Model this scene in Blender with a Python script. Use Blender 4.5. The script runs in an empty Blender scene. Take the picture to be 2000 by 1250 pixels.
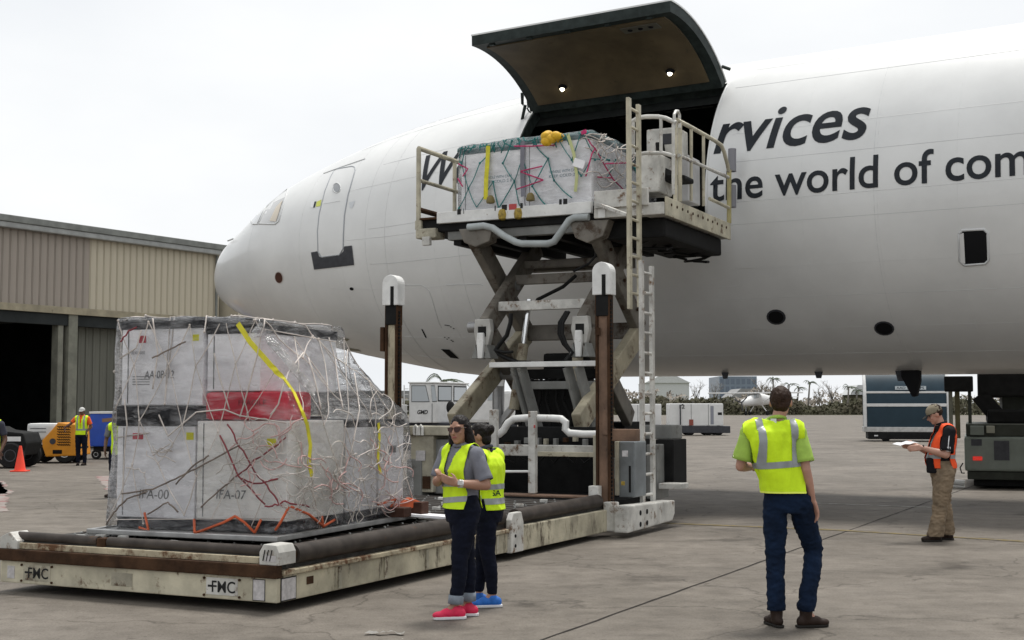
import bpy, bmesh, math, random
from mathutils import Vector, Matrix, Quaternion, noise as mnoise
from mathutils.bvhtree import BVHTree
R = math.radians
rnd = random.Random(7)
scene = bpy.context.scene
COL = scene.collection

# ------------------------------------------------------------------ camera
FPX = 2600.0
PITCH = math.atan(170 / FPX)
CAM = Vector((0, 0, 1.7))
cam_data = bpy.data.cameras.new('camera')
cam_data.sensor_width = 36
cam_data.lens = 36 * FPX / 2000
cam_data.clip_start = 0.1
cam_data.clip_end = 5000
cam = bpy.data.objects.new('camera', cam_data)
COL.objects.link(cam)
cam.location = CAM
cam.rotation_euler = (R(90) + PITCH, 0, 0)
scene.camera = cam

# ------------------------------------------------------------------ world: overcast daylight
SUN_EL, SUN_AZ = R(71), R(28)
world = bpy.data.worlds.new('World')
scene.world = world
world.use_nodes = True
wn = world.node_tree.nodes
wl = world.node_tree.links
wn.clear()
w_out = wn.new('ShaderNodeOutputWorld')
w_bg = wn.new('ShaderNodeBackground')
w_sky = wn.new('ShaderNodeTexSky')
w_sky.sky_type = 'NISHITA'
w_sky.sun_disc = False
w_sky.sun_elevation = SUN_EL
w_sky.sun_rotation = SUN_AZ
w_sky.air_density = 1.0
w_sky.dust_density = 4.0
w_co = wn.new('ShaderNodeTexCoord')
w_map = wn.new('ShaderNodeMapping')
w_map.inputs['Scale'].default_value = (1.3, 1.3, 3.2)
w_no = wn.new('ShaderNodeTexNoise')
w_no.inputs['Scale'].default_value = 1.7
w_no.inputs['Detail'].default_value = 6
w_no.inputs['Roughness'].default_value = 0.5
w_rp = wn.new('ShaderNodeValToRGB')
w_rp.color_ramp.elements[0].position = 0.30
w_rp.color_ramp.elements[0].color = (8.1, 8.4, 8.75, 1)
w_rp.color_ramp.elements[1].position = 0.66
w_rp.color_ramp.elements[1].color = (9.75, 9.85, 9.9, 1)
w_mix = wn.new('ShaderNodeMixRGB')
w_mix.inputs[0].default_value = 0.96
wl.new(w_co.outputs['Generated'], w_map.inputs[0])
wl.new(w_map.outputs[0], w_no.inputs['Vector'])
wl.new(w_no.outputs['Fac'], w_rp.inputs[0])
wl.new(w_sky.outputs[0], w_mix.inputs[1])
wl.new(w_rp.outputs[0], w_mix.inputs[2])
wl.new(w_mix.outputs[0], w_bg.inputs['Color'])
w_bg.inputs['Strength'].default_value = 0.05
wl.new(w_bg.outputs[0], w_out.inputs['Surface'])

sun_data = bpy.data.lights.new('sun', 'SUN')
sun_data.energy = 1.5
sun_data.angle = R(13)
sun_data.color = (1.0, 0.97, 0.92)
sun = bpy.data.objects.new('sun', sun_data)
COL.objects.link(sun)
sun.rotation_euler = (R(90) - SUN_EL, 0, R(180) - SUN_AZ)
sun.location = (0, 0, 60)

vs = scene.view_settings
vs.view_transform = 'Standard'
vs.look = 'None'
vs.exposure = 1.09
vs.gamma = 1.0
vs.use_curve_mapping = False
scene.cycles.max_bounces = 8
scene.cycles.transparent_max_bounces = 12
scene.cycles.use_denoising = True

# ------------------------------------------------------------------ pixel helpers (photo pixels 2000 x 1250 -> points of the place)
_fw = Vector((0, math.cos(PITCH), math.sin(PITCH)))
_up = Vector((0, -math.sin(PITCH), math.cos(PITCH)))
_rt = Vector((1, 0, 0))
def ray(x, y):
    return (_fw + _rt * ((x - 1000) / FPX) - _up * ((y - 625) / FPX)).normalized()
def onz(x, y, z=0.0):
    d = ray(x, y)
    return CAM + d * ((z - CAM.z) / d.z)
def onY(x, y, Y):
    d = ray(x, y)
    return CAM + d * (Y / d.y)
def onplane(x, y, p, n):
    d = ray(x, y)
    return CAM + d * ((Vector(p) - CAM).dot(n) / d.dot(n))

class Frame:
    """a ground frame: local x to the right, local y away from the viewer"""
    def __init__(s, origin, deg):
        s.o = Vector(origin); s.rz = -R(deg)
        s.m = Matrix.Translation(s.o) @ Matrix.Rotation(s.rz, 4, 'Z')
        s.i = s.m.inverted()
    def at_l(s, px, py, l):
        n = s.m.to_3x3() @ Vector((0, 1, 0))
        return s.i @ onplane(px, py, s.m @ Vector((0, l, 0)), n)
    def at_w(s, px, py, w):
        n = s.m.to_3x3() @ Vector((1, 0, 0))
        return s.i @ onplane(px, py, s.m @ Vector((w, 0, 0)), n)
    def at_z(s, px, py, z):
        return s.i @ onz(px, py, z)

# ------------------------------------------------------------------ materials
MATS = {}
def mat(name, col, rough=0.6, metal=0.0, var=0.0, vscale=3.0, bump=0.0, bscale=40.0,
        col2=None, wear=0.0, wscale=4.0, wcol=(0.055, 0.022, 0.010), wz=1.0, spec=0.5, coat=0.0, emit=None, alpha=None, streak=False):
    """principled surface; var = soft blotches, wear = patches of wcol (rust, dirt) with a shape of their own"""
    if name in MATS: return MATS[name]
    if spec == 0.5 and max(col) < 0.09 and rough > 0.3: spec = 0.16
    m = bpy.data.materials.new(name); m.use_nodes = True
    nt = m.node_tree; N = nt.nodes; L = nt.links
    p = N['Principled BSDF']
    p.inputs['Base Color'].default_value = (*col, 1)
    p.inputs['Roughness'].default_value = rough
    p.inputs['Metallic'].default_value = metal
    p.inputs['Specular IOR Level'].default_value = spec
    p.inputs['Coat Weight'].default_value = coat
    if emit:
        p.inputs['Emission Color'].default_value = (*emit[0], 1)
        p.inputs['Emission Strength'].default_value = emit[1]
    if alpha is not None: p.inputs['Alpha'].default_value = alpha
    tc = N.new('ShaderNodeTexCoord')
    cur = None
    if var or col2:
        n1 = N.new('ShaderNodeTexNoise'); n1.inputs['Scale'].default_value = vscale; n1.inputs['Detail'].default_value = 6
        n1.inputs['Roughness'].default_value = 0.6
        if streak:
            mp = N.new('ShaderNodeMapping'); mp.inputs['Scale'].default_value = (1, 1, 0.12)
            L.new(tc.outputs['Object'], mp.inputs[0]); L.new(mp.outputs[0], n1.inputs['Vector'])
        else:
            L.new(tc.outputs['Object'], n1.inputs['Vector'])
        rp = N.new('ShaderNodeValToRGB')
        c2 = col2 or tuple(max(0, c * (1 - var)) for c in col)
        c1 = tuple(min(1, c * (1 + var * 0.35)) for c in col) if not col2 else col
        rp.color_ramp.elements[0].position = 0.36; rp.color_ramp.elements[0].color = (*c2, 1)
        rp.color_ramp.elements[1].position = 0.66; rp.color_ramp.elements[1].color = (*c1, 1)
        L.new(n1.outputs['Fac'], rp.inputs[0]); cur = rp.outputs[0]
    if wear:
        n2 = N.new('ShaderNodeTexNoise'); n2.inputs['Scale'].default_value = wscale; n2.inputs['Detail'].default_value = 9
        n2.inputs['Roughness'].default_value = 0.72
        mp = N.new('ShaderNodeMapping'); mp.inputs['Scale'].default_value = (1, 1, wz); mp.inputs['Location'].default_value = (3.1, 7.7, 1.9)
        L.new(tc.outputs['Object'], mp.inputs[0]); L.new(mp.outputs[0], n2.inputs['Vector'])
        r2 = N.new('ShaderNodeValToRGB')
        lo = 0.72 - wear * 0.34
        r2.color_ramp.elements[0].position = lo; r2.color_ramp.elements[0].color = (0, 0, 0, 1)
        r2.color_ramp.elements[1].position = lo + 0.10; r2.color_ramp.elements[1].color = (1, 1, 1, 1)
        L.new(n2.outputs['Fac'], r2.inputs[0])
        mx = N.new('ShaderNodeMixRGB')
        if cur: L.new(cur, mx.inputs[1])
        else: mx.inputs[1].default_value = (*col, 1)
        mx.inputs[2].default_value = (*wcol, 1)
        L.new(r2.outputs[0], mx.inputs[0]); cur = mx.outputs[0]
        rr = N.new('ShaderNodeMapRange'); rr.inputs[3].default_value = rough; rr.inputs[4].default_value = max(rough, 0.85)
        L.new(r2.outputs[0], rr.inputs[0]); L.new(rr.outputs[0], p.inputs['Roughness'])
    if cur: L.new(cur, p.inputs['Base Color'])
    if bump:
        n3 = N.new('ShaderNodeTexNoise'); n3.inputs['Scale'].default_value = bscale; n3.inputs['Detail'].default_value = 5
        L.new(tc.outputs['Object'], n3.inputs['Vector'])
        bp = N.new('ShaderNodeBump'); bp.inputs['Strength'].default_value = bump; bp.inputs['Distance'].default_value = 0.02
        L.new(n3.outputs['Fac'], bp.inputs['Height']); L.new(bp.outputs[0], p.inputs['Normal'])
    MATS[name] = m
    return m

# ------------------------------------------------------------------ mesh collector
class MB:
    def __init__(s): s.v = []; s.f = []
    def add(s, vs_, fs):
        b = len(s.v); s.v += [tuple(v) for v in vs_]; s.f += [tuple(i + b for i in f) for f in fs]; return s
    def box(s, c, d, rot=None):
        hx, hy, hz = d[0] / 2, d[1] / 2, d[2] / 2
        pts = [Vector((x, y, z)) for x in (-hx, hx) for y in (-hy, hy) for z in (-hz, hz)]
        if rot: pts = [rot @ p for p in pts]
        c = Vector(c)
        return s.add([c + p for p in pts], [(0, 1, 3, 2), (4, 6, 7, 5), (0, 4, 5, 1), (2, 3, 7, 6), (0, 2, 6, 4), (1, 5, 7, 3)])
    def span(s, a, b):
        a, b = Vector(a), Vector(b)
        return s.box((a + b) / 2, [abs(b[i] - a[i]) for i in range(3)])
    def bar(s, a, b, w, h, upv=(0, 0, 1)):
        a, b = Vector(a), Vector(b); d = b - a; y = d.normalized(); u = Vector(upv)
        x = y.cross(u)
        if x.length < 1e-4: x = y.cross(Vector((1, 0, 0)))
        x.normalize(); z = x.cross(y)
        return s.box((a + b) / 2, (w, d.length, h), Matrix((x, y, z)).transposed())
    def tube(s, pts, r, n=8, cap=True):
        pts = [Vector(p) for p in pts]; m = len(pts)
        rs = r if isinstance(r, (list, tuple)) else [r] * m
        vs_, fs = [], []; prev = None
        for i, p in enumerate(pts):
            t = (pts[min(i + 1, m - 1)] - pts[max(i - 1, 0)])
            if t.length < 1e-9: t = Vector((0, 0, 1))
            t.normalize()
            if prev is None:
                a = t.cross(Vector((0, 0, 1)))
                if a.length < 1e-3: a = t.cross(Vector((1, 0, 0)))
            else: a = prev - t * prev.dot(t)
            if a.length < 1e-6: a = t.orthogonal()
            a.normalize(); prev = a; bb = t.cross(a)
            for k in range(n):
                an = 2 * math.pi * k / n
                vs_.append(p + (a * math.cos(an) + bb * math.sin(an)) * rs[i])
        for i in range(m - 1):
            for k in range(n):
                k2 = (k + 1) % n
                fs.append((i * n + k, i * n + k2, (i + 1) * n + k2, (i + 1) * n + k))
        if cap:
            fs.append(tuple(range(n - 1, -1, -1))); fs.append(tuple((m - 1) * n + k for k in range(n)))
        return s.add(vs_, fs)
    def cyl(s, a, b, r, n=12, r2=None):
        return s.tube([a, b], [r, r if r2 is None else r2], n)
    def lathe(s, prof, c=(0, 0, 0), n=16, axis='Z'):
        vs_, fs = [], []; c = Vector(c)
        for (r, h) in prof:
            for k in range(n):
                an = 2 * math.pi * k / n; x, y = r * math.cos(an), r * math.sin(an)
                q = Vector((x, y, h)) if axis == 'Z' else (Vector((h, x, y)) if axis == 'X' else Vector((x, h, y)))
                vs_.append(c + q)
        for i in range(len(prof) - 1):
            for k in range(n):
                k2 = (k + 1) % n
                fs.append((i * n + k, i * n + k2, (i + 1) * n + k2, (i + 1) * n + k))
        fs.append(tuple(range(n - 1, -1, -1))); fs.append(tuple((len(prof) - 1) * n + k for k in range(n)))
        return s.add(vs_, fs)
    def prism(s, poly, a, b, f):
        """poly: 2d points; f(u, v, t) -> 3d, extruded t = a .. b"""
        n = len(poly)
        vs_ = [f(u, v, a) for u, v in poly] + [f(u, v, b) for u, v in poly]
        fs = [tuple(range(n)), tuple(range(2 * n - 1, n - 1, -1))] + [(i, i + n, (i + 1) % n + n, (i + 1) % n) for i in range(n)]
        return s.add(vs_, fs)
    def ball(s, c, r, n=8, m=5, sc=(1, 1, 1)):
        vs_, fs = [], []; c = Vector(c)
        for i in range(1, m):
            ph = math.pi * i / m
            for k in range(n):
                an = 2 * math.pi * k / n
                vs_.append(c + Vector((r * sc[0] * math.sin(ph) * math.cos(an), r * sc[1] * math.sin(ph) * math.sin(an), r * sc[2] * math.cos(ph))))
        t = len(vs_); vs_ += [c + Vector((0, 0, r * sc[2])), c - Vector((0, 0, r * sc[2]))]
        for i in range(m - 2):
            for k in range(n):
                k2 = (k + 1) % n
                fs.append((i * n + k, (i + 1) * n + k, (i + 1) * n + k2, i * n + k2))
        for k in range(n):
            k2 = (k + 1) % n
            fs.append((t, k, k2)); fs.append((t + 1, (m - 2) * n + k2, (m - 2) * n + k))
        return s.add(vs_, fs)
    def build(s, name, m, parent=None, smooth=False, bevel=0.0, label=None):
        me = bpy.data.meshes.new(name); me.from_pydata(s.v, [], s.f)
        bm = bmesh.new(); bm.from_mesh(me)
        bmesh.ops.recalc_face_normals(bm, faces=bm.faces)
        if bevel:
            ed = [e for e in bm.edges if len(e.link_faces) == 2 and e.calc_face_angle(0) > 0.6]
            try: bmesh.ops.bevel(bm, geom=ed, offset=bevel, segments=2, affect='EDGES', profile=0.6, clamp_overlap=True)
            except Exception: pass
        bm.to_mesh(me); bm.free()
        return mobj(name, me, m, parent, smooth, label)

def mobj(name, me, m, parent=None, smooth=False, label=None):
    if m is not None and len(me.materials) == 0: me.materials.append(m)
    if smooth:
        me.polygons.foreach_set('use_smooth', [True] * len(me.polygons))
        if smooth != 'all':
            try: me.set_sharp_from_angle(angle=R(smooth if isinstance(smooth, (int, float)) and smooth is not True else 38))
            except Exception: pass
    o = bpy.data.objects.new(name, me); COL.objects.link(o)
    if parent is not None: o.parent = parent
    if label: o['label'] = label
    return o

def thing(name, label, cat, loc=(0, 0, 0), rz=0.0, group=None):
    o = bpy.data.objects.new(name, None); COL.objects.link(o)
    o.location = loc; o.rotation_euler = (0, 0, rz); o.empty_display_size = 0.3
    o['label'] = label; o['category'] = cat
    if group: o['group'] = group
    return o
def tag(o, label, cat, group=None):
    o['label'] = label; o['category'] = cat
    if group: o['group'] = group
    return o
def struct(o):
    o['kind'] = 'structure'; return o
def stuff(o):
    o['kind'] = 'stuff'; return o
def sub(parent, name, loc=(0, 0, 0), rz=0):
    o = bpy.data.objects.new(name, None); COL.objects.link(o); o.parent = parent
    o.location = loc; o.rotation_euler = (0, 0, rz); return o

def text_mesh(txt, size=1.0, bold=0.0, shear=0.0, spacing=1.0, depth=0.0):
    """lettering as triangles in the xy plane (x along the line), width returned"""
    cu = bpy.data.curves.new('lettering', 'FONT'); cu.body = txt; cu.size = size; cu.offset = bold
    cu.shear = shear; cu.space_character = spacing; cu.extrude = depth; cu.resolution_u = 5
    o = bpy.data.objects.new('lettering', cu); COL.objects.link(o)
    dg = bpy.context.evaluated_depsgraph_get(); me = bpy.data.meshes.new_from_object(o.evaluated_get(dg))
    bpy.data.objects.remove(o); bpy.data.curves.remove(cu)
    xs = [v.co.x for v in me.vertices]
    return me, (min(xs), max(xs))

def lettering(name, txt, m, parent, o, ux, uy, height, width=None, bold=0.0, shear=0.0):
    """flat lettering: o lower-left corner, ux along, uy up; cap height ~ height"""
    me, (x0, x1) = text_mesh(txt, 1.0, bold, shear)
    ys = [v.co.y for v in me.vertices]; y0, y1 = min(ys), max(ys)
    sy = height / (y1 - y0); sx = (width / (x1 - x0)) if width else sy
    o, ux, uy = Vector(o), Vector(ux).normalized(), Vector(uy).normalized()
    for v in me.vertices:
        v.co = o + ux * ((v.co.x - x0) * sx) + uy * ((v.co.y - y0) * sy)
    me.materials.clear()
    return mobj(name, me, m, parent)

def smoothstep(a, b, x):
    t = max(0, min(1, (x - a) / (b - a))); return t * t * (3 - 2 * t)
def mono(xs, ys):
    """monotone cubic interpolation"""
    n = len(xs); d = [(ys[i + 1] - ys[i]) / (xs[i + 1] - xs[i]) for i in range(n - 1)]
    t = [d[0]] + [0 if d[i - 1] * d[i] <= 0 else 2 * d[i - 1] * d[i] / (d[i - 1] + d[i]) for i in range(1, n - 1)] + [d[-1]]
    def f(x):
        if x <= xs[0]: return ys[0]
        if x >= xs[-1]: return ys[-1]
        for i in range(n - 1):
            if x <= xs[i + 1]: break
        h = xs[i + 1] - xs[i]; u = (x - xs[i]) / h
        return ((1 + 2 * u) * (1 - u) ** 2 * ys[i] + u * (1 - u) ** 2 * h * t[i] + u * u * (3 - 2 * u) * ys[i + 1] + u * u * (u - 1) * h * t[i + 1])
    return f
# ================================================================== ground
def ground_material():
    m = bpy.data.materials.new('apron_concrete'); m.use_nodes = True
    nt = m.node_tree; N = nt.nodes; L = nt.links; p = N['Principled BSDF']
    tc = N.new('ShaderNodeTexCoord')
    def nz(scale, det=6, rough=0.6, sc=(1, 1, 1), loc=(0, 0, 0), rot=0):
        mp = N.new('ShaderNodeMapping'); mp.inputs['Scale'].default_value = sc; mp.inputs['Location'].default_value = loc
        mp.inputs['Rotation'].default_value = (0, 0, rot)
        n = N.new('ShaderNodeTexNoise'); n.inputs['Scale'].default_value = scale; n.inputs['Detail'].default_value = det; n.inputs['Roughness'].default_value = rough
        L.new(tc.outputs['Object'], mp.inputs[0]); L.new(mp.outputs[0], n.inputs['Vector']); return n.outputs['Fac']
    def ramp(src, p0, c0, p1, c1):
        r = N.new('ShaderNodeValToRGB'); r.color_ramp.elements[0].position = p0; r.color_ramp.elements[0].color = (*c0, 1)
        r.color_ramp.elements[1].position = p1; r.color_ramp.elements[1].color = (*c1, 1); L.new(src, r.inputs[0]); return r.outputs[0]
    def mul(a, b, fac=1.0):
        x = N.new('ShaderNodeMixRGB'); x.blend_type = 'MULTIPLY'; x.inputs[0].default_value = fac; L.new(a, x.inputs[1]); L.new(b, x.inputs[2]); return x.outputs[0]
    base = ramp(nz(0.35, 8), 0.32, (0.125, 0.109, 0.090), 0.68, (0.212, 0.187, 0.158))
    fine = ramp(nz(55, 4, 0.75), 0.30, (0.60, 0.60, 0.60), 0.70, (1.18, 1.18, 1.18))
    mid = ramp(nz(3.2, 8, 0.72), 0.34, (0.74, 0.73, 0.72), 0.60, (1.06, 1.06, 1.06))
    streak = ramp(nz(1.1, 7, 0.7, (0.7, 1.6, 1), (2, 5, 0), R(-12)), 0.36, (0.70, 0.69, 0.68), 0.56, (1, 1, 1))
    pits = ramp(nz(7.0, 3, 0.5, (1, 1.5, 1), (11, 3, 0)), 0.27, (0.42, 0.40, 0.38), 0.335, (1, 1, 1))
    oil = ramp(nz(0.75, 5, 0.62, (1, 1, 1), (31, 13, 0)), 0.29, (0.45, 0.43, 0.41), 0.40, (1, 1, 1))
    specks = ramp(nz(19.0, 3, 0.6, (1, 1.3, 1), (5, 9, 0)), 0.30, (0.45, 0.43, 0.41), 0.37, (1, 1, 1))
    vo = N.new('ShaderNodeTexVoronoi'); vo.feature = 'DISTANCE_TO_EDGE'; vo.inputs['Scale'].default_value = 0.33; vo.inputs['Randomness'].default_value = 1.0
    wob = N.new('ShaderNodeTexNoise'); wob.inputs['Scale'].default_value = 1.6; wob.inputs['Detail'].default_value = 6
    ad = N.new('ShaderNodeMixRGB'); ad.blend_type = 'ADD'; ad.inputs[0].default_value = 0.9
    L.new(tc.outputs['Object'], wob.inputs['Vector']); L.new(tc.outputs['Object'], ad.inputs[1]); L.new(wob.outputs['Color'], ad.inputs[2]); L.new(ad.outputs[0], vo.inputs['Vector'])
    crack = ramp(vo.outputs['Distance'], 0.0015, (0.38, 0.36, 0.34), 0.006, (1, 1, 1))
    c = mul(base, fine, 0.9); c = mul(c, mid); c = mul(c, specks, 0.9); c = mul(c, crack, 0.75); c = mul(c, streak, 0.6); c = mul(c, pits, 0.8); c = mul(c, oil, 0.9)
    L.new(c, p.inputs['Base Color'])
    rr = N.new('ShaderNodeMapRange'); rr.inputs[3].default_value = 0.62; rr.inputs[4].default_value = 0.9; L.new(nz(2.0, 5), rr.inputs[0]); L.new(rr.outputs[0], p.inputs['Roughness'])
    p.inputs['Specular IOR Level'].default_value = 0.3
    bp = N.new('ShaderNodeBump'); bp.inputs['Strength'].default_value = 0.35; bp.inputs['Distance'].default_value = 0.01
    L.new(nz(38, 6, 0.7), bp.inputs['Height']); L.new(bp.outputs[0], p.inputs['Normal'])
    return m
g = MB(); g.add([(-900, -60, 0), (900, -60, 0), (900, 3000, 0), (-900, 3000, 0)], [(0, 1, 2, 3)])
ground = struct(g.build('ground', ground_material()))
m_joint = mat('joint_sealant', (0.035, 0.031, 0.028), 0.9, var=0.5, vscale=6)
m_yellow = mat('faded_yellow_paint', (0.17, 0.125, 0.035), 0.8, var=0.3, vscale=5, wear=0.62, wscale=7, wcol=(0.15, 0.13, 0.11))
m_white_line = mat('faded_white_paint', (0.50, 0.49, 0.46), 0.8, wear=0.65, wscale=7, wcol=(0.23, 0.21, 0.19))
m_red_line = mat('faded_red_paint', (0.20, 0.065, 0.06), 0.8, wear=0.95, wscale=2.5, wcol=(0.24, 0.21, 0.19))
def strip(name, pts, w, m, z=0.004, jit=0.0):
    """a sheet laid on the ground along a line"""
    pts = [Vector(p) for p in pts]; out = []
    for a, b in zip(pts[:-1], pts[1:]):
        n = max(2, int((b - a).length / 0.25)) if jit else 2
        for i in range(n): out.append(a.lerp(b, i / n))
    out.append(pts[-1])
    vs_, fs = [], []
    for i, p in enumerate(out):
        t = (out[min(i + 1, len(out) - 1)] - out[max(i - 1, 0)]).normalized(); nn = Vector((-t.y, t.x, 0))
        j = rnd.uniform(-jit, jit); ww = w * (1 + rnd.uniform(-0.3, 0.3) * (1 if jit else 0))
        vs_ += [Vector((p.x, p.y, z)) + nn * (j + ww / 2), Vector((p.x, p.y, z)) + nn * (j - ww / 2)]
    for i in range(len(out) - 1): fs.append((2 * i, 2 * i + 1, 2 * i + 3, 2 * i + 2))
    o = MB().add(vs_, fs).build(name, m); return o
def gp(x, y): return onz(x, y, 0)
JA, JB = gp(1060, 1250), gp(1820, 978)
jd = (JB - JA).normalized()
o = strip('expansion_joint', [JA - jd * 6, JB + jd * 60], 0.022, m_joint, 0.004, 0.006); o.parent = ground
jn = Vector((-jd.y, jd.x, 0))
for k, off in enumerate((-15.2, -7.6, 7.6, 15.2, 22.8)):
    o = strip('expansion_joint', [JA + jn * off - jd * 12, JA + jn * off + jd * 90], 0.018, m_joint, 0.004, 0.005); o.parent = ground
for t in (-9.0, 13.5, 27.0, 40.0):
    q = JA + jd * t
    o = strip('expansion_joint', [q - jn * 30, q + jn * 40], 0.018, m_joint, 0.0045, 0.005); o.parent = ground
o = strip('painted_line', [gp(1290, 1022), gp(1640, 1036), gp(2000, 1058), gp(2000, 1058) + (gp(2000, 1058) - gp(1640, 1036)) * 2], 0.13, m_yellow, 0.006, 0.004)
struct(o)
o = strip('painted_line', [gp(1560, 982), gp(1830, 992)], 0.07, m_white_line, 0.006, 0.004); struct(o)
for a_, b_ in (((200, 930), (232, 962)), ((-20, 940), (8, 965)), ((-5, 940), (-5, 1000))):
    struct(strip('painted_line', [gp(*a_), gp(*b_)], 0.35, m_red_line, 0.006, 0.01))
# small crumpled litter near the front edge
lt = MB(); q = gp(752, 1240); vv = []
for i in range(12):
    for k in (-1, 1): vv.append(q + Vector((-.15 + i * .027, k * rnd.uniform(.015, .045) + .02 * math.sin(i), .008 + rnd.random() * .022)))
lt.add(vv, [(2 * i, 2 * i + 1, 2 * i + 3, 2 * i + 2) for i in range(11)])
tag(lt.build('plastic_scrap', mat('clear_plastic_scrap', (0.24, 0.23, 0.21), 0.4)), 'scrap of crumpled clear plastic lying on the concrete in front', 'litter')
# ================================================================== freighter aircraft
m_fus = mat('aircraft_white_paint', (0.70, 0.705, 0.695), 0.34, var=0.08, vscale=0.8, coat=0.25, bump=0.05, bscale=1.3, wear=0.17, wscale=2.2, wcol=(0.56, 0.555, 0.53), wz=3.0)
m_seam = mat('skin_seam_grey', (0.56, 0.57, 0.57), 0.6)
m_livery = mat('livery_dark_lettering', (0.022, 0.026, 0.032), 0.4, var=0.25, vscale=4)
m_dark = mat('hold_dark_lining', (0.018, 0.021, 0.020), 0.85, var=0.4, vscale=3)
m_hole = mat('recess_black', (0.008, 0.008, 0.009), 0.8)
m_brown = mat('port_brown', (0.075, 0.032, 0.022), 0.7, var=0.3)
m_lining = mat('cargo_door_tan_lining', (0.115, 0.086, 0.045), 0.7, var=0.32, vscale=1.6, wear=0.35, wscale=3.5, wcol=(0.07, 0.055, 0.035))
m_edge = mat('door_seal_dark', (0.030, 0.040, 0.038), 0.6, var=0.4, vscale=6)
m_scuff = mat('scuff_plate_grey', (0.060, 0.062, 0.070), 0.55, var=0.2, vscale=8)
m_glass = mat('cockpit_glass', (0.42, 0.42, 0.41), 0.06, spec=0.8, coat=1.0)
m_blind = mat('cockpit_sunblind', (0.62, 0.56, 0.47), 0.6)
m_tyre = mat('black_tyre', (0.018, 0.018, 0.018), 0.85, var=0.3, vscale=8)
m_steel = mat('grey_steel', (0.30, 0.30, 0.30), 0.4, metal=0.7, var=0.2)
m_chrome = mat('chrome_rod', (0.75, 0.76, 0.77), 0.12, metal=1.0)

AX = thing('cargo_airplane', 'big white freighter jet with its cargo door raised and dark lettering on the side', 'airplane', (13.11, 20.16, 0), math.atan2(0.545, -0.838))
AX.rotation_euler.y = -R(0.34)
bpy.context.view_layer.update()
A_M = AX.matrix_basis.copy(); A_I = A_M.inverted(); A_I3 = A_I.to_3x3()
ZC, RF, S0 = 5.25, 3.01, 24.38
_d = [0, .06, .15, .3, .5, 1.0, 1.8, 2.6, 3.4, 4.5, 6, 8, 10.]
fT = mono(_d, [-.75, -.52, -.34, -.08, .17, .52, .88, 1.30, 1.69, 2.05, 2.45, 2.80, 3.01])
fB = mono(_d, [-.75, -.89, -1.01, -1.12, -1.22, -1.45, -1.74, -1.95, -2.17, -2.41, -2.68, -2.96, -3.01])
fW = mono(_d, [0, .20, .37, .55, .77, 1.20, 1.66, 2.05, 2.36, 2.60, 2.80, 2.95, 3.01])
def surf(s, th, off=0.0):
    d = S0 - s
    T, B, W = fT(d), fB(d), fW(d)
    return Vector((s, (W + off) * math.cos(th), ZC + (T + B) / 2 + ((T - B) / 2 + off) * math.sin(th)))
D_S0, D_S1, D_T0, D_T1 = 9.70, 13.80, -6, 48
ss = [S0 - q for q in (0, .02, .06, .11, .17, .25, .35, .47, .6, .8, 1.0, 1.3, 1.6, 1.9, 2.2, 2.5, 2.8, 3.1, 3.4, 3.8, 4.2, 4.7, 5.2, 5.8, 6.5, 7.2, 8, 8.8, 9.6, 10)]
ss += [D_S1, 13.3, 12.3, 11.3, 10.4, D_S0] + [8.5, 7, 5.5, 4, 2, 0, -3, -6, -10, -15, -20, -26]
ths = list(range(-180, 180, 3))
vs_, fs = [], []
for s in ss:
    for t in ths: vs_.append(surf(s, R(t)))
n = len(ths)
for i in range(len(ss) - 1):
    for k in range(n):
        if D_S0 - .01 < (ss[i] + ss[i + 1]) / 2 < D_S1 + .01 and D_T0 <= ths[k] < D_T1: continue
        k2 = (k + 1) % n
        fs.append((i * n + k, i * n + k2, (i + 1) * n + k2, (i + 1) * n + k))
fus = MB().add(vs_, fs).build('fuselage', m_fus, AX, smooth='all')
# full skin (no opening) only for measuring
_bv = BVHTree.FromPolygons([tuple(v) for v in vs_], [(i * n + k, i * n + (k + 1) % n, (i + 1) * n + (k + 1) % n, (i + 1) * n + k) for i in range(len(ss) - 1) for k in range(n)])
def fhit(px, py):
    o_ = A_I @ CAM; d_ = (A_I3 @ ray(px, py)).normalized()
    p, nn, _, _ = _bv.ray_cast(o_, d_)
    if p is None: return None, None
    if nn.dot(d_) > 0: nn = -nn
    return p, nn
def fdecal(name, poly, m, off=0.006, cuts=3, parent=None):
    """a painted or glazed patch that follows the skin"""
    bm = bmesh.new(); vv = [bm.verts.new((x, y, 0)) for x, y in poly]; bm.faces.new(vv)
    bmesh.ops.triangulate(bm, faces=bm.faces)
    bmesh.ops.subdivide_edges(bm, edges=bm.edges, cuts=cuts, use_grid_fill=True)
    miss = []
    for v in bm.verts:
        p, nn = fhit(v.co.x, v.co.y)
        if p is not None: v.co = p + nn * off
        else: miss.append(v)
    bmesh.ops.delete(bm, geom=miss, context='VERTS')
    bmesh.ops.triangulate(bm, faces=bm.faces)
    me = bpy.data.meshes.new(name); bm.to_mesh(me); bm.free()
    return mobj(name, me, m, parent or AX, smooth='all')
def fline(name, pts, r, m, off=0.0, closed=False, parent=None, nseg=8):
    P = []
    q = pts + ([pts[0]] if closed else [])
    for a_, b_ in zip(q[:-1], q[1:]):
        for k in range(nseg):
            t = k / nseg; p, nn = fhit(a_[0] + (b_[0] - a_[0]) * t, a_[1] + (b_[1] - a_[1]) * t)
            if p is not None: P.append(p + nn * off)
    p, nn = fhit(*q[-1])
    if p is not None: P.append(p + nn * off)
    return MB().tube(P, r, 6).build(name, m, parent or AX, smooth='all')
def Z5(pts): return [(400 + x * .28, 250 + y * .28) for x, y in pts]
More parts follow.
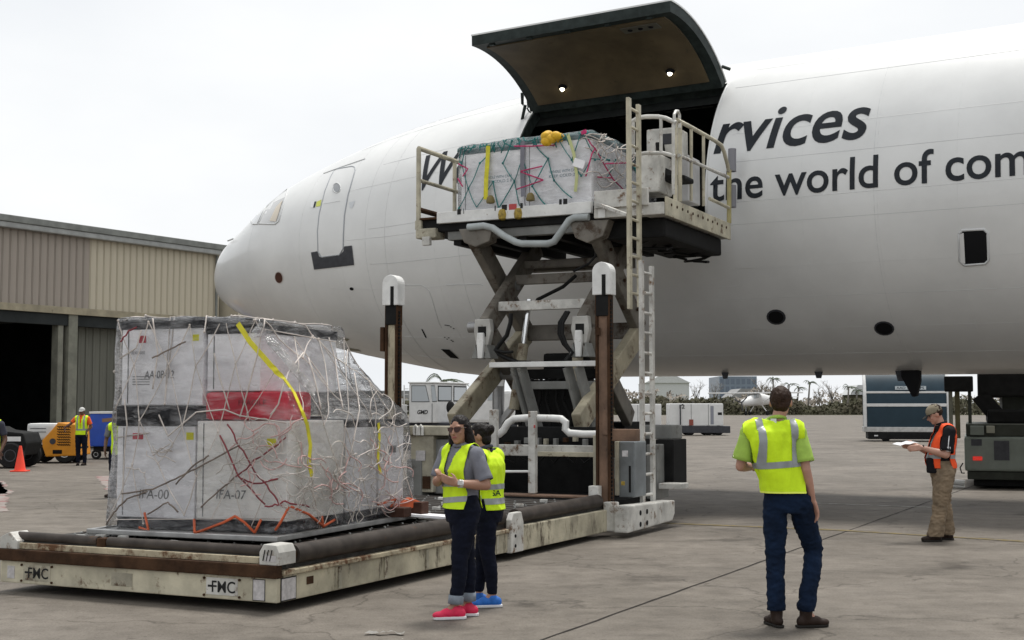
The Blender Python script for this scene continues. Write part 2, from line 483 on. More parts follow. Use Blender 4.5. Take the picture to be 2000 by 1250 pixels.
# crew door, scuff plate below it
dp = Z5([(925, 287), (1030, 268), (1048, 275), (1050, 295), (1000, 470), (975, 610), (968, 740), (966, 840), (940, 885), (815, 900), (792, 860), (788, 720), (800, 600), (840, 440), (880, 340), (905, 297)])
crew = fdecal('crew_door', dp, m_fus, 0.008, 3)
fline('door_gap', dp, 0.014, mat('door_gap_grey', (0.36, 0.38, 0.40), 0.5), 0.006, True, crew)
cx, cy = Z5([(922, 420)])[0]
fdecal('window', [(cx + 6.4 * math.cos(t * .5236), cy + 8.4 * math.sin(t * .5236)) for t in range(12)], mat('door_window_glass', (.24, .25, .26), .1, coat=.6), 0.013, 1, crew)
fline('window_rim', [(cx + 7.6 * math.cos(t * .5236), cy + 9.6 * math.sin(t * .5236)) for t in range(12)], 0.012, m_seam, 0.008, True, crew, 2)
fline('handle_groove', Z5([(830, 530), (945, 510)]), 0.005, m_seam, 0.008, parent=crew)
fdecal('scuff_plate', Z5([(743, 868), (788, 860), (798, 893), (818, 906), (942, 890), (970, 858), (975, 826), (1028, 820), (1043, 955), (765, 987)]), m_scuff, 0.014, 3)
fline('rain_gutter', Z5([(830, 318), (960, 270), (1120, 215)]), 0.012, m_seam, 0.004)
fdecal('placard', Z5([(742, 515), (775, 508), (765, 558), (738, 556)]), mat('placard_white', (.75, .76, .76), .5), 0.007, 1)
fdecal('placard_bar', Z5([(768, 515), (780, 512), (768, 556), (757, 556)]), m_livery, 0.011, 1)
fdecal('rescue_placard', Z5([(782, 515), (815, 500), (808, 545), (775, 550)]), mat('rescue_yellow', (.62, .66, .12), .5), 0.007, 1)
fdecal('static_plate', Z5([(1005, 520), (1050, 508), (1030, 560), (1012, 558)]), mat('static_plate_grey', (.58, .60, .62), .5), 0.006, 1)
# cockpit windows
fdecal('side_window', Z5([(378, 664), (490, 668), (514, 648), (578, 428), (470, 478)]), m_glass, 0.010, 3)
fdecal('sun_blind', Z5([(455, 650), (500, 655), (520, 590), (545, 505), (500, 555)]), m_blind, 0.018, 2)
fline('window_frame', Z5([(376, 668), (492, 672), (518, 650), (582, 424), (468, 476)]), 0.016, m_seam, 0.006, True)
fdecal('front_window', Z5([(322, 634), (340, 668), (366, 668), (452, 490), (440, 500)]), m_glass, 0.010, 3)
fline('window_frame', Z5([(318, 632), (336, 672), (372, 670), (460, 484), (436, 500)]), 0.014, m_seam, 0.006, True)
# ports and probes
def foval(name, c, rx, ry, m, rot=0, off=0.008):
    return fdecal(name, [(c[0] + rx * math.cos(t * .3927) * math.cos(rot) - ry * math.sin(t * .3927) * math.sin(rot), c[1] + rx * math.cos(t * .3927) * math.sin(rot) + ry * math.sin(t * .3927) * math.cos(rot)) for t in range(16)], m, off, 1)
foval('static_port', (545, 542), 8.5, 12, mat('port_ring', (.55, .50, .47), .5), -.15, .006)
foval('static_port', (545, 542), 7, 10.5, m_brown, -.15, .011)
foval('drain_port', (687, 564), 4, 3, m_hole, .3)
foval('vent_port', (1516, 619), 19, 15, m_scuff, .1, .006); foval('vent_port', (1516, 619), 15, 11.5, m_hole, .1, .011)
foval('vent_port', (1727, 641), 20, 14, m_scuff, .1, .006); foval('vent_port', (1727, 641), 16.5, 11, m_hole, .1, .011)
wb = [(1873, 457), (1880, 450), (1922, 448), (1929, 455), (1931, 508), (1924, 515), (1884, 518), (1875, 510)]
fdecal('outflow_opening', wb, m_hole, .010, 3)
fline('opening_rim', wb, 0.022, m_seam, 0.0, True, nseg=3)
fdecal('opening_flap', [(1875, 457), (1883, 454), (1886, 514), (1877, 511)], m_fus, .03, 2)
fdecal('belly_recess', [(861, 681), (878, 682), (897, 700), (880, 698)], m_hole, .010, 2)
fdecal('slot', [(823, 642), (826, 643), (834, 660), (831, 659)], m_hole, .008, 2)
fdecal('stain', [(656, 655), (683, 662), (678, 666), (656, 662)], mat('grime', (.25, .24, .18), .7), .006, 2)
fdecal('stain', [(658, 677), (700, 682), (706, 686), (660, 683)], mat('grime', (.25, .24, .18), .7), .006, 2)
for i in range(10):
    x, y = 868 + (i % 5) * 4 + rnd.uniform(-1, 1), (636 if i < 5 else 660) + rnd.uniform(-4, 4) + (i % 5) * .8
    fdecal('stencil_mark', [(x, y), (x + 3.2, y + .4), (x + 3, y + 2), (x, y + 1.6)], m_scuff, .006, 1)
fline('pitot_probe', Z5([(170, 800), (190, 792), (212, 782)]), 0.02, m_seam, 0.06)
# skin seams
def ring_seam(s, t0, t1, r=0.0045): MB().tube([surf(s, R(t0 + (t1 - t0) * k / 40), -0.002) for k in range(41)], r, 5).build('skin_seam', m_seam, AX, smooth='all')
def long_seam(th, s0, s1, r=0.0045): MB().tube([surf(s0 + (s1 - s0) * k / 40, R(th), -0.002) for k in range(41)], r, 5).build('skin_seam', m_seam, AX, smooth='all')
for s in (17.4, 6.75, 1.5): ring_seam(s, -80, 80)
ring_seam(21.3, -80, 80, .005); ring_seam(15.0, -60, -5, .005)
long_seam(-9.3, 9.3, -10); long_seam(11.5, 9.3, -10, .005); long_seam(-35, 13, -10, .004); long_seam(2, 17.3, 14.2); long_seam(-13, 17.3, 14.2, .005); long_seam(33, 17.3, 14.2, .004); long_seam(44, 9.5, -10, .005)
m_seam2 = mat('faint_skin_lap', (0.655, 0.66, 0.655), 0.5)
def faint(P): MB().tube(P, .0035, 4).build('skin_lap', m_seam2, AX, smooth='all')
for k in range(17):
    s = 19.4 - k * 1.27
    if s < 14.2 and s > 9.4: continue
    faint([surf(s, R(-85 + 165 * q / 44), -.001) for q in range(45)])
for th in (-62, -48, -24, -2, 22, 56, 68):
    faint([surf(9.3 - 20 * q / 30, R(th), -.001) for q in range(31)]); faint([surf(18.6 - 4.4 * q / 20, R(th), -.001) for q in range(21)])
for th in (-62, -48, -30, -18): faint([surf(14.2 - 4.9 * q / 20, R(th), -.001) for q in range(21)])
fline('panel_gap', [(790, 557), (823, 557), (832, 562), (838, 568), (843, 582), (857, 630), (862, 640)], 0.008, m_seam)
fline('panel_gap', [(872, 556), (938, 555), (944, 558)], 0.008, m_seam)
# livery lettering wrapped on the skin
def wrap_text(txt, s_left, s_right, th_base, h_ref, shear=0.0, bold=0.0, ref='x'):
    me, _ = text_mesh(txt, 1.0, bold, shear); me2, _ = text_mesh(ref, 1.0, bold, 0)
    ys = [v.co.y for v in me2.vertices]; sy = h_ref / max(ys)
    xs = [v.co.x for v in me.vertices]; x0, x1 = min(xs), max(xs); sx = (s_left - s_right) / (x1 - x0)
    bm = bmesh.new(); bm.from_mesh(me)
    for v in bm.verts: v.co = Vector(((v.co.x - x0) * sx, v.co.y * sy, 0))
    for _ in range(4):
        ed = [e for e in bm.edges if e.calc_length() > 0.13]
        if not ed: break
        bmesh.ops.subdivide_edges(bm, edges=ed, cuts=1)
        bmesh.ops.triangulate(bm, faces=bm.faces)
    for v in bm.verts: v.co = surf(s_left - v.co.x, R(th_base) + v.co.y / RF, 0.007)
    bm.to_mesh(me); bm.free(); me.materials.clear()
    return mobj('livery_lettering', me, m_livery, AX, smooth='all')
wrap_text('rvices', 9.60, 6.87, 15.4, 0.575, 0.17, 0.012)
wrap_text('the world of commerce', 9.62, 2.42, -0.95, 0.355, 0.0, 0.011)
wrap_text('Wo', 16.12, 14.72, 15.2, 0.575, 0.17, 0.012)
# hold behind the door opening
vs_, fs = [], []
q = [(-6 + i * 8) for i in range(25)]
for s in (8.6, 9.0, 9.5, 10, 11, 12, 13, 13.5, 14, 14.6):
    for t in q: vs_.append((s, 2.80 * math.cos(R(t)), ZC + 2.80 * math.sin(R(t))))
for i in range(9):
    for k in range(len(q) - 1):
        if 1 < i < 8 and q[k] < 42: continue
        fs.append((i * len(q) + k, i * len(q) + k + 1, (i + 1) * len(q) + k + 1, (i + 1) * len(q) + k))
fs += [tuple(range(len(q))), tuple(9 * len(q) + k for k in range(len(q) - 1, -1, -1))]
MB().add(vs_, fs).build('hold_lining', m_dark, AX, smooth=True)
hz = ZC + 2.80 * math.sin(R(-6))
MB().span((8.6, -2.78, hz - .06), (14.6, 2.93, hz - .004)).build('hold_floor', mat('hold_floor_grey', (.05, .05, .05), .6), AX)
for s in (10.1, 11.3, 12.5, 13.6):
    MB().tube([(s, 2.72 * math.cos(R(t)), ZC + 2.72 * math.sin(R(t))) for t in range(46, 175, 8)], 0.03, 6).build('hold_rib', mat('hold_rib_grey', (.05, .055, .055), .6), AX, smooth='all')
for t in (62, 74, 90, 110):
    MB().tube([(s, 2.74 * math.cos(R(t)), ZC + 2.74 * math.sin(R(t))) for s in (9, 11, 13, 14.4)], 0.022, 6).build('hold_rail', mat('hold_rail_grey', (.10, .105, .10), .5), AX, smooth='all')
# frame of the opening
def arcpts(s, ro, t0, t1, nn=14): return [(s, ro * math.cos(R(t0 + (t1 - t0) * k / nn)), ZC + ro * math.sin(R(t0 + (t1 - t0) * k / nn))) for k in range(nn + 1)]
fr = MB()
for s, ds in ((D_S0, .0), (D_S1, 0)):
    a1, a2 = arcpts(s, 3.0, D_T0, D_T1), arcpts(s, 2.79, D_T0, D_T1)
    fr.add(a1 + a2, [(k, k + 1, k + 16, k + 15) for k in range(14)])
a1, a2 = [(s, 3.0 * math.cos(R(D_T1)), ZC + 3.0 * math.sin(R(D_T1))) for s in (D_S0, D_S1)], [(s, 2.79 * math.cos(R(D_T1)), ZC + 2.79 * math.sin(R(D_T1))) for s in (D_S0, D_S1)]
fr.add(a1 + a2, [(0, 1, 3, 2)])
fr.build('door_surround', m_edge, AX)
for s in (D_S0 - .004, D_S1 + .004):
    MB().tube([Vector(p) for p in arcpts(s, 3.012, D_T0, D_T1)], 0.022, 6).build('opening_seal', m_edge if s > 12 else m_fus, AX, smooth='all')
# raised cargo door, swung up about the hinge at D_T1
PSI = R(88)
HY, HZ = RF * math.cos(R(D_T1)), ZC + RF * math.sin(R(D_T1))
def dpt(s, th, ro, shift=0.0):
    o_, z_ = ro * math.cos(R(th)) - HY, ZC + ro * math.sin(R(th)) - HZ
    return Vector((s, HY + .03 + o_ * math.cos(PSI) - z_ * math.sin(PSI), HZ + .03 + o_ * math.sin(PSI) + z_ * math.cos(PSI)))
DS0, DS1 = D_S0 + .02, D_S1 - .02
tt = [D_T1 - k * (D_T1 - 0) / 18 for k in range(19)]
def dshell(r_in, r_out, s0, s1, tl):
    mb = MB(); vs_ = []; N_ = len(tl)
    for s in (s0, s1):
        for ro in (r_in, r_out):
            vs_ += [dpt(s, t, ro) for t in tl]
    fs = []
    for k in range(N_ - 1):
        fs += [(k, k + 1, 2 * N_ + k + 1, 2 * N_ + k), (N_ + k, 3 * N_ + k, 3 * N_ + k + 1, N_ + k + 1), (k, N_ + k, N_ + k + 1, k + 1), (2 * N_ + k, 2 * N_ + k + 1, 3 * N_ + k + 1, 3 * N_ + k)]
    fs += [(0, 2 * N_, 3 * N_, N_), (N_ - 1, 2 * N_ - 1, 4 * N_ - 1, 3 * N_ - 1)]
    return mb.add(vs_, fs)
cdoor = dshell(2.985, 3.012, DS0, DS1, tt).build('cargo_door', m_fus, AX, smooth=True, label='raised main cargo door with tan lining and dark edge')
dshell(2.80, 2.983, DS0 + .015, DS1 - .015, tt).build('door_edge', m_edge, cdoor, smooth=True)
ti = [D_T1 - 3.5 - k * (D_T1 - 7.5) / 18 for k in range(19)]
dshell(2.775, 2.803, DS0 + .22, DS1 - .22, ti).build('door_lining', m_lining, cdoor, smooth=True)
for i in range(5):
    s = DS0 + .45 + i * .8
    MB().bar(dpt(s, 1.2, 2.79), dpt(s, 2.4, 2.79), .10, .05).build('door_latch', m_edge, cdoor)
m_lamp = mat('lit_lamp', (1, .95, .8), .3, emit=((1, .93, .75), 4.0))
for s in (DS0 + .85, DS1 - .95):
    l_ = MB().ball(dpt(s, 37, 2.765), .085, 12, 6, (1, 1, .6)).build('lamp_housing', m_hole, cdoor, smooth='all')
    MB().ball(dpt(s, 37, 2.735) + Vector((0, 0, -.02)), .045, 10, 6).build('lamp_bulb', m_lamp, l_, smooth='all')
pl = MB().bar(dpt(DS0 + .45, 9, 2.768), dpt(DS0 + 1.15, 9, 2.768), .22, .03, dpt(12, 9, 2.6) - dpt(12, 9, 2.8)).build('access_plate', mat('access_plate_grey', (.10, .095, .075), .6), cdoor)
for s in (.6, .8, 1.0): MB().ball(dpt(DS0 + s, 9, 2.755), .05, 10, 4, (1, 1, .5)).build('access_hole', m_hole, pl, smooth='all')
# hinge and actuator clutter at the front upper corner of the opening
hg = MB()
for i in range(9):
    s = D_S1 + .05 + rnd.uniform(-.05, .15); c0 = Vector((s, HY + rnd.uniform(.0, .2), HZ + rnd.uniform(-.35, .2)))
    hg.tube([c0, c0 + Vector((rnd.uniform(-.1, .1), rnd.uniform(0, .14), rnd.uniform(.05, .35)))], rnd.uniform(.012, .03), 6)
hg.tube([(D_S1 + .08, HY + .05, HZ - .45), (D_S1 + .2, HY + .2, HZ - .2), (D_S1 + .1, HY + .25, HZ + .05)], .035, 8)
hg.build('hinge_actuator', m_edge, AX, smooth=True)
MB().tube([dpt(DS0 - .0, 42, 3.02), dpt(DS0 - .12, 44, 3.05)], .03, 6).build('door_stay', m_edge, cdoor)
# antennas and the hanging dark fairing under the belly
def belly(px): # point on the keel line below pixel column px
    p0 = A_I @ CAM
    best = min((abs(((lambda w: 1000 + FPX * w.x / (w.y * math.cos(PITCH) + (w.z - 1.7) * math.sin(PITCH)))(A_M @ Vector((s / 20, 0, 2.24)))) - px), s / 20) for s in range(-40, 480))
    return Vector((best[1], 0.55, ZC - 2.955))
for px, w, h in ((1437, .16, .12), (1618, .18, .12), (1775, .2, .18)):
    c0 = belly(px)
    MB().prism([(-w / 2, .05), (w / 2, .05), (w / 5, -h), (-w / 4, -h)], -.02, .02, lambda u_, v_, t_: c0 + Vector((u_, t_, v_))).build('blade_antenna', m_scuff, AX)
c0 = belly(1800)
MB().prism([(-.16, .08), (.17, .08), (.17, -.1), (-.02, -.46), (-.1, -.44), (-.16, -.18)], -.07, .07, lambda u_, v_, t_: c0 + Vector((u_, t_, v_))).build('drain_mast', m_hole, AX, bevel=.02)
# nose gear, half hidden behind the loader
gx = 16.0
MB().cyl((gx, 0, .55), (gx, 0, 2.5), .13, 14).build('nose_gear_strut', m_steel, AX, smooth=True)
MB().bar((gx, 0, 1.2), (gx - 1.1, 0, 2.4), .12, .12).build('drag_brace', m_steel, AX)
MB().cyl((gx, -.45, .55), (gx, .45, .55), .08, 10).build('axle', m_steel, AX, smooth=True)
for y in (-.33, .33):
    w_ = MB().lathe([(.18, -.14), (.44, -.15), (.53, -.09), (.545, 0), (.53, .09), (.44, .15), (.18, .14)], (gx, y, .55), 24, 'Y').build('wheel', m_tyre, AX, smooth=True)
    MB().lathe([(.05, -.12), (.2, -.145), (.21, .145), (.05, .12)], (gx, y, .55), 16, 'Y').build('rim', m_steel, w_, smooth=True)
for y in (-.55, .55):
    MB().prism([(-.3, .2), (.4, .3), (.3, -.5), (-.2, -.5)], y - .02, y + .02, lambda u_, v_, t_: Vector((gx + u_ - .3, t_, 2.55 + v_))).build('gear_door', m_fus, AX)
# ================================================================== cargo loader
LF = Frame((-1.936, 11.093, 0), 26)
m_cream = mat('cream_paint_worn', (0.52, 0.48, 0.36), 0.5, var=0.35, vscale=2.5, wear=0.42, wscale=5, wcol=(0.10, 0.055, 0.028), bump=.15, bscale=30)
m_cream_dirty = mat('cream_paint_dirty', (0.42, 0.39, 0.30), 0.6, var=0.4, vscale=3, wear=0.5, wscale=4, wcol=(0.075, 0.042, 0.022), bump=.2, bscale=30)
m_white_worn = mat('white_paint_worn', (0.60, 0.59, 0.55), 0.5, var=0.36, vscale=3, wear=0.50, wscale=6, wcol=(0.16, 0.10, 0.06), bump=.1, bscale=30)
m_white_clean = mat('white_hood_paint', (0.72, 0.72, 0.70), 0.45, var=0.18, vscale=4, wear=.28, wscale=6, wcol=(.22, .16, .11))
m_grey_paint = mat('grey_machine_paint', (0.21, 0.212, 0.20), 0.55, var=0.3, vscale=2.5, wear=0.36, wscale=4, wcol=(0.05, 0.032, 0.02))
m_arm = mat('scissor_arm_paint', (0.175, 0.158, 0.132), 0.55, var=0.4, vscale=2.0, wear=0.58, wscale=2.6, wcol=(0.055, 0.035, 0.022))
m_arm_cream = mat('scissor_arm_cream', (0.41, 0.365, 0.265), 0.55, var=0.35, vscale=2.4, wear=0.50, wscale=3, wcol=(0.09, 0.05, 0.025))
m_rust = mat('rusty_bumper', (0.062, 0.032, 0.017), 0.85, var=0.5, vscale=4, wear=0.3, wscale=3, wcol=(0.16, 0.085, 0.035), bump=.3, bscale=40)
m_rust_lip = mat('rusty_cream_lip', (0.46, 0.40, 0.28), 0.7, var=0.3, vscale=3, wear=0.72, wscale=3.2, wcol=(0.11, 0.05, 0.02), bump=.25, bscale=40)
m_mast_rust = mat('mast_brown_rust', (0.19, 0.115, 0.075), 0.75, var=0.45, vscale=3, wear=0.4, wscale=7, wcol=(0.03, 0.018, 0.012), wz=.25, bump=.2)
m_mast_cream = mat('mast_cream_flaking', (0.48, 0.42, 0.30), 0.65, var=0.3, vscale=3, wear=0.62, wscale=9, wcol=(0.05, 0.028, 0.016), wz=.22, bump=.2)
m_tube = mat('dark_roller_tube', (0.055, 0.046, 0.040), 0.5, var=0.4, vscale=5, wear=.3, wscale=6, wcol=(.10, .06, .04))
m_deck = mat('dark_deck_plate', (0.045, 0.043, 0.040), 0.6, var=0.5, vscale=6, bump=.3, bscale=30)
m_black = mat('machine_black', (0.012, 0.012, 0.012), 0.7, var=0.4, vscale=5)
m_hose = mat('black_rubber_hose', (0.010, 0.010, 0.010), 0.45)
m_ballsteel = mat('bright_ball_steel', (0.22, 0.22, 0.21), 0.35, metal=0.6, var=.6, vscale=7)
m_ywarn = mat('yellow_lamp', (0.36, 0.25, 0.03), 0.6, var=.5, vscale=20)
m_blackprint = mat('black_print', (0.02, 0.02, 0.02), 0.6)
m_plate = mat('data_plate', (0.52, 0.50, 0.50), 0.5, var=.25, vscale=20)
m_redprint = mat('red_print', (.42, .05, .05), .6)

LD = thing('cargo_loader', 'worn cream and white cargo loader, its bridge raised on scissor arms to the jet door', 'loader', LF.o, LF.rz)
def lb(name, mb, m, bevel=0.0, parent=None, smooth=False, label=None): return mb.build(name, m, parent or LD, smooth, bevel, label)
def pbox(name, x0, y0, x1, y1, l, depth, m, bevel=.012, parent=None):
    a_, b_ = LF.at_l(x0, y0, l), LF.at_l(x1, y1, l); 
    return lb(name, MB().span((a_.x, l, b_.z), (b_.x, l + depth, a_.z)), m, bevel, parent)
def ptube(name, pts, r, l, m, n=8, parent=None):
    return lb(name, MB().tube([LF.at_l(x, y, l) for x, y in pts], r, n), m, 0, parent, True)
PW, PL = 3.12, 7.25
# ---- lowered main platform
plat = lb('platform', MB().span((-PW + .03, .06, .10), (-.05, PL, .462)), m_deck, label='lowered main platform with dark roller deck')
lb('end_panel', MB().span((-PW, 0, .085), (0, .05, .285)), m_cream, .01, plat)
lb('end_bumper', MB().span((-PW - .02, -.035, .287), (.012, .055, .395)), m_rust, .012, plat)
lb('end_lip', MB().span((-PW, .012, .397), (-.2, .07, .452)), m_rust_lip, .006, plat)
m_cream_side = mat('cream_side_grimy', (0.46, 0.42, 0.31), 0.6, var=0.45, vscale=2.2, wear=0.55, wscale=4, wcol=(0.055, 0.038, 0.022), wz=.35, bump=.2, bscale=30)
lb('side_panel', MB().span((-.048, .052, .085), (.0, 4.36, .30)), m_cream_side, .01, plat)
lb('side_bumper', MB().span((-.048, .06, .303), (.028, 4.36, .345)), m_rust_lip, .008, plat)
lb('side_panel', MB().span((-.048, 4.37, .075), (.03, PL, .36)), m_cream_side, .012, plat)
for i in range(5): lb('side_rib', MB().span((.001, .9 + i * .78, .10), (.012, .95 + i * .78, .29)), m_cream_dirty, 0, plat)
lb('side_panel', MB().span((-PW, .06, .085), (-PW + .025, PL, .40)), m_cream_dirty, .01, plat)
# roller tubes along the edges
for a_, b_ in (((-PW + .06, .10, .50), (-2.02, .10, .495)), ((-1.9, .10, .495), (-.22, .10, .492))):
    t_ = lb('edge_roller', MB().cyl(a_, b_, .047, 16), m_tube, 0, plat, 40)
lb('roller_bracket', MB().span((-2.01, .05, .44), (-1.91, .15, .53)), m_rust, .01, plat)
for l0, l1 in ((.30, 4.25), (4.62, 7.1)):
    t_ = lb('edge_roller', MB().cyl((-.07, l0, .455), (-.07, l1, .475), .085, 20), m_tube, 0, plat, 40)
    for e in (l0 - .012, l1 + .002): lb('roller_end', MB().cyl((-.07, e, .456), (-.07, e + .01, .456), .06, 14), m_rust, 0, t_)
lb('corner_bracket', MB().prism([(-.17, .395), (.03, .395), (.03, .50), (-.0, .56), (-.13, .565), (-.17, .50)], -.02, .22, lambda u_, v_, t_: (u_, t_, v_)), m_white_worn, .008, plat)
for k in range(3): lb('bracket_slot', MB().bar((-.13 + k * .035, -.024, .43), (-.11 + k * .035, -.024, .52), .008, .006), m_blackprint, 0, plat)
lb('corner_bracket', MB().prism([(-PW, .395), (-PW + .22, .395), (-PW + .22, .47), (-PW + .12, .55), (-PW, .50)], -.015, .2, lambda u_, v_, t_: (u_, t_, v_)), m_white_worn, .008, plat)
lb('corner_block', MB().prism([(4.30, .075), (4.62, .075), (4.62, .40), (4.56, .52), (4.36, .52), (4.30, .44)], -.02, .05, lambda u_, v_, t_: (t_, u_, v_)), m_white_worn, .012, plat)
for q in (.15, .26): lb('bolt_hole', MB().cyl((.0495, 4.4, q), (.056, 4.4, q), .02, 10), m_hole, 0, plat)
# deck: ball units and rollers between the edge tubes
bb = MB()
for i in range(20):
    for j in range(46):
        x, y = -PW + .15 + i * .148 + (j % 2) * .07, .25 + j * .152
        if x > -.2 or rnd.random() < .55: continue
        bb.ball((x + rnd.uniform(-.01, .01), y, .466), .019, 6, 4)
stuff(lb('ball_units', bb, m_ballsteel, 0, plat, True))
rr_ = MB()
for j in range(23): rr_.cyl((-PW + .1, .33 + j * .304, .462), (-.18, .33 + j * .304, .462), .014, 6)
stuff(lb('deck_rollers', rr_, m_tube, 0, plat, True))
for j in range(6):
    x, y = rnd.uniform(-2.9, -.6), rnd.uniform(.15, .5)
    lb('deck_stop', MB().box((x, y, .49), (.09, .05, .05), Matrix.Rotation(rnd.uniform(-.5, .5), 3, 'Z')), m_white_worn, .006, plat)
for j in range(10):
    lb('deck_stop', MB().box((rnd.uniform(-2.8, -.4), rnd.uniform(3.9, 7.0), .485), (.10, .04, .04), Matrix.Rotation(rnd.uniform(-.5, .5), 3, 'Z')), m_white_worn, .006, plat)
# maker's plates and stickers on the near end
def plate(x, w, z0, z1, m, y=-.004): return lb('plate', MB().span((x, y, z0), (x + w, 0.001, z1)), m, .003, plat)
for x, mm in ((-2.83, m_cream_dirty), (-.73, m_white_worn)):
    p_ = plate(x, .33, .118, .262, mm)
    lettering('maker_lettering', 'FMC', m_blackprint, p_, (x + .062, -.0065, .140), (1, 0, 0), (0, 0, 1), .098, .245, .012)
    lb('maker_cross', MB().span((x + .02, -.0066, .182), (x + .07, -.0056, .20)), m_blackprint, 0, p_)
    for bx in (x - .02, x + .35):
        for bz in (.112, .255): lb('bolt', MB().cyl((bx, -.012, bz), (bx, .001, bz), .011, 8), m_rust, 0, p_)
plate(-1.78, .24, .13, .245, m_cream_dirty); plate(-3.03, .09, .125, .24, m_plate)
for sx, sw, z0, z1 in ((-.24, .115, .10, .268),):
    p_ = plate(sx, sw, z0, z1, m_plate)
    lb('plate_frame', MB().span((sx - .006, -.003, z0 - .006), (sx + sw + .006, .0005, z1 + .006)), m_blackprint, 0, p_)
p_ = lb('plate', MB().span((.0, .06, .10), (.004, .26, .275)), m_plate, 0, plat)
lb('plate_frame', MB().span((.0, .05, .09), (.0025, .27, .285)), m_blackprint, 0, p_)
lb('dark_sticker', MB().span((.0, .42, .19), (.004, .52, .255)), m_rust, 0, plat)
lb('bracket_plate', MB().span((-.11, -.0235, .425), (-.0, -.021, .475)), m_plate, 0, plat)

# ---- lift masts with white hoods
def mast(w, l, z1, m_face, ww=.25):
    r_ = lb('mast', MB().span((w - ww / 2 + .034, l, .10), (w + ww / 2 - .034, l + .16, z1 - .3)), m_face, .008)
    for sx in (-1, 1):
        lb('mast_channel', MB().span((w + sx * (ww / 2 - .016) - .016, l - .03, .08), (w + sx * (ww / 2 - .016) + .016, l + .12, z1 - .42)), m_rust, .005, r_)
    ch = MB()
    for k in range(int((z1 - .7) / .052)):
        ch.box((w + ww / 2 + .008, l + .03, .25 + k * .052), (.014, .04, .034))
    stuff(lb('lift_chain', ch, m_black, 0, r_))
    lb('mast_head', MB().span((w - ww / 2 + .01, l - .035, z1 - .72), (w + ww / 2 - .01, l + .15, z1 - .36)), m_black, .01, r_)
    hw = ww / 2 + .03
    poly = [(-hw, z1 - .44), (-hw, z1 - hw)] + [(-hw * math.cos(R(a_)), z1 - hw + hw * math.sin(R(a_))) for a_ in range(15, 180, 15)] + [(hw, z1 - hw), (hw, z1 - .44)]
    hd = lb('mast_hood', MB().prism(poly, l - .06, l + .15, lambda u_, v_, t_: (w + u_, t_, v_)), m_white_clean, .012, r_)
    lb('hood_slot', MB().span((w + .01, l - .064, z1 - .445), (w + .065, l - .058, z1 - .17)), m_black, 0, hd)
    return r_
mast(-3.33, 7.3, 3.60, m_mast_cream, .20)
mast(-.06, 7.3, 3.63, m_mast_rust, .20)
lb('mast_guide', MB().span((-3.50, 7.25, 2.5), (-3.44, 7.5, 2.85)), m_rust, .01)
# ---- chassis behind the platform
lb('chassis_floor', MB().span((-3.2, 7.75, .12), (-.25, 9.6, .40)), m_black)
lb('chassis_beam', MB().span((-3.25, 7.6, .40), (-3.0, 12.8, .95)), m_grey_paint, .02)
lb('chassis_beam', MB().span((-.75, 9.1, .40), (-.5, 10.6, .95)), m_grey_paint, .02)
lb('engine_housing', MB().span((-2.9, 9.6, .20), (-.85, 11.4, 1.28)), m_black, .03)
lb('rear_box', MB().span((-3.3, 11.4, .25), (-1.35, 12.7, 1.45)), m_black, .03)
for x, y in ((-3.0, 9.0), (-.62, 9.4), (-3.0, 12.2), (-1.5, 12.2)):
    w_ = lb('wheel', MB().lathe([(.15, -.13), (.33, -.14), (.40, -.08), (.40, .08), (.33, .14), (.15, .13)], (x, y, .40), 20, 'X'), m_tyre, 0, None, True)
    lb('rim', MB().lathe([(.04, -.10), (.16, -.135), (.16, .135), (.04, .10)], (x, y, .40), 14, 'X'), m_steel, 0, w_, True)
pbox('side_cabinet', 802, 850, 846, 962, 7.62, .5, m_cream_dirty, .015)
pbox('side_cabinet', 848, 858, 886, 965, 7.7, .5, m_grey_paint, .015)
pbox('cabinet_top', 786, 832, 892, 851, 7.58, .6, m_cream_dirty, .015)
for x in (812, 822): ptube('lifting_eye', [(x - 3, 850), (x - 3, 835), (x, 831), (x + 3, 835), (x + 3, 850)], .022, 7.55, m_white_worn)
pbox('cross_beam', 970, 868, 1166, 893, 8.0, .12, m_white_worn, .012)
pbox('cross_beam', 1050, 882, 1166, 893, 7.93, .06, m_cream, .008)
pbox('cross_beam', 980, 833, 1190, 866, 8.6, .25, m_black, .012)
pbox('lower_beam', 900, 962, 1165, 975, 7.55, .3, m_mast_rust, .012)
ptube('hand_rail', [(962, 852), (975, 848), (984, 840), (992, 826), (1004, 818), (1030, 816), (1080, 817), (1096, 818), (1105, 825), (1104, 838), (1112, 846), (1140, 848), (1196, 848)], .052, 7.75, m_white_clean, 10)
for x, y0 in ((1038, 803), (962, 800)):
    pbox('rail_post', x - 7, y0, x + 7, 964, 7.65, .09, m_white_worn, .012)
ptube('thin_rail', [(970, 921), (1035, 921)], .018, 7.7, m_white_clean)
ptube('thin_rail', [(970, 890), (970, 964)], .018, 7.7, m_white_worn)
pbox('leaning_post', 1158, 850, 1167, 955, 7.45, .06, m_cream, .01)
pbox('drop_plate', 1149, 949, 1168, 985, 7.15, .14, m_white_worn, .012)
pbox('mast_clamp', 1186, 838, 1242, 862, 7.33, .16, m_mast_rust, .01)
pbox('mast_clamp', 1176, 800, 1190, 850, 7.28, .05, m_mast_rust, .01)
pbox('control_cabinet', 1208, 862, 1240, 972, 7.75, .45, mat('blue_grey_cabinet', (.20, .22, .23), .5, var=.3, vscale=3, wear=.25, wscale=5), .02)
pbox('cabinet_slot', 1228, 910, 1232, 962, 7.742, .01, m_black, 0)
pbox('cabinet_side', 1200, 862, 1207, 968, 7.7, .3, m_cream_dirty, .01)
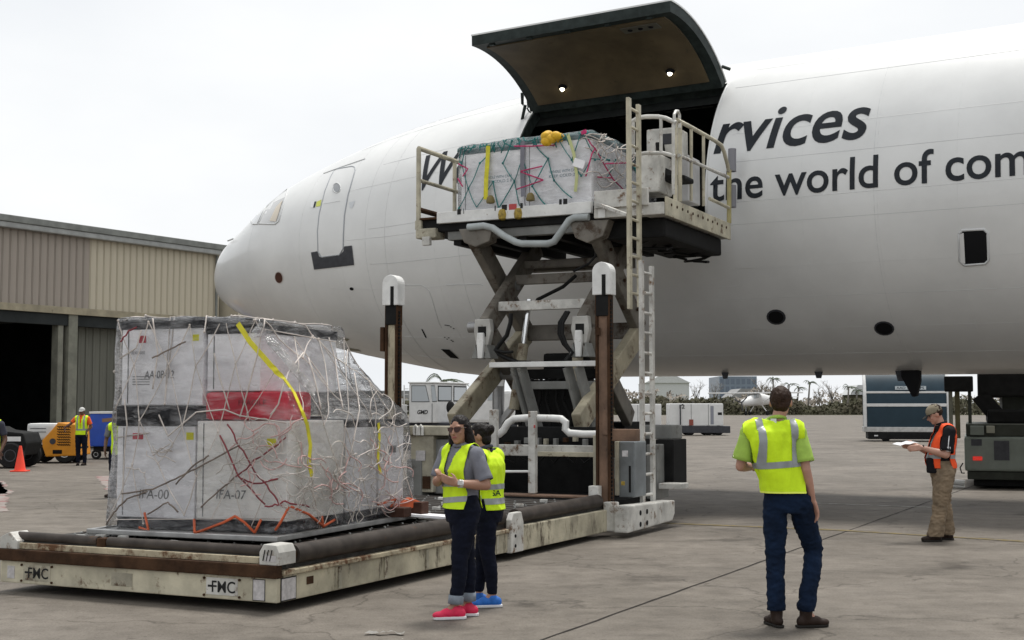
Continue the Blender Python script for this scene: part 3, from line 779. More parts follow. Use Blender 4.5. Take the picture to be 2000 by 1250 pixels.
# right-hand base skirt under the ladder
lb('base_skirt', MB().prism([(7.15, .07), (8.9, .10), (9.0, .2), (9.0, .38), (7.15, .42)], .14, .34, lambda u_, v_, t_: (t_, u_, v_)), m_white_worn, .02)
for y, z in ((7.6, .15), (7.85, .15), (7.6, .30), (7.85, .30)): lb('bolt_hole', MB().cyl((.335, y, z), (.346, y, z), .035, 12), m_hole)
lb('base_front', MB().span((-.02, 7.18, .08), (.16, 7.3, .46)), m_white_worn, .015)
pbox('battery_box', 1280, 858, 1316, 946, 9.5, .6, m_black, .015)
pbox('battery_box_side', 1262, 868, 1284, 975, 9.2, .5, m_grey_paint, .015)
pbox('foot_step', 1286, 944, 1330, 956, 9.1, .35, m_white_worn, .01)
pbox('valve_block', 1252, 830, 1312, 858, 9.9, .5, m_grey_paint, .02)
# ---- scissor lift
LN, LFAR = 9.4, 11.3
ZT, ZM, ZB = 4.42, 2.95, 1.50
def arm(name, w, a_, b_, m, wid=.30, th=.15):
    return lb(name, MB().bar((w, a_[0], a_[1]), (w, b_[0], b_[1]), th, wid, (1, 0, 0) if False else (0, -(b_[1] - a_[1]), b_[0] - a_[0])), m, .025)
for wo, wi in ((-3.08, -2.88), (-1.03, -1.23)):
    a1 = arm('scissor_arm', wo, (LN - .05, ZT), (LFAR, ZM), m_arm, .34)
    a2 = arm('scissor_arm', wi, (LFAR, ZT), (LN, ZM), m_arm, .34)
    a3 = arm('scissor_arm', wo, (LFAR, ZM), (LN - .7, ZB - .05), m_arm_cream, .34)
    a4 = arm('scissor_arm', wi, (LN, ZM), (LFAR, ZB), m_arm, .30)
    for (l, z) in ((LN + .95, (ZT + ZM) / 2), (LFAR, ZM), (LN, ZM), (LN + .8, (ZM + ZB) / 2)):
        lb('pivot_pin', MB().cyl((wo - .1, l, z), (wi + .1, l, z) if wi > wo else (wi - .1, l, z), .085, 14), m_steel, 0, a1, True)
for w in (-2.88, -1.23):     # clevis heads hanging at the near joints
    k_ = lb('clevis', MB().prism([(-.13, .12), (.13, .12), (.15, -.08), (.10, -.30), (-.10, -.30), (-.15, -.08)], LN - .14, LN - .02, lambda u_, v_, t_: (w + u_, t_, ZM + v_)), mat('clevis_grey', (.46, .45, .42), .5, var=.3, wear=.3), .02)
    lb('clevis_gap', MB().span((w - .07, LN - .146, ZM - .16), (w + .07, LN - .141, ZM + .0)), m_black, 0, k_)
    lb('clevis_link', MB().prism([(-.05, -.02), (.05, -.02), (.06, -.18), (.04, -.42), (-.04, -.42), (-.06, -.18)], LN - .22, LN - .15, lambda u_, v_, t_: (w + u_, t_, ZM - .08 + v_)), m_white_clean, .015, k_)
    for sx in (-1, 1): lb('clevis_foot', MB().prism([(0, 0), (sx * .12, 0), (sx * .05, .22)], LN - .18, LN + .1, lambda u_, v_, t_: (w + sx * .05 + u_, t_, ZM - .50 + v_)), m_grey_paint, .01, k_)
def xbeam(l, z, h, m, w0=-3.0, w1=-1.1, d=.12): return lb('scissor_cross_beam', MB().span((w0, l - d / 2, z - h / 2), (w1, l + d / 2, z + h / 2)), m, .012)
xbeam(LN + .34, ZM + .34, .15, m_white_worn, -2.85, -1.25)
xbeam(LN + .95, (ZT + ZM) / 2 + .08, .16, m_arm, -3.0, -1.1)
xbeam(LN + 1.3, (ZT + ZM) / 2 + .36, .12, m_arm, -2.85, -1.25)
xbeam(LFAR, ZM, .26, m_arm, -3.1, -1.0, .2)
xbeam(LFAR - .1, ZT - .35, .2, m_arm, -3.0, -1.1, .2)
xbeam(LN + .9, (ZM + ZB) / 2, .16, m_black, -2.85, -1.25)
p0, p1 = LF.at_l(958, 713, 9.0), LF.at_l(1166, 713, 9.0)
tb = lb('tie_bar', MB().span((p0.x, 8.95, p0.z - .04), (p1.x, 9.05, p0.z + .04)), m_white_clean, .01)
p2 = LF.at_l(985, 752, 9.5)
lb('tie_bar', MB().span((p0.x + .15, 9.45, p2.z - .07), (p1.x, 9.6, p2.z + .05)), m_grey_paint, .01)
for x in (1005, 1018, 1108, 1130):
    c0 = LF.at_l(x, 716, 9.02); lb('tie_leg', MB().bar(c0, (c0.x + .14, 9.35, 1.35), .06, .16), m_grey_paint, .01)
for (x0, x1) in ((1034, 1004), (1142, 1130)):
    a_ = LF.at_l(x0, 585, 9.9); b_ = LF.at_l(x0 - 14, 690, 9.8); c_ = LF.at_l(x1, 800, 9.7)
    cy_ = lb('hydraulic_cylinder', MB().cyl(b_ + (b_ - c_).normalized() * .15, c_, .085, 14), m_arm_cream, 0, None, True)
    lb('piston_rod', MB().cyl(a_, b_, .042, 12), m_chrome, 0, cy_, True)
    a_ = LF.at_l(x0 + 8, 560, 10.2); lb('barrel', MB().cyl(b_, LF.at_l(x1 + 8, 830, 9.75), .06, 12), m_black, 0, cy_, True)
ptube('hydraulic_hose', [(998, 612), (997, 630), (990, 655), (976, 672), (968, 684), (975, 693), (995, 702), (1012, 708), (1036, 709)], .036, 9.25, m_hose)
ptube('hydraulic_hose', [(968, 684), (985, 688), (1002, 687)], .022, 9.2, m_hose)
for k in range(3):
    ptube('hydraulic_hose', [(1112 - k * 3, 608), (1100 - k * 4, 630), (1099 - k * 4, 652), (1106 - k * 3, 672), (1118 - k * 2, 688), (1108 - k * 2, 704)], .024, 9.2 + k * .06, m_hose)
ptube('hydraulic_hose', [(1125, 538), (1100, 560), (1050, 585), (1042, 600)], .03, 10.1, m_hose)
ptube('hydraulic_hose', [(1165, 470), (1163, 500), (1150, 515), (1120, 530)], .02, 9.6, m_hose)
for k in range(7):
    x0 = 1040 + k * 17
    ptube('hydraulic_hose', [(x0, 740), (x0 + rnd.uniform(-10, 10), 780), (x0 + rnd.uniform(-15, 15), 815), (x0 + rnd.uniform(-10, 10), 860)], .03, 9.7 + k * .05, m_hose)
pbox('shadow_fill_block', 1028, 742, 1152, 872, 10.5, .8, m_black, .03)  # black blocks added among the arms to deepen the shadow inside the lift
pbox('shadow_fill_block', 1060, 690, 1140, 742, 10.9, .5, m_black, .05)
# bolts, valves, cables and small plates on the machine
for wo in (-3.17, -.94):
    for k in range(7):
        t = k / 6; lb('bolt', MB().cyl((wo, LN + .1 + t * 1.7, ZT - .1 - t * 1.27), (wo + (.03 if wo > -2 else -.03), LN + .1 + t * 1.7, ZT - .1 - t * 1.27), .025, 8), m_rust)
for k in range(9):
    x, y = 985 + k * 19, 858 + rnd.uniform(-10, 6); pbox('valve', x, y, x + rnd.uniform(5, 11), y + rnd.uniform(6, 14), 8.45, .1, rnd.choice((m_grey_paint, m_rust, m_cream_dirty, m_steel)), .006)
for k in range(6):
    x = 985 + k * 30; ptube('cable', [(x, 872), (x + rnd.uniform(-8, 8), 895), (x + rnd.uniform(5, 25), 905), (x + rnd.uniform(20, 40), 880)], .014, 8.3 + k * .03, m_hose)
for x0, y0, x1, y1, mm in ((1164, 640, 1172, 655, m_rust), (812, 880, 830, 900, m_plate), (1042, 830, 1045, 836, m_redprint), (1215, 880, 1226, 892, m_plate), (1213, 940, 1220, 948, m_ywarn), (825, 930, 840, 955, m_rust)):
    pbox('warning_plate', x0, y0, x1, y1, 7.60 if x0 < 900 else (7.64 if x0 < 1100 else 7.26), .012, mm, .002)
# ---- raised bridge
BR0, BR1 = 9.30, 12.62
bridge = lb('bridge', MB().span((-4.1, BR0 + .1, 4.50), (-.2, BR1, 4.74)), m_black, .02, label='raised bridge deck level with the jet door')
lb('bridge_front_beam', MB().span((-3.72, BR0, 4.62), (-1.06, BR0 + .09, 4.80)), m_white_clean, .01, bridge)
for w in (-3.45, -2.9, -2.3, -1.7, -1.25): lb('under_beam', MB().span((w - .07, BR0 + .2, 4.28), (w + .07, BR1 - .2, 4.498)), m_black, .01, bridge)
lb('under_beam', MB().span((-3.6, BR0 + .15, 4.36), (-1.0, BR0 + .3, 4.499)), m_grey_paint, .01, bridge)
for x0, x1, mm in ((893, 900, m_blackprint), (905, 906, m_blackprint), (966, 968, m_blackprint), (994, 1009, m_redprint), (980, 990, m_blackprint), (1016, 1021, m_blackprint), (1092, 1097, m_blackprint), (1100, 1108, m_blackprint)):
    yy = 414 - (x0 - 890) * .098
    a_, b_ = LF.at_l(x0, yy - 5, BR0 - .002), LF.at_l(x1, yy + 5, BR0 - .002)
    lb('beam_marking', MB().span((a_.x, BR0 - .003, b_.z), (b_.x, BR0 + .002, a_.z)), mm, 0, bridge)
for x, y in ((982, 419), (1013, 417)):
    c0 = LF.at_l(x, y, BR0 + .02); lb('warning_lamp', MB().lathe([(.03, -.09), (.065, -.07), (.075, 0), (.06, .06), (.04, .08)], c0, 12), m_ywarn, 0, bridge, True)
for x, y in ((958, 393), (1036, 388)):
    c0 = LF.at_l(x, y, BR0 + .02); lb('warning_lamp', MB().lathe([(.03, -.04), (.065, -.03), (.07, 0), (.055, .06), (.03, .09)], c0, 12), mat('amber_lamp_dirty', (.16, .12, .03), .5), 0, bridge, True)
ptube('bent_pipe', [(914, 444), (945, 441), (962, 445), (985, 461), (1008, 473), (1020, 476), (1070, 476), (1082, 472), (1098, 450), (1112, 430), (1122, 425), (1150, 424)], .055, 9.22, mat('grey_pipe', (.36, .39, .39), .45, var=.2), 10)
lb('lift_pad', MB().prism([(-3.3, 4.5), (-2.7, 4.5), (-2.75, 4.28), (-3.0, 4.2), (-3.2, 4.28)], 9.25, 9.5, lambda u_, v_, t_: (u_, t_, v_)), m_arm, .02)
lb('lift_pad', MB().prism([(-1.4, 4.5), (-.75, 4.5), (-.85, 4.25), (-1.1, 4.16), (-1.3, 4.25)], 9.25, 9.5, lambda u_, v_, t_: (u_, t_, v_)), m_arm, .02)
# left wing of the bridge and its guard rail
WL = -4.12
lb('bridge_side_beam', MB().span((WL - .03, BR0 + .05, 4.55), (WL + .09, BR1, 4.70)), m_cream_dirty, .012, bridge)
lb('bridge_side_box', MB().span((WL, BR0 + .02, 4.40), (-3.75, BR0 + .35, 4.56)), m_cream_dirty, .02, bridge)
lb('bridge_side_box', MB().span((-3.98, BR0 - .02, 4.28), (-3.84, BR0 + .06, 4.42)), m_white_worn, .012, bridge)
lb('bridge_side_plate', MB().span((-4.05, BR0 + .03, 4.70), (-3.5, BR0 + .4, 4.735)), m_rust, .01, bridge)
def rail(name, pts, r=.03, m=None): return lb(name, MB().tube(pts, r, 8), m or m_cream, 0, bridge, True)
nz = LF.at_l(815, 290, BR0 + .08).z; mz = LF.at_l(815, 352, BR0 + .08).z
rail('guard_post', [(WL + .02, BR0 + .08, 4.6), (WL + .02, BR0 + .08, nz)], .04)
for y in (10.6, 11.8): rail('guard_post', [(WL + .02, y, 4.6), (WL + .02, y, nz)], .035)
rail('guard_rail', [(WL + .02, BR0 + .08, nz), (WL + .02, BR1 - .1, nz)], .04); rail('guard_rail', [(WL + .02, BR0 + .08, mz), (WL + .02, BR1 - .1, mz)], .032)
rail('toe_board', [(WL + .02, BR0 + .08, 4.88), (WL + .02, BR1 - .1, 4.86)], .045, m_rust)
# operator's balcony on the right
WR = .13
lb('balcony_floor', MB().span((-.98, 9.22, 4.52), (WR, BR1 - .1, 4.70)), m_white_worn, .015, bridge)
lb('balcony_skirt', MB().span((-.95, 9.16, 4.66), (-.1, 9.22, 4.92)), m_white_worn, .01, bridge)
lb('balcony_skirt', MB().span((WR, 9.25, 4.50), (WR + .035, BR1 - .15, 4.78)), m_cream, .01, bridge)
for k in range(12): lb('bolt', MB().cyl((WR + .03, 9.45 + k * .25, 4.68), (WR + .045, 9.45 + k * .25, 4.68), .022, 8), m_rust, 0, bridge)
lb('balcony_underside', MB().span((-.9, 9.5, 4.22), (.05, BR1 - .3, 4.51)), m_black, .04, bridge)
for k in range(6):
    y_ = 9.9 + k * .42; dz = rnd.uniform(.03, .13)
    lb('cable_loop', MB().tube([(-.1 - .5 * rnd.random(), y_ + q * .12, 4.24 - dz * math.sin(math.pi * q / 6)) for q in range(7)], .022, 6), m_hose, 0, bridge, True)
def rw(x, y, w=WR): return LF.at_w(x, y, w)
rail('guard_rail', [rw(1322, 234), rw(1345, 246), rw(1372, 261), rw(1395, 274), rw(1409, 284), rw(1414, 296), rw(1421, 322), rw(1423, 335)], .034, m_cream)
rail('guard_rail', [rw(1325, 303), rw(1370, 323), rw(1422, 346)], .03, m_white_worn)
rail('guard_rail', [rw(1386, 388), rw(1424, 406)], .03, m_cream)
rail('guard_post', [rw(1424, 332), rw(1424, 436)], .04, mat('yellowed_post', (.42, .37, .17), .6, var=.3, wear=.3))
for x, y0, y1 in ((1350, 248, 392), (1374, 262, 402)): rail('guard_post', [rw(x, y0), rw(x, y1)], .026, m_cream)
for x in (1319, 1328): rail('guard_post', [rw(x, 236), rw(x, 394)], .034, m_cream)
rail('grab_hoop', [rw(1317, 250), rw(1317, 224), rw(1320, 217), rw(1324, 217), rw(1327, 224), rw(1327, 250)], .024, m_white_worn)
for y0, y1 in ((291, 335), (362, 405)):
    a_, b_ = rw(1430, y0), rw(1430, y1); lb('rubber_bumper', MB().cyl(a_, b_, .07, 12), mat('grey_rubber', (.20, .20, .22), .6), 0, bridge, True)
NB = 9.28
def rl(x, y, l=NB): return LF.at_l(x, y, l)
rail('guard_rail', [rl(1234, 238), rl(1246, 230), rl(1262, 228), rl(1285, 228), rl(1300, 231), rl(1320, 240)], .034, m_white_worn)
rail('guard_rail', [rl(1240, 302), rl(1262, 299), rl(1295, 299), rl(1318, 305)], .03, m_white_worn)
for x in (1237, 1291, 1315): rail('guard_post', [rl(x, 232), rl(x, 380 if x > 1300 else 302)], .026, m_white_worn)
cons = pbox('control_console', 1262, 253, 1324, 300, 10.1, .5, m_white_worn, .03, bridge)
pbox('console_grille', 1292, 262, 1322, 280, 10.094, .01, m_scuff, 0, bridge)
pbox('console_cabinet', 1246, 302, 1288, 374, 9.7, .6, m_white_worn, .03, bridge)
pbox('console_cabinet', 1318, 304, 1345, 392, 11.0, .6, mat('pale_grey_panel', (.5, .5, .5), .5, var=.2), .02, bridge)
lb('seat', MB().prism([(0, 0), (.42, 0), (.42, .08), (.12, .1), (.04, .62), (-.06, .62)], -.25, .2, lambda u_, v_, t_: LF.at_l(1297, 360, 10.2) + Vector((u_, t_, v_))), m_black, .03, bridge)
pbox('control_stick', 1290, 312, 1296, 358, 9.9, .05, m_grey_paint, .005, bridge)
# ---- two ladders
def ladder(w, l0, l1, z0, z0b, z1, z1b, nr, m):
    r_ = lb('ladder', MB().box((w, l0, (z0 + z1) / 2), (.05, .10, z1 - z0)), m, .006, label=None)
    lb('ladder_rail', MB().box((w, l1, (z0b + z1b) / 2), (.05, .10, z1b - z0b)), m, .006, r_)
    for k in range(nr):
        z = z0b + .18 + k * (z1b - z0b - .3) / (nr - 1)
        lb('rung', MB().cyl((w, l0 + .03, z), (w, l1 - .03, z), .022, 8), m, 0, r_, True)
    return r_
zt = LF.at_w(1226, 190, -.2).z; l0 = LF.at_w(1229, 400, -.2).y; l1 = LF.at_w(1248, 400, -.2).y
ladder(-.2, l0, l1, LF.at_w(1231, 604, -.2).z, LF.at_w(1250, 600, -.2).z, zt, zt - .02, 11, m_cream)
l0 = LF.at_w(1254, 760, .1).y; l1 = LF.at_w(1274, 760, .1).y
ladder(.1, l0, l1, .3, .3, LF.at_w(1262, 512, .1).z, LF.at_w(1272, 520, .1).z, 12, m_white_worn)
lb('ladder_brace', MB().bar(LF.at_l(1166, 398, 9.2), LF.at_l(1226, 420, 8.7), .06, .05), m_white_worn, .01)
pbox('ladder_bracket', 1168, 400, 1182, 425, 9.2, .05, m_white_clean, .005)
# ================================================================== palletised cargo
m_boxw = mat('white_shipping_box', (0.88, 0.875, 0.90), 0.6, var=0.10, vscale=2.0, bump=.05, bscale=12)
m_boxw2 = mat('cream_shipping_box', (0.88, 0.865, 0.83), 0.6, var=0.12, vscale=2.0, bump=.05, bscale=12)
m_lid = mat('black_box_lid', (0.020, 0.021, 0.026), 0.5, var=0.3, vscale=5)
m_redbox = mat('red_wrapped_box', (0.60, 0.020, 0.05), 0.45, var=0.25, vscale=3, bump=.2, bscale=9)
m_alu = mat('aluminium_pallet', (0.52, 0.52, 0.51), 0.38, metal=0.75, var=.25, vscale=4)
m_cordw = mat('white_net_cord', (0.60, 0.545, 0.50), 0.8, var=0.3, vscale=3)
m_cordp = mat('pink_net_cord', (0.48, 0.14, 0.16), 0.8, var=0.35, vscale=4)
m_cordr = mat('dark_red_net_cord', (0.24, 0.035, 0.045), 0.8, var=0.35, vscale=4)
m_cordo = mat('orange_strap', (0.58, 0.11, 0.035), 0.7, var=0.25, vscale=5)
m_cordb = mat('grey_brown_cord', (0.20, 0.16, 0.13), 0.85, var=0.4, vscale=5)
m_cordt = mat('teal_net_cord', (0.02, 0.20, 0.19), 0.8, var=0.4, vscale=5)
m_cordm = mat('magenta_net_cord', (0.55, 0.035, 0.15), 0.8, var=0.3, vscale=5)
m_ystrap = mat('yellow_strap', (0.66, 0.60, 0.02), 0.55, var=0.2, vscale=8)
m_ink = mat('marker_ink', (0.17, 0.175, 0.18), 0.7, var=.5, vscale=25)
m_yst = mat('yellow_sticker', (0.68, 0.66, 0.02), 0.5)
def film_material(name, lo, hi, tint):
    m = bpy.data.materials.new(name); m.use_nodes = True
    nt = m.node_tree; N = nt.nodes; L = nt.links; p = N['Principled BSDF']; out = N['Material Output']
    p.inputs['Base Color'].default_value = (*tint, 1); p.inputs['Roughness'].default_value = 0.16; p.inputs['Specular IOR Level'].default_value = 0.75
    tc = N.new('ShaderNodeTexCoord')
    mp = N.new('ShaderNodeMapping'); mp.inputs['Rotation'].default_value = (.3, .5, .2); mp.inputs['Scale'].default_value = (1.2, 1.2, 4.5)
    n1 = N.new('ShaderNodeTexNoise'); n1.inputs['Scale'].default_value = 1.9; n1.inputs['Detail'].default_value = 9; n1.inputs['Roughness'].default_value = .68; n1.inputs['Distortion'].default_value = 1.1
    L.new(tc.outputs['Object'], mp.inputs[0]); L.new(mp.outputs[0], n1.inputs['Vector'])
    mr = N.new('ShaderNodeMapRange'); mr.inputs[1].default_value = .44; mr.inputs[2].default_value = .66; mr.inputs[3].default_value = lo; mr.inputs[4].default_value = hi
    L.new(n1.outputs['Fac'], mr.inputs[0])
    n2 = N.new('ShaderNodeTexNoise'); n2.inputs['Scale'].default_value = 7.0; n2.inputs['Detail'].default_value = 7; n2.inputs['Distortion'].default_value = 2.2; n2.inputs['Roughness'].default_value = .6
    mp2 = N.new('ShaderNodeMapping'); mp2.inputs['Rotation'].default_value = (.2, -.6, .4); mp2.inputs['Scale'].default_value = (.5, .5, 1.7)
    L.new(tc.outputs['Object'], mp2.inputs[0]); L.new(mp2.outputs[0], n2.inputs['Vector'])
    bp = N.new('ShaderNodeBump'); bp.inputs['Strength'].default_value = .8; bp.inputs['Distance'].default_value = .06
    L.new(n2.outputs['Fac'], bp.inputs['Height']); L.new(bp.outputs[0], p.inputs['Normal'])
    tr = N.new('ShaderNodeBsdfTransparent'); mx = N.new('ShaderNodeMixShader')
    tl = N.new('ShaderNodeBsdfTranslucent'); tl.inputs['Color'].default_value = (*tint, 1); df = N.new('ShaderNodeBsdfDiffuse'); df.inputs['Color'].default_value = (*tint, 1)
    L.new(bp.outputs[0], df.inputs['Normal']); m0 = N.new('ShaderNodeMixShader'); m0.inputs[0].default_value = .12; L.new(df.outputs[0], m0.inputs[1]); L.new(tl.outputs[0], m0.inputs[2])
    L.new(mr.outputs[0], mx.inputs[0]); L.new(tr.outputs[0], mx.inputs[1]); L.new(m0.outputs[0], mx.inputs[2])
    gl = N.new('ShaderNodeBsdfGlossy'); gl.inputs['Roughness'].default_value = .10; L.new(bp.outputs[0], gl.inputs['Normal'])
    fr = N.new('ShaderNodeFresnel'); fr.inputs['IOR'].default_value = 1.24; L.new(bp.outputs[0], fr.inputs['Normal'])
    m2 = N.new('ShaderNodeMixShader'); L.new(fr.outputs[0], m2.inputs[0]); L.new(mx.outputs[0], m2.inputs[1]); L.new(gl.outputs[0], m2.inputs[2]); L.new(m2.outputs[0], out.inputs['Surface'])
    return m
m_film = film_material('clear_plastic_film', .0, .26, (.97, .97, .985))
m_film2 = film_material('milky_plastic_film', .0, .24, (.97, .97, .985))

def hull_mesh(pts, cell=.07, amp=.012, seed=0, press=None):
    bm = bmesh.new()
    for p in pts: bm.verts.new(p)
    r_ = bmesh.ops.convex_hull(bm, input=bm.verts)
    bmesh.ops.delete(bm, geom=[v for v in bm.verts if not v.link_faces], context='VERTS')
    bmesh.ops.triangulate(bm, faces=bm.faces)
    for _ in range(7):
        ed = [e for e in bm.edges if e.calc_length() > cell]
        if not ed: break
        bmesh.ops.subdivide_edges(bm, edges=ed, cuts=1); bmesh.ops.triangulate(bm, faces=bm.faces)
    bmesh.ops.recalc_face_normals(bm, faces=bm.faces)
    if press:
        for v in bm.verts: v.co = press(v.co)
    bm.normal_update()
    co = []
    for v in bm.verts:
        q = v.co * 2.6 + Vector((seed, 0, 0)); q2 = v.co * 8 + Vector((0, seed, 0))
        n_ = mnoise.noise(q) * 1.3 + abs(mnoise.noise(Vector((q2.x, q2.y, q2.z * .45)))) * .9
        co.append(v.co + v.normal * (.012 + amp * n_))
    for v, c in zip(bm.verts, co): v.co = c
    return bm

class Cargo:
    def __init__(s, frame, pts, seed, press=None):
        s.fr = frame
        bm = hull_mesh(pts, .06, .019, seed, press); s.bm = bm
        s.bv = BVHTree.FromBMesh(bm)
    def film(s, name, m, label):
        me = bpy.data.meshes.new(name); s.bm.to_mesh(me)
        o = mobj(name, me, m, None, 'all'); o.location = s.fr.o; o.rotation_euler.z = s.fr.rz
        return tag(o, label, 'wrap')
    def cast(s, o_, d_):
        p, n_, _, _ = s.bv.ray_cast(Vector(o_), Vector(d_).normalized())
        return p, n_
    def side(s, face, q, z):
        if face == 'front': return s.cast((q, -3, z), (0, 1, 0))
        if face == 'right': return s.cast((4, q, z), (-1, 0, 0))
        if face == 'left': return s.cast((-9, q, z), (1, 0, 0))
        return s.cast((q, z, 9), (0, 0, -1))
    def pix(s, x, y):
        return s.cast(s.fr.i @ CAM, s.fr.i.to_3x3() @ ray(x, y))
    def cord(s, mb, face, a_, b_, r=.006, off=.012, sag=.02):
        P = []
        for k in range(7):
            t = k / 6; p, n_ = s.side(face, a_[0] + (b_[0] - a_[0]) * t, a_[1] + (b_[1] - a_[1]) * t - sag * math.sin(math.pi * t))
            if p is not None: P.append(p + n_ * off)
        if len(P) > 2: mb.tube(P, r, 5, False)
    def pcord(s, mb, pts, r=.007, off=.014, n=5, wob=0.0):
        P = []
        for (x0, y0), (x1, y1) in zip(pts[:-1], pts[1:]):
            for k in range(n):
                t = k / n; p, n_ = s.pix(x0 + (x1 - x0) * t + rnd.uniform(-wob, wob), y0 + (y1 - y0) * t + rnd.uniform(-wob, wob))
                if p is not None: P.append(p + n_ * off)
        p, n_ = s.pix(*pts[-1])
        if p is not None: P.append(p + n_ * off)
        if len(P) > 1: mb.tube(P, r, 5, True)
    def pstrap(s, pts, w, name, m, parent, off=.02, n=6):
        P = []
        for (x0, y0), (x1, y1) in zip(pts[:-1], pts[1:]):
            for k in range(n):
                t = k / n; P.append(s.pix(x0 + (x1 - x0) * t, y0 + (y1 - y0) * t))
        P.append(s.pix(*pts[-1])); P = [q for q in P if q[0] is not None]
        vs_, fs = [], []
        for i, (p, n_) in enumerate(P):
            t = (P[min(i + 1, len(P) - 1)][0] - P[max(0, i - 1)][0]).normalized(); sd = t.cross(n_).normalized()
            for a_, h_ in ((-w / 2, 0), (w / 2, 0), (w / 2, .005), (-w / 2, .005)): vs_.append(p + n_ * (off + h_) + sd * a_)
        for i in range(len(P) - 1):
            for k in range(4): fs.append((i * 4 + k, i * 4 + (k + 1) % 4, i * 4 + 4 + (k + 1) % 4, i * 4 + 4 + k))
        return MB().add(vs_, fs).build(name, m, parent)
    def tangle(s, mb, x0, y0, x1, y1, num, r=.006, ln=6, step=14):
        for _ in range(num):
            x, y = rnd.uniform(x0, x1), rnd.uniform(y0, y1); an = rnd.uniform(0, 6.28); P = []
            for k in range(ln):
                p, n_ = s.pix(x, y)
                if p is not None: P.append(p + n_ * (.015 + rnd.random() * .035))
                an += rnd.uniform(-1.1, 1.1); x += math.cos(an) * step; y += math.sin(an) * step * .9
            if len(P) > 2:
                Q = []
                for i in range(len(P) - 1):
                    for k in range(3):
                        t = k / 3; p_1 = P[max(0, i - 1)]; p0_ = P[i]; p1_ = P[i + 1]; p2_ = P[min(len(P) - 1, i + 2)]
                        Q.append(.5 * ((2 * p0_) + (p1_ - p_1) * t + (2 * p_1 - 5 * p0_ + 4 * p1_ - p2_) * t * t + (3 * p0_ - p_1 - 3 * p1_ + p2_) * t ** 3))
                mb.tube(Q + [P[-1]], r, 4, False)
    def net(s, mb, face, q0, q1, z0, z1, nq, nz_, jit=.05, r=.006, skip=0.0):
        node = {}
        for j in range(nz_ + 1):
            for i in range(-1, nq + 2):
                node[i, j] = (q0 + (q1 - q0) * (i + (.5 if j % 2 else 0)) / nq + rnd.uniform(-jit, jit), z0 + (z1 - z0) * j / nz_ + rnd.uniform(-jit, jit))
        for (i, j), q in node.items():
            p, n_ = s.side(face, *q)
            if p is not None and rnd.random() < .9: mb.ball(p + n_ * .014, r * 2.3, 6, 4)
        for j in range(nz_):
            for i in range(nq + 1):
                for i2 in ((i, i - 1) if j % 2 == 0 else (i, i + 1)):
                    if rnd.random() < skip: continue
                    s.cord(mb, face, node[i, j], node[i2, j + 1], r * rnd.uniform(.8, 1.2))

def at_frame(o, fr):
    o.location = fr.o; o.rotation_euler.z = fr.rz; return o
def ship_box(fr, ext, label, m, lid=None, foot=None, group='shipping boxes', lidm=None):
    """one shipping box: ext = w0 w1 l0 l1 z0 z1 in the pallet's frame"""
    w0, w1, l0, l1, z0, z1 = ext; c = fr.m @ Vector(((w0 + w1) / 2, (l0 + l1) / 2, z0))
    o = thing('shipping_box', label, 'box', c, fr.rz, group)
    hx, hy, h = (w1 - w0) / 2, (l1 - l0) / 2, z1 - z0
    top = h - (lid or 0); bot = foot or 0
    MB().span((-hx, -hy, bot), (hx, hy, top)).build('box_body', m, o, bevel=.012)
    if lid: MB().span((-hx - .012, -hy - .012, top - .004), (hx + .012, hy + .012, h)).build('lid', lidm or m_lid, o, bevel=.012)
    if foot: MB().span((-hx + .005, -hy + .005, 0), (hx - .005, hy - .005, bot)).build('foot', m_lid, o, bevel=.008)
    MB().span((-hx + .07, -hy - .004, bot + .02), (-hx + .08, -hy, top - .02)).build('edge_seam', m_ink, o)
    return o, hx, hy, h

# ---------------- pallet load on the lowered platform
PF = Frame((-2.095, 11.944, 0), 22)
pal = thing('cargo_pallet', 'flat aluminium pallet lying on the lowered loader platform', 'pallet', PF.o + Vector((0, 0, .49)), PF.rz)
MB().span((-2.06, 0, .02), (0, 3.12, .05)).build('pallet_sheet', m_alu, pal)
for a_, b_ in (((-2.08, -.02, .012), (.02, .03, .062)), ((-2.08, 3.09, .012), (.02, 3.14, .062)), ((-2.08, .032, .012), (-2.03, 3.088, .062)), ((-.03, .032, .012), (.02, 3.088, .062))):
    MB().span(a_, b_).build('edge_rail', m_alu, pal, bevel=.008)
Zp = .545
BA, hx, hy, h = ship_box(PF, (-1.99, -1.09, .30, 1.42, Zp, 1.71), 'white box with a wide black lid, lower left of the wrapped load', m_boxw, .19, .10)
lettering('marker_writing', 'IFA-00', m_ink, BA, (-.18, -hy - .005, .28), (1, 0, 0), (0, 0, 1), .09, .34, 0, .1)
MB().span((hx - .10, -hy - .004, h - .32), (hx - .02, -hy, h - .25)).build('sticker', m_yst, BA); MB().span((-hx + .18, -hy - .004, h - .32), (-hx + .30, -hy, h - .26)).build('sticker', m_redbox, BA)
BB, hx, hy, h = ship_box(PF, (-1.07, -.08, .30, 1.35, Zp, 1.57), 'cream box under the red package at the near corner of the wrapped load', m_boxw2, None, .11)
lettering('marker_writing', 'IFA-07', m_ink, BB, (-.27, -hy - .005, .30), (1, 0, 0), (0, 0, 1), .085, .33, .004, .12)
MB().span((hx - .22, -hy - .004, h - .24), (hx - .12, -hy, h - .16)).build('sticker', m_yst, BB)
BC, hx, hy, h = ship_box(PF, (-1.07, -.08, 1.40, 2.05, Zp, 1.57), 'white black-rimmed box behind the cream one on the right side of the wrapped load', m_boxw, .07, .11)
BC2, hx, hy, h = ship_box(PF, (-1.07, -.08, 2.09, 2.66, Zp, 1.57), 'white black-rimmed box at the far right end of the wrapped load', m_boxw, .07, .11)
MB().span((hx, -.1, h - .35), (hx + .004, .1, h - .28)).build('printed_mark', m_ink, BC2)
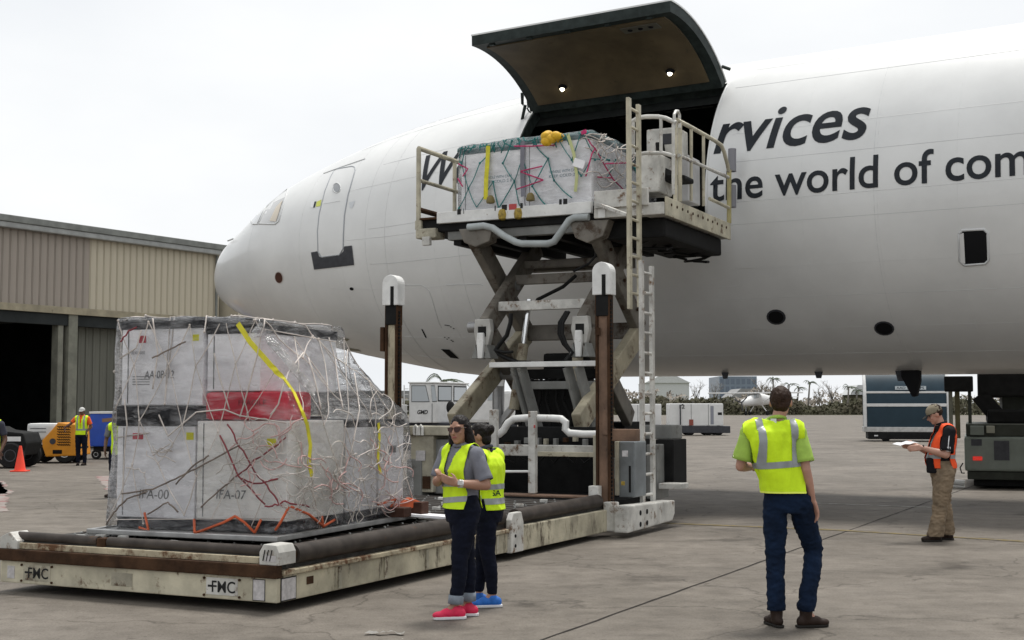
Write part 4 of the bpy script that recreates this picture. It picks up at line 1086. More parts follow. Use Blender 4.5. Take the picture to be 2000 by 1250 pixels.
BD, hx, hy, h = ship_box(PF, (-1.99, -1.09, 1.46, 2.66, Zp, 1.6), 'white box at the back left of the wrapped load, behind the others', m_boxw, .07, .1)
RB = MB().span((-.50, -.48, 0), (.42, -.05, .27)).build('red_package', m_redbox, None, bevel=.05)
RB.location = PF.m @ Vector((-.52, .82, 1.575)); RB.rotation_euler.z = PF.rz
tag(RB, 'flat red package squeezed between the upper and lower boxes under the film', 'package')
lettering('package_print', 'FRAGILE', mat('dark_red_print', (.16, .01, .02), .6), RB, (-.12, -.484, .14), (1, 0, 0), (0, 0, 1), .05, .3)
U1, hx, hy, h = ship_box(PF, (-1.97, -1.03, .32, 1.6, 1.715, 2.53), 'tall white box at the upper left of the wrapped load', m_boxw, .075)
lettering('marker_writing', 'AA-0B-12', m_ink, U1, (-.20, -hy - .005, .26), (1, 0, 0), (0, 0, 1), .075, .34, 0, .12)
MB().span((-hx + .20, -hy - .004, h - .21), (-hx + .28, -hy, h - .14)).build('sticker', m_redbox, U1)
lettering('printed_text', 'USE NO HOOKS', m_ink, U1, (-hx + .11, -hy - .005, h - .32), (1, 0, 0), (0, 0, 1), .03, .16)
for k in range(4): MB().span((-hx + .13, -hy - .004, .20 + k * .025), (-hx + .33, -hy, .206 + k * .025)).build('printed_rule', m_ink, U1)
MB().span((hx - .12, -hy - .004, h - .2), (hx - .05, -hy, h - .14)).build('sticker', m_yst, U1)
U2, hx, hy, h = ship_box(PF, (-1.01, -.42, .36, 1.78, 1.85, 2.48), 'white black-lidded box on top of the red package', m_boxw, .085)
pts = []
for (w0, w1, l0, l1, z0, z1) in ((-2.0, -.05, .285, 2.69, .55, 1.58), (-2.0, -1.07, .28, 1.45, 1.5, 1.72), (-1.99, -.40, .30, 1.80, 1.7, 2.50), (-1.99, -1.02, .30, 1.62, 2.4, 2.55), (-.98, 0, .32, .8, 1.6, 1.86), (-2.03, -.0, .24, 2.75, .55, .60)):
    pts += [(w, l, z) for w in (w0, w1) for l in (l0, l1) for z in (z0, z1)]
def sag(c):
    # the film hangs slack between the upper boxes and the far lower ones
    c = c.copy()
    if c.z > 1.60:
        t = max(0, min(1, (2.42 - c.z) / .80)); c.y = min(c.y, 1.84 + .88 * t ** 2.4); c.x = min(c.x, -.385 + .40 * t ** 1.1)
    return c
CG = Cargo(PF, pts, 3.0, sag)
WRAP = CG.film('plastic_wrap', m_film, 'crinkled clear plastic film wrapped round the big load on the lowered platform')
NT = thing('cargo_net', 'tangled white and pink cargo net with orange hooks over the big wrapped load', 'net', PF.o, PF.rz)
mb = MB()
CG.net(mb, 'front', -2.0, -.0, .62, 2.5, 5, 4, .09, .0050, .10)
CG.net(mb, 'right', .3, 2.7, .62, 2.4, 5, 4, .09, .0050, .12)
CG.net(mb, 'left', .3, 2.7, .62, 2.45, 6, 5, .06, .006, .1)
CG.net(mb, 'top', -2.0, -.4, .3, 2.6, 5, 5, .05, .006, .1)
for pl_ in ([(278, 645), (268, 680), (236, 700)], [(300, 622), (310, 690), (300, 760)], [(312, 810), (330, 852), (385, 805), (440, 800), (470, 812), (560, 826)], [(515, 625), (505, 690), (478, 790), (470, 815)], [(590, 690), (560, 730), (545, 790), (530, 810)], [(420, 690), (430, 735), (450, 800)], [(245, 780), (250, 830), (245, 880), (240, 990)], [(600, 700), (612, 740), (625, 800)], [(690, 730), (700, 800), (680, 900)], [(640, 660), (652, 700), (660, 760), (668, 800)]):
    CG.pcord(mb, pl_, .0075)
stuff(mb.build('white_mesh', m_cordw, NT, smooth='all'))
mb = MB(); CG.tangle(mb, 470, 840, 560, 930, 24, .0045); CG.tangle(mb, 560, 880, 770, 1000, 55, .0045); CG.tangle(mb, 690, 800, 775, 900, 14, .0055); CG.tangle(mb, 285, 870, 320, 930, 8, .005, 6, 9)
stuff(mb.build('loose_white_cord', m_cordw, NT, smooth='all'))
mb = MB(); CG.tangle(mb, 560, 900, 760, 990, 22, .006); CG.tangle(mb, 480, 840, 560, 920, 10, .006)
stuff(mb.build('loose_pink_cord', mat('pale_pink_cord', (.55, .36, .34), .8), NT, smooth='all'))
mb = MB()
for pl_ in ([(446, 830), (470, 870), (500, 920), (530, 960), (555, 990)], [(465, 930), (500, 900), (545, 870), (560, 850)], [(470, 935), (500, 945), (545, 935)], [(520, 990), (545, 985), (560, 980), (600, 990)], [(268, 640), (250, 650), (238, 668)], [(430, 850), (470, 930), (520, 985)]): CG.pcord(mb, pl_, .008, .02, 4, 2.2)
stuff(mb.build('red_cord', m_cordr, NT, smooth='all'))
mb = MB()
for pl_ in ([(240, 965), (300, 955), (345, 935), (385, 915), (470, 870)], [(205, 1030), (225, 1000), (250, 975), (290, 960)], [(345, 945), (385, 905), (410, 890)], [(300, 700), (330, 685), (365, 668)], [(395, 990), (440, 950), (470, 925)], [(290, 1005), (330, 980), (350, 1000)]): CG.pcord(mb, pl_, .008, .018, 5, 1)
stuff(mb.build('brown_cord', m_cordb, NT, smooth='all'))
for pl_ in ([(285, 1002), (290, 1035), (275, 1030)], [(382, 1015), (380, 1040)], [(382, 1040), (400, 1035), (440, 1020), (462, 1008)], [(462, 1008), (480, 1020), (500, 1040)], [(500, 1040), (512, 1015)], [(566, 990), (550, 1020), (540, 1035)], [(570, 990), (600, 1005), (628, 1028)], [(628, 1028), (650, 1015)], [(625, 1008), (628, 1030)], [(735, 985), (770, 975), (760, 990)]):
    P = []
    for x, y in pl_:
        p, n_ = CG.pix(x, y); P.append((p + n_ * .02) if p is not None else PF.at_z(x, y, .57))
    MB().tube(P, .013, 5).build('orange_hook', m_cordo, NT, smooth='all')
ST = thing('tie_down_strap', 'bright yellow tie-down strap slanting across the front of the big wrapped load', 'strap', PF.o, PF.rz)
CG.pstrap([(466, 632), (490, 668), (520, 702), (552, 740), (572, 768), (590, 810), (596, 826)], .05, 'strap_webbing', m_ystrap, ST, .012)
CG.pstrap([(596, 826), (603, 870), (600, 905), (606, 930)], .055, 'strap_webbing', m_ystrap, ST, .016)
ST2 = thing('tie_down_strap', 'short yellow tie-down strap at the far right end of the big wrapped load', 'strap', PF.o, PF.rz)
CG.pstrap([(736, 826), (738, 850), (735, 900), (740, 925)], .05, 'strap_webbing', m_ystrap, ST2, .016)
CG.pstrap([(500, 640), (545, 690), (590, 745), (612, 768)], .16, 'film_fold', m_film2, WRAP, .02)
# orange sheet and dark blocks under the loose far corner of the net
ob = MB().prism([(-.30, 0), (.28, 0), (.2, .07), (.02, .12), (-.15, .06)], -.03, .03, lambda u_, v_, t_: (u_, t_, v_)).build('orange_cloth', m_cordo, None, bevel=.02)
ob.location = PF.m @ Vector((.02, 2.55, .62)); ob.rotation_euler.z = PF.rz + R(80)
tag(ob, 'orange cloth bunched at the far right foot of the big wrapped load', 'cloth')
for i, (y, hh) in enumerate(((2.2, .10), (2.62, .13))):
    tag(at_frame(MB().span((-.02, y, .553), (.16, y + .18, .553 + hh)).build('timber_block', mat('dark_timber', (.07, .035, .025), .8, var=.4, vscale=9), None, bevel=.01), PF), ['dark timber block at the foot of the wrapped load, nearer one', 'dark timber block at the foot of the wrapped load, farther one'][i], 'block')
sh_ = MB().box((0, 0, 0), (.55, .28, .03), Matrix.Rotation(.08, 3, 'Y')).build('white_board', m_boxw, None, bevel=.006); sh_.location = LF.m @ Vector((-.55, 3.4, .54)); sh_.rotation_euler.z = LF.rz + .5
tag(sh_, 'small white board lying on the deck beside the wrapped load', 'board')

# ---------------- pallet load on the raised bridge
BF = Frame(LF.m @ Vector((-1.08, 9.42, 0)), 28)
Zb = 4.80
p2 = thing('cargo_pallet', 'flat aluminium pallet under the white load on the raised bridge', 'pallet', BF.o + Vector((0, 0, 4.745)), BF.rz)
MB().span((-2.33, -.03, .0), (.02, 2.9, .05)).build('pallet_sheet', m_alu, p2)
m_boxb = mat('white_film_box', (.90, .90, .92), .5, var=.08, vscale=2)
def bbox(ext, label, print_at=None):
    o, hx, hy, h = ship_box(BF, ext, label, m_boxb, .07, None, 'boxes on the bridge', mat('teal_grey_rim', (.11, .17, .18), .6, var=.3, vscale=6))
    if print_at:
        for k in range(2):
            lettering('printed_text', ['HANDLE WITH CARE', 'KEEP COLD 2 8'][k], mat('blue_grey_print', (.12, .22, .27), .7), o, (print_at[0], -hy - .004, print_at[1] - k * .07), (1, 0, 0), (0, 0, 1), .045, .5)
    return o
bbox((-2.30, -1.17, 0, 1.35, Zb, 5.80), 'white box with dark rim, left one on the raised bridge', (-.15, .50))
bbox((-1.15, -.02, 0, 1.35, Zb, 5.86), 'white box with dark rim on the raised bridge, beside the yellow bag', (-.15, .50))
bbox((-1.15, -.02, 1.38, 2.3, Zb, 5.62), 'lower white box behind the others on the raised bridge')
pts = []
for (w0, w1, l0, l1, z0, z1) in ((-2.33, .01, -.03, 1.38, Zb, 5.84), (-1.2, .01, -.03, 1.38, Zb, 5.89), (-1.2, .03, 1.3, 2.45, Zb, 5.62)):
    pts += [(w, l, z) for w in (w0, w1) for l in (l0, l1) for z in (z0, z1)]
CB = Cargo(BF, pts, 9.0)
CB.film('plastic_wrap', m_film2, 'milky plastic film wrapped round the white load on the raised bridge')
N2 = thing('cargo_net', 'teal and magenta cargo net over the white load on the raised bridge', 'net', BF.o, BF.rz)
mb = MB()
for face, q0, q1 in (('front', -2.32, 0), ('right', 0, 2.3)):
    CB.net(mb, face, q0, q1, Zb + .03, 5.86, 6 if face == 'front' else 3, 3, .07, .009, .28 if face == 'front' else .6)
for k in range(34):
    x = 890 + rnd.random() * 265; y = 287 - (x - 890) * .125
    CB.pcord(mb, [(x, y - 2), (x + rnd.uniform(-6, 6), y + 5), (x + rnd.uniform(-14, 14), y + rnd.uniform(4, 26))], .009, .02, 2)
stuff(mb.build('teal_mesh', m_cordt, N2, smooth='all'))
mb = MB()
for pl_ in ([(1005, 286), (1040, 286), (1085, 284)], [(1018, 335), (1060, 325)], [(1018, 336), (1062, 352)], [(1062, 352), (1010, 370)], [(1140, 255), (1160, 290), (1180, 325), (1195, 350), (1220, 375)], [(1195, 348), (1165, 346)], [(892, 318), (915, 330), (905, 345)], [(893, 345), (905, 365)], [(1160, 290), (1145, 345)], [(1180, 320), (1230, 318)]): CB.pcord(mb, pl_, .011, .02, 5)
stuff(mb.build('magenta_cord', m_cordm, N2, smooth='all'))
mb = MB(); CB.tangle(mb, 1160, 258, 1270, 290, 22, .010, 5, 12); CB.tangle(mb, 1180, 290, 1230, 350, 8, .010, 6, 12)
stuff(mb.build('loose_white_cord', m_cordw, N2, smooth='all'))
def bstrap(label): return thing('tie_down_strap', label, 'strap', BF.o, BF.rz)
CB.pstrap([(955, 278), (954, 310), (951, 350), (950, 390)], .075, 'strap_webbing', m_ystrap, bstrap('bright yellow upright strap on the left box of the bridge load'), .022)
CB.pstrap([(1022, 276), (1021, 330), (1023, 384)], .075, 'strap_webbing', mat('grey_webbing', (.17, .17, .20), .7), bstrap('grey upright strap between the two front boxes of the bridge load'), .018)
CB.pstrap([(1110, 262), (1122, 300), (1128, 345), (1125, 375)], .05, 'strap_webbing', mat('pale_yellow_webbing', (.50, .53, .25), .7), bstrap('pale yellow strap beside the paper tag on the bridge load'), .022)
CB.pstrap([(1140, 252), (1143, 262)], .09, 'magenta_knot', m_cordm, N2, .03)
p, n_ = CB.pix(1083, 270)
bag = MB()
for i in range(7): bag.ball(Vector((rnd.uniform(-.1, .1), rnd.uniform(-.04, .04), rnd.uniform(-.06, .06))), .085, 10, 7, (1.1, .7, .9))
bag = bag.build('strap_bag', mat('orange_yellow_nylon', (.72, .42, .01), .6, var=.3, vscale=12), None, smooth='all')
bag.location = BF.m @ (p + n_ * .05); tag(bag, 'bunched orange-yellow nylon bundle on the front rim of the bridge load', 'bundle')
p, n_ = CB.pix(1133, 320)
tg = MB().box((0, 0, 0), (.19, .012, .13), Matrix.Rotation(.35, 3, 'Y')).build('paper_tag', m_boxw, None); tg.location = BF.m @ (p + n_ * .04); tg.rotation_euler.z = BF.rz
tag(tg, 'white paper tag tied to the net of the bridge load', 'tag')
# ================================================================== people
m_skin = mat('skin_tan', (0.36, 0.19, 0.125), 0.5, var=.12, vscale=9)
m_skin2 = mat('skin_fair', (0.44, 0.235, 0.17), 0.5, var=.12, vscale=9)
m_skin3 = mat('skin_brown', (0.12, 0.055, 0.035), 0.5, var=.12, vscale=9)
m_hiv = mat('hi_vis_yellow', (0.60, 0.85, 0.008), 0.8, var=.10, vscale=8, bump=.35, bscale=16)
m_hivo = mat('hi_vis_orange', (0.85, 0.085, 0.013), 0.8, var=.10, vscale=8, bump=.35, bscale=16)
m_refl = mat('reflective_tape', (0.27, 0.29, 0.30), 0.35, var=.1, vscale=10)
m_navy = mat('navy_trousers', (0.006, 0.008, 0.018), 0.9, var=.4, vscale=7, bump=.5, bscale=14)
m_denim = mat('blue_denim', (0.006, 0.015, 0.038), 0.9, var=.5, vscale=5, bump=.5, bscale=14)
m_khaki = mat('khaki_twill', (0.21, 0.155, 0.10), 0.9, var=.35, vscale=6, bump=.5, bscale=14)
m_greysh = mat('grey_polo', (0.165, 0.17, 0.20), 0.9, var=.2, vscale=9)
m_darksh = mat('dark_grey_polo', (0.06, 0.062, 0.082), 0.9, var=.2, vscale=9)
m_limesh = mat('lime_green_shirt', (0.33, 0.50, 0.08), 0.9, var=.2, vscale=9)
m_blacksh = mat('black_polo', (0.010, 0.010, 0.012), 0.85)
m_orangesh = mat('orange_shirt', (0.80, 0.12, 0.02), 0.9)
m_hairb = mat('black_hair', (0.010, 0.007, 0.006), 0.45, var=.4, vscale=30, bump=.5, bscale=60)
m_hairbr = mat('brown_hair', (0.035, 0.018, 0.011), 0.55, var=.4, vscale=30, bump=.5, bscale=60)
m_leather = mat('dark_brown_leather', (0.028, 0.017, 0.013), 0.55, var=.3, vscale=12)
m_pinkshoe = mat('hot_pink_mesh', (0.68, 0.012, 0.075), 0.6, var=.2, vscale=20)
m_blueshoe = mat('bright_blue_mesh', (0.008, 0.13, 0.50), 0.6, var=.25, vscale=20)
m_solew = mat('white_sole', (0.66, 0.66, 0.68), 0.6)
m_soled = mat('dark_sole', (0.02, 0.018, 0.016), 0.7)
m_lens = mat('sunglass_lens', (0.035, 0.008, 0.008), 0.08, coat=1.0)
m_lips = mat('lips', (0.30, 0.085, 0.075), 0.45)
m_eye = mat('dark_eye', (0.02, 0.014, 0.01), 0.2)

def cap(mb, a_, b_, ra, rb, n=14):
    a_, b_ = Vector(a_), Vector(b_)
    mb.ball(a_, ra, n, 9); mb.ball(b_, rb, n, 9)
    if (b_ - a_).length > 1e-4: mb.tube([a_, b_], [ra, rb], n)
def ell(mb, c, r3, rot=None, n=18, m=12):
    t_ = MB().ball((0, 0, 0), 1.0, n, m); c = Vector(c)
    pts_ = [Vector((v[0] * r3[0], v[1] * r3[1], v[2] * r3[2])) for v in t_.v]
    if rot: pts_ = [rot @ p for p in pts_]
    mb.add([c + p for p in pts_], t_.f)
def loft(mb, rings, n=22):
    """rings: (center, half width, half depth, yaw, squareness)"""
    vs_, fs = [], []
    for (c, rx, ry, yaw) in rings:
        c = Vector(c)
        for k in range(n):
            an = 2 * math.pi * k / n; x, y = math.cos(an), math.sin(an)
            e = .82; x = math.copysign(abs(x) ** e, x) * rx; y = math.copysign(abs(y) ** e, y) * ry
            vs_.append(c + Vector((x * math.cos(yaw) - y * math.sin(yaw), x * math.sin(yaw) + y * math.cos(yaw), 0)))
    for i in range(len(rings) - 1):
        for k in range(n): fs.append((i * n + k, i * n + (k + 1) % n, (i + 1) * n + (k + 1) % n, (i + 1) * n + k))
    fs += [tuple(range(n - 1, -1, -1)), tuple((len(rings) - 1) * n + k for k in range(n))]
    mb.add(vs_, fs)
def blob(name, mb, voxel, smooth, m, parent, wr=0.0, wsc=(9, 9, 5), cuts=(), kill=None, thick=0.0, smooth_n=.5, seed=0.0):
    """melt overlapping solids into one continuous skin; cuts: (point, normal) throws away the side the normal points to"""
    me = bpy.data.meshes.new(name); me.from_pydata(mb.v, [], mb.f)
    o = bpy.data.objects.new(name, me); COL.objects.link(o)
    md = o.modifiers.new('melt', 'REMESH'); md.mode = 'VOXEL'; md.voxel_size = voxel; md.adaptivity = 0
    dg = bpy.context.evaluated_depsgraph_get(); me2 = bpy.data.meshes.new_from_object(o.evaluated_get(dg))
    bpy.data.objects.remove(o); bpy.data.meshes.remove(me)
    bm = bmesh.new(); bm.from_mesh(me2)
    for _ in range(smooth): bmesh.ops.smooth_vert(bm, verts=bm.verts, factor=smooth_n, use_axis_x=True, use_axis_y=True, use_axis_z=True)
    bm.normal_update()
    if wr:
        mv = []
        for v in bm.verts:
            q = Vector((v.co.x * wsc[0] + seed, v.co.y * wsc[1], v.co.z * wsc[2]))
            mv.append(v.co + v.normal * wr * (mnoise.noise(q) * .8 + (1 - 2.4 * abs(mnoise.noise(q * 1.3 + Vector((7, 3, 1))))) * .55 + mnoise.noise(q * 2.9) * .35))
        for v, c in zip(bm.verts, mv): v.co = c
    for p_, n_ in cuts:
        g_ = bm.verts[:] + bm.edges[:] + bm.faces[:]
        bmesh.ops.bisect_plane(bm, geom=g_, plane_co=p_, plane_no=n_, clear_outer=True)
    if kill:
        bmesh.ops.delete(bm, geom=[f for f in bm.faces if kill(f.calc_center_median())], context='FACES')
    bm.normal_update()
    bm.to_mesh(me2); bm.free(); me2.materials.clear()
    return mobj(name, me2, m, parent, 'all')
def band(name, src, cuts, m, parent, off=.004):
    """a strip of tape cut out of a garment and raised a little"""
    bm = bmesh.new(); bm.from_mesh(src.data); bm.normal_update()
    for p_, n_ in cuts:
        bmesh.ops.bisect_plane(bm, geom=bm.verts[:] + bm.edges[:] + bm.faces[:], plane_co=p_, plane_no=n_, clear_outer=True)
    bm.normal_update()
    for v in bm.verts: v.co += v.normal * off
    me = bpy.data.meshes.new(name); bm.to_mesh(me); bm.free()
    return mobj(name, me, m, parent, 'all')

def hand(mb, wrist, d, side, curl=.5, s=1.0, palm_n=None):
    """palm and five bent fingers; d = from wrist to knuckles, side = thumb side"""
    d = Vector(d).normalized(); side = Vector(side); side = (side - d * side.dot(d)).normalized()
    nrm = d.cross(side)
    if palm_n is not None and nrm.dot(Vector(palm_n)) < 0: nrm = -nrm
    w = Vector(wrist); k = w + d * .085 * s
    for q in (-.028, -.010, .010, .028): cap(mb, w + side * q * .75 * s + d * .012, k + side * q * s, .0155 * s, .013 * s, 8)
    for q, L_ in ((.031, .068), (.011, .078), (-.010, .073), (-.029, .056)):
        b0 = k + side * q * s; a1 = curl * .6; a2 = curl * 1.5
        d1 = d * math.cos(a1) + nrm * math.sin(a1); d2 = d * math.cos(a2) + nrm * math.sin(a2)
        b1 = b0 + d1 * L_ * .52 * s; b2 = b1 + d2 * L_ * .55 * s
        cap(mb, b0, b1, .0105 * s, .0095 * s, 8); cap(mb, b1, b2, .0095 * s, .0078 * s, 8)
    t0 = w + side * .026 * s + d * .022 * s; t1 = t0 + (d * .62 + side * .62 + nrm * .35).normalized() * .042 * s; t2 = t1 + (d * .9 + side * .15 + nrm * .45).normalized() * .034 * s
    cap(mb, t0, t1, .0145 * s, .0115 * s, 8); cap(mb, t1, t2, .0112 * s, .009 * s, 8)

def head_rot(yaw, pitch, roll=0): return Matrix.Rotation(yaw, 3, 'Z') @ Matrix.Rotation(pitch, 3, 'X') @ Matrix.Rotation(roll, 3, 'Y')
def person(label, loc, J, P):
    """J: joints in a ground frame (x right, y away, z up); P: build and clothing"""
    root = thing('person', label, 'person', loc)
    V_ = {k: Vector(v) for k, v in J.items()}
    vox = P.get('vox', .009); sk = P['skin']; b = P.get('bulk', 1.0); yaw = P['yaw']
    fx = lambda a_: Vector((math.cos(a_), math.sin(a_), 0)); fy = lambda a_: Vector((-math.sin(a_), math.cos(a_), 0))   # right and forward of a heading
    pel, wai, che, shc, nek = V_['pelvis'], V_['waist'], V_['chest'], (V_['sh_l'] + V_['sh_r']) / 2, V_['neck']
    ypel = P.get('yaw_pelvis', yaw)
    def torso(mb, inf=0.0, low=-.10, hemflare=0.0):
        rings = [(pel + Vector((0, 0, low)), (.155 + hemflare) * b * P.get('hip', 1) + inf, .105 * b * P.get('hipd', 1) + inf + hemflare, ypel),
                 (pel, .165 * b * P.get('hip', 1) + inf, .118 * b * P.get('hipd', 1) + inf, ypel),
                 ((pel + wai) / 2, .158 * b * P.get('mid', 1) + inf, .115 * b * P.get('belly', 1) + inf, (yaw + ypel) / 2),
                 (wai, .148 * b * P.get('mid', 1) + inf, .112 * b * P.get('belly', 1) + inf, yaw),
                 ((wai + che) / 2, .158 * b + inf, .115 * b * P.get('belly', 1) ** .5 + inf, yaw),
                 (che, .172 * b + inf, .122 * b * P.get('bust', 1) + inf, yaw),
                 (che.lerp(shc, .55), .172 * b + inf, .112 * b + inf, yaw),
                 (shc + Vector((0, 0, .005)), .145 * b + inf, .085 * b + inf, yaw),
                 (nek + Vector((0, 0, -.015)), .07 * b + inf, .062 * b + inf, yaw)]
        loft(mb, rings)
        for s_ in ('sh_l', 'sh_r'): cap(mb, V_[s_].lerp(shc, .12), V_[s_].lerp(nek, .72), .062 * b + inf, .05 * b + inf, 14)
    # ---- body: one continuous skin
    mb = MB(); torso(mb, -.012)
    for sd in ('l', 'r'):
        sh, el, wr_ = V_['sh_' + sd], V_['el_' + sd], V_['wr_' + sd]
        cap(mb, sh, el, .054 * b * P.get('arm', 1), .040 * b * P.get('arm', 1)); m_ = el.lerp(wr_, .3)
        cap(mb, el, m_, .040 * b * P.get('arm', 1), .041 * b * P.get('arm', 1)); cap(mb, m_, wr_, .041 * b * P.get('arm', 1), .027 * b)
        hd_ = P.get('hand_' + sd)
        if hd_: hand(mb, wr_, hd_[0], hd_[1], hd_[2], P.get('hs', 1.0), hd_[3] if len(hd_) > 3 else None)
        hp, kn, an = V_['hip_' + sd], V_['kn_' + sd], V_['an_' + sd]
        cap(mb, hp, kn, .082 * b, .054 * b); cap(mb, kn, an, .052 * b, .036 * b)
        cap(mb, an, an + Vector(P['toe_' + sd]).normalized() * .09 + Vector((0, 0, -an.z + .035)), .033, .02)
    hc = V_['head']; hr = head_rot(P['hyaw'], P['hpitch'], P.get('hroll', 0)); hs = P.get('head', 1.0)
    cap(mb, nek + Vector((0, 0, -.04)), hc + hr @ Vector((0, -.025, -.05)), .058 * b, .052)
    H_ = lambda x, y, z: hc + hr @ (Vector((x, y, z)) * hs)
    ell(mb, H_(0, -.008, .022), (.077 * hs, .096 * hs, .098 * hs), hr); ell(mb, H_(0, .022, -.042), (.060 * hs, .070 * hs, .078 * hs), hr)
    ell(mb, H_(0, .055, -.092), (.030 * hs, .030 * hs, .026 * hs), hr)                       # chin
    cap(mb, H_(0, .086, .012), H_(0, .108, -.026), .011 * hs, .0155 * hs, 8)                 # nose
    for s_ in (-1, 1):
        ell(mb, H_(s_ * .030, .072, .034), (.026 * hs, .02 * hs, .011 * hs), hr, 10, 6)      # brow
        ell(mb, H_(s_ * .038, .064, -.022), (.022 * hs, .022 * hs, .022 * hs), hr, 10, 6)    # cheek
        ell(mb, H_(s_ * .079, -.008, -.006), (.011 * hs, .020 * hs, .032 * hs), hr, 10, 6)   # ear
    ell(mb, H_(0, .082, -.056), (.026 * hs, .014 * hs, .013 * hs), hr, 10, 6)                # lips
    body = blob('body', mb, P.get('bvox', .0075), 3, sk, root, smooth_n=.4)
    if P.get('face', True):
        for s_ in (-1, 1):
            e_ = MB(); ell(e_, H_(s_ * .031, .076, .008), (.014 * hs, .012 * hs, .009 * hs), hr, 10, 6); e_.build('eye', m_eye, root, smooth='all')
        e_ = MB(); ell(e_, H_(0, .0905, -.056), (.024 * hs, .008 * hs, .0085 * hs), hr, 10, 6); e_.build('mouth', m_lips, root, smooth='all')
    # ---- trousers
    mb = MB(); t_inf = P.get('tinf', .012)
    loft(mb, [(pel + Vector((0, 0, -.10)), .14 * b * P.get('hip', 1), .11 * b * P.get('hipd', 1), ypel), (pel, .165 * b * P.get('hip', 1) + .006, .12 * b * P.get('hipd', 1) + .006, ypel), (pel.lerp(wai, .8), .155 * b * P.get('mid', 1) + .006, .114 * b * P.get('belly', 1) + .004, ypel)])
    ank = []
    for sd in ('l', 'r'):
        hp, kn, an = V_['hip_' + sd], V_['kn_' + sd], V_['an_' + sd]
        cap(mb, hp, hp.lerp(kn, .5), .092 * b * P.get('thigh', 1) + t_inf * .5, .078 * b * P.get('thigh', 1) + t_inf); cap(mb, hp.lerp(kn, .5), kn, .078 * b * P.get('thigh', 1) + t_inf, .060 * b + t_inf)
        cal = kn.lerp(an, .35) - fy(ypel) * .012
        cap(mb, kn, cal, .060 * b + t_inf, .056 * b + t_inf); low = an + Vector((0, 0, P.get('cuff', .0)))
        cap(mb, cal, low, .056 * b + t_inf, P.get('hemr', .046) * b + t_inf)
        ank.append(low)
    zc_ = min(a_.z for a_ in ank) - .01
    tr = blob('trousers', mb, vox, 3, P['trousers'], root, P.get('twr', .010), (11, 11, 17), [(Vector((0, 0, zc_ - .012)), Vector((0, 0, -1)))], seed=P.get('seed', 0))
    # ---- shoes
    for sd in ('l', 'r'):
        an = V_['an_' + sd]; td = Vector(P['toe_' + sd]); lift = P.get('lift_' + sd, 0); tdn = Vector((td.x, td.y, 0)).normalized(); L_ = P.get('shoe_len', .26)
        sdv = Vector((-tdn.y, tdn.x, 0)); hz_ = an.z - .13
        heel = Vector((an.x, an.y, 0)) - tdn * .045; toe = heel + tdn * (L_ - .06)
        ph = Matrix.Rotation(0, 3, 'Z')
        rotm = Matrix((tdn, sdv, Vector((0, 0, 1)))).transposed()
        def Q(x, z, y=0): return Vector((heel.x, heel.y, 0)) + tdn * x + sdv * y + Vector((0, 0, z + max(0, hz_) * (1 - x / L_)))
        mb = MB()
        ell(mb, Q(.01, .048), (.050, .038, .046), rotm, 12, 8); ell(mb, Q(.10, .050), (.075, .041, .044), rotm, 12, 8); ell(mb, Q(.175, .036), (.062, .043, .032), rotm, 12, 8)
        cap(mb, Q(.035, .05), Q(.045, P.get('boot', .085)), .043, .040 if P.get('boot', 0) < .1 else .056, 12)
        s_o = blob('shoe', mb, .008, 3, P['shoe'], root)
        so = MB(); loft(so, [(Q(.0, 0), .04, .036, 0), ], 8) if False else None
        pl_ = [(-.042, -.022), (-.042, .022), (-.02, .037), (.08, .037), (.15, .045), (.205, .036), (.226, .012), (.226, -.012), (.205, -.036), (.15, -.045), (.08, -.034), (-.02, -.036)]
        MB().prism(pl_, .003, .026 if P.get('boot', 0) < .1 else .022, lambda u_, v_, t__: Q(u_, t__, v_)).build('sole', P['sole'], s_o, bevel=.006)
    # ---- shirt with sleeves
    mb = MB(); torso(mb, .004, -.02)
    for sd in ('l', 'r'): cap(mb, V_['sh_' + sd], V_['sh_' + sd].lerp(V_['el_' + sd], .3), .066 * b * P.get('arm', 1), .062 * b * P.get('arm', 1))
    shirt = blob('shirt', mb, vox, 3, P['shirt'], root, .005, (12, 12, 8), [(wai.lerp(pel, .35), Vector((0, 0, -1)))])
    for sd in ('l', 'r'):
        sh, el = V_['sh_' + sd], V_['el_' + sd]; t1 = P.get('sleeve', .72); r0, r1 = .064 * b, P.get('sleeve_r', .062) * b
        N_ = 9; sl = MB(); pp = [sh.lerp(el, -.10 + (t1 + .10) * k / N_) for k in range(N_ + 1)]
        rr_ = [(r0 * math.sqrt(max(.05, 1 - (1 - min(1, k / 2.5)) ** 2)) if k < 3 else r0 + (r1 - r0) * (k - 2) / (N_ - 2)) for k in range(N_ + 1)]
        sl.tube(pp, rr_, 18, False)
        so_ = sl.build('sleeve', P['shirt'], shirt, smooth='all')
        for v in so_.data.vertices: v.co += Vector((mnoise.noise(v.co * 14), mnoise.noise(v.co * 14 + Vector((5, 0, 0))), 0)) * .006
        md = so_.modifiers.new('cloth', 'SOLIDIFY'); md.thickness = .004
    if P.get('collar', True):
        c_ = MB(); c_.tube([nek + Vector((.0, 0, .02)) + fx(yaw) * .066 * math.cos(R(a_)) + fy(yaw) * .062 * math.sin(R(a_)) + Vector((0, 0, -.02 * math.sin(R(a_)))) for a_ in range(0, 361, 24)], .016, 7, False); c_.build('collar', P['shirt'], shirt, smooth='all')
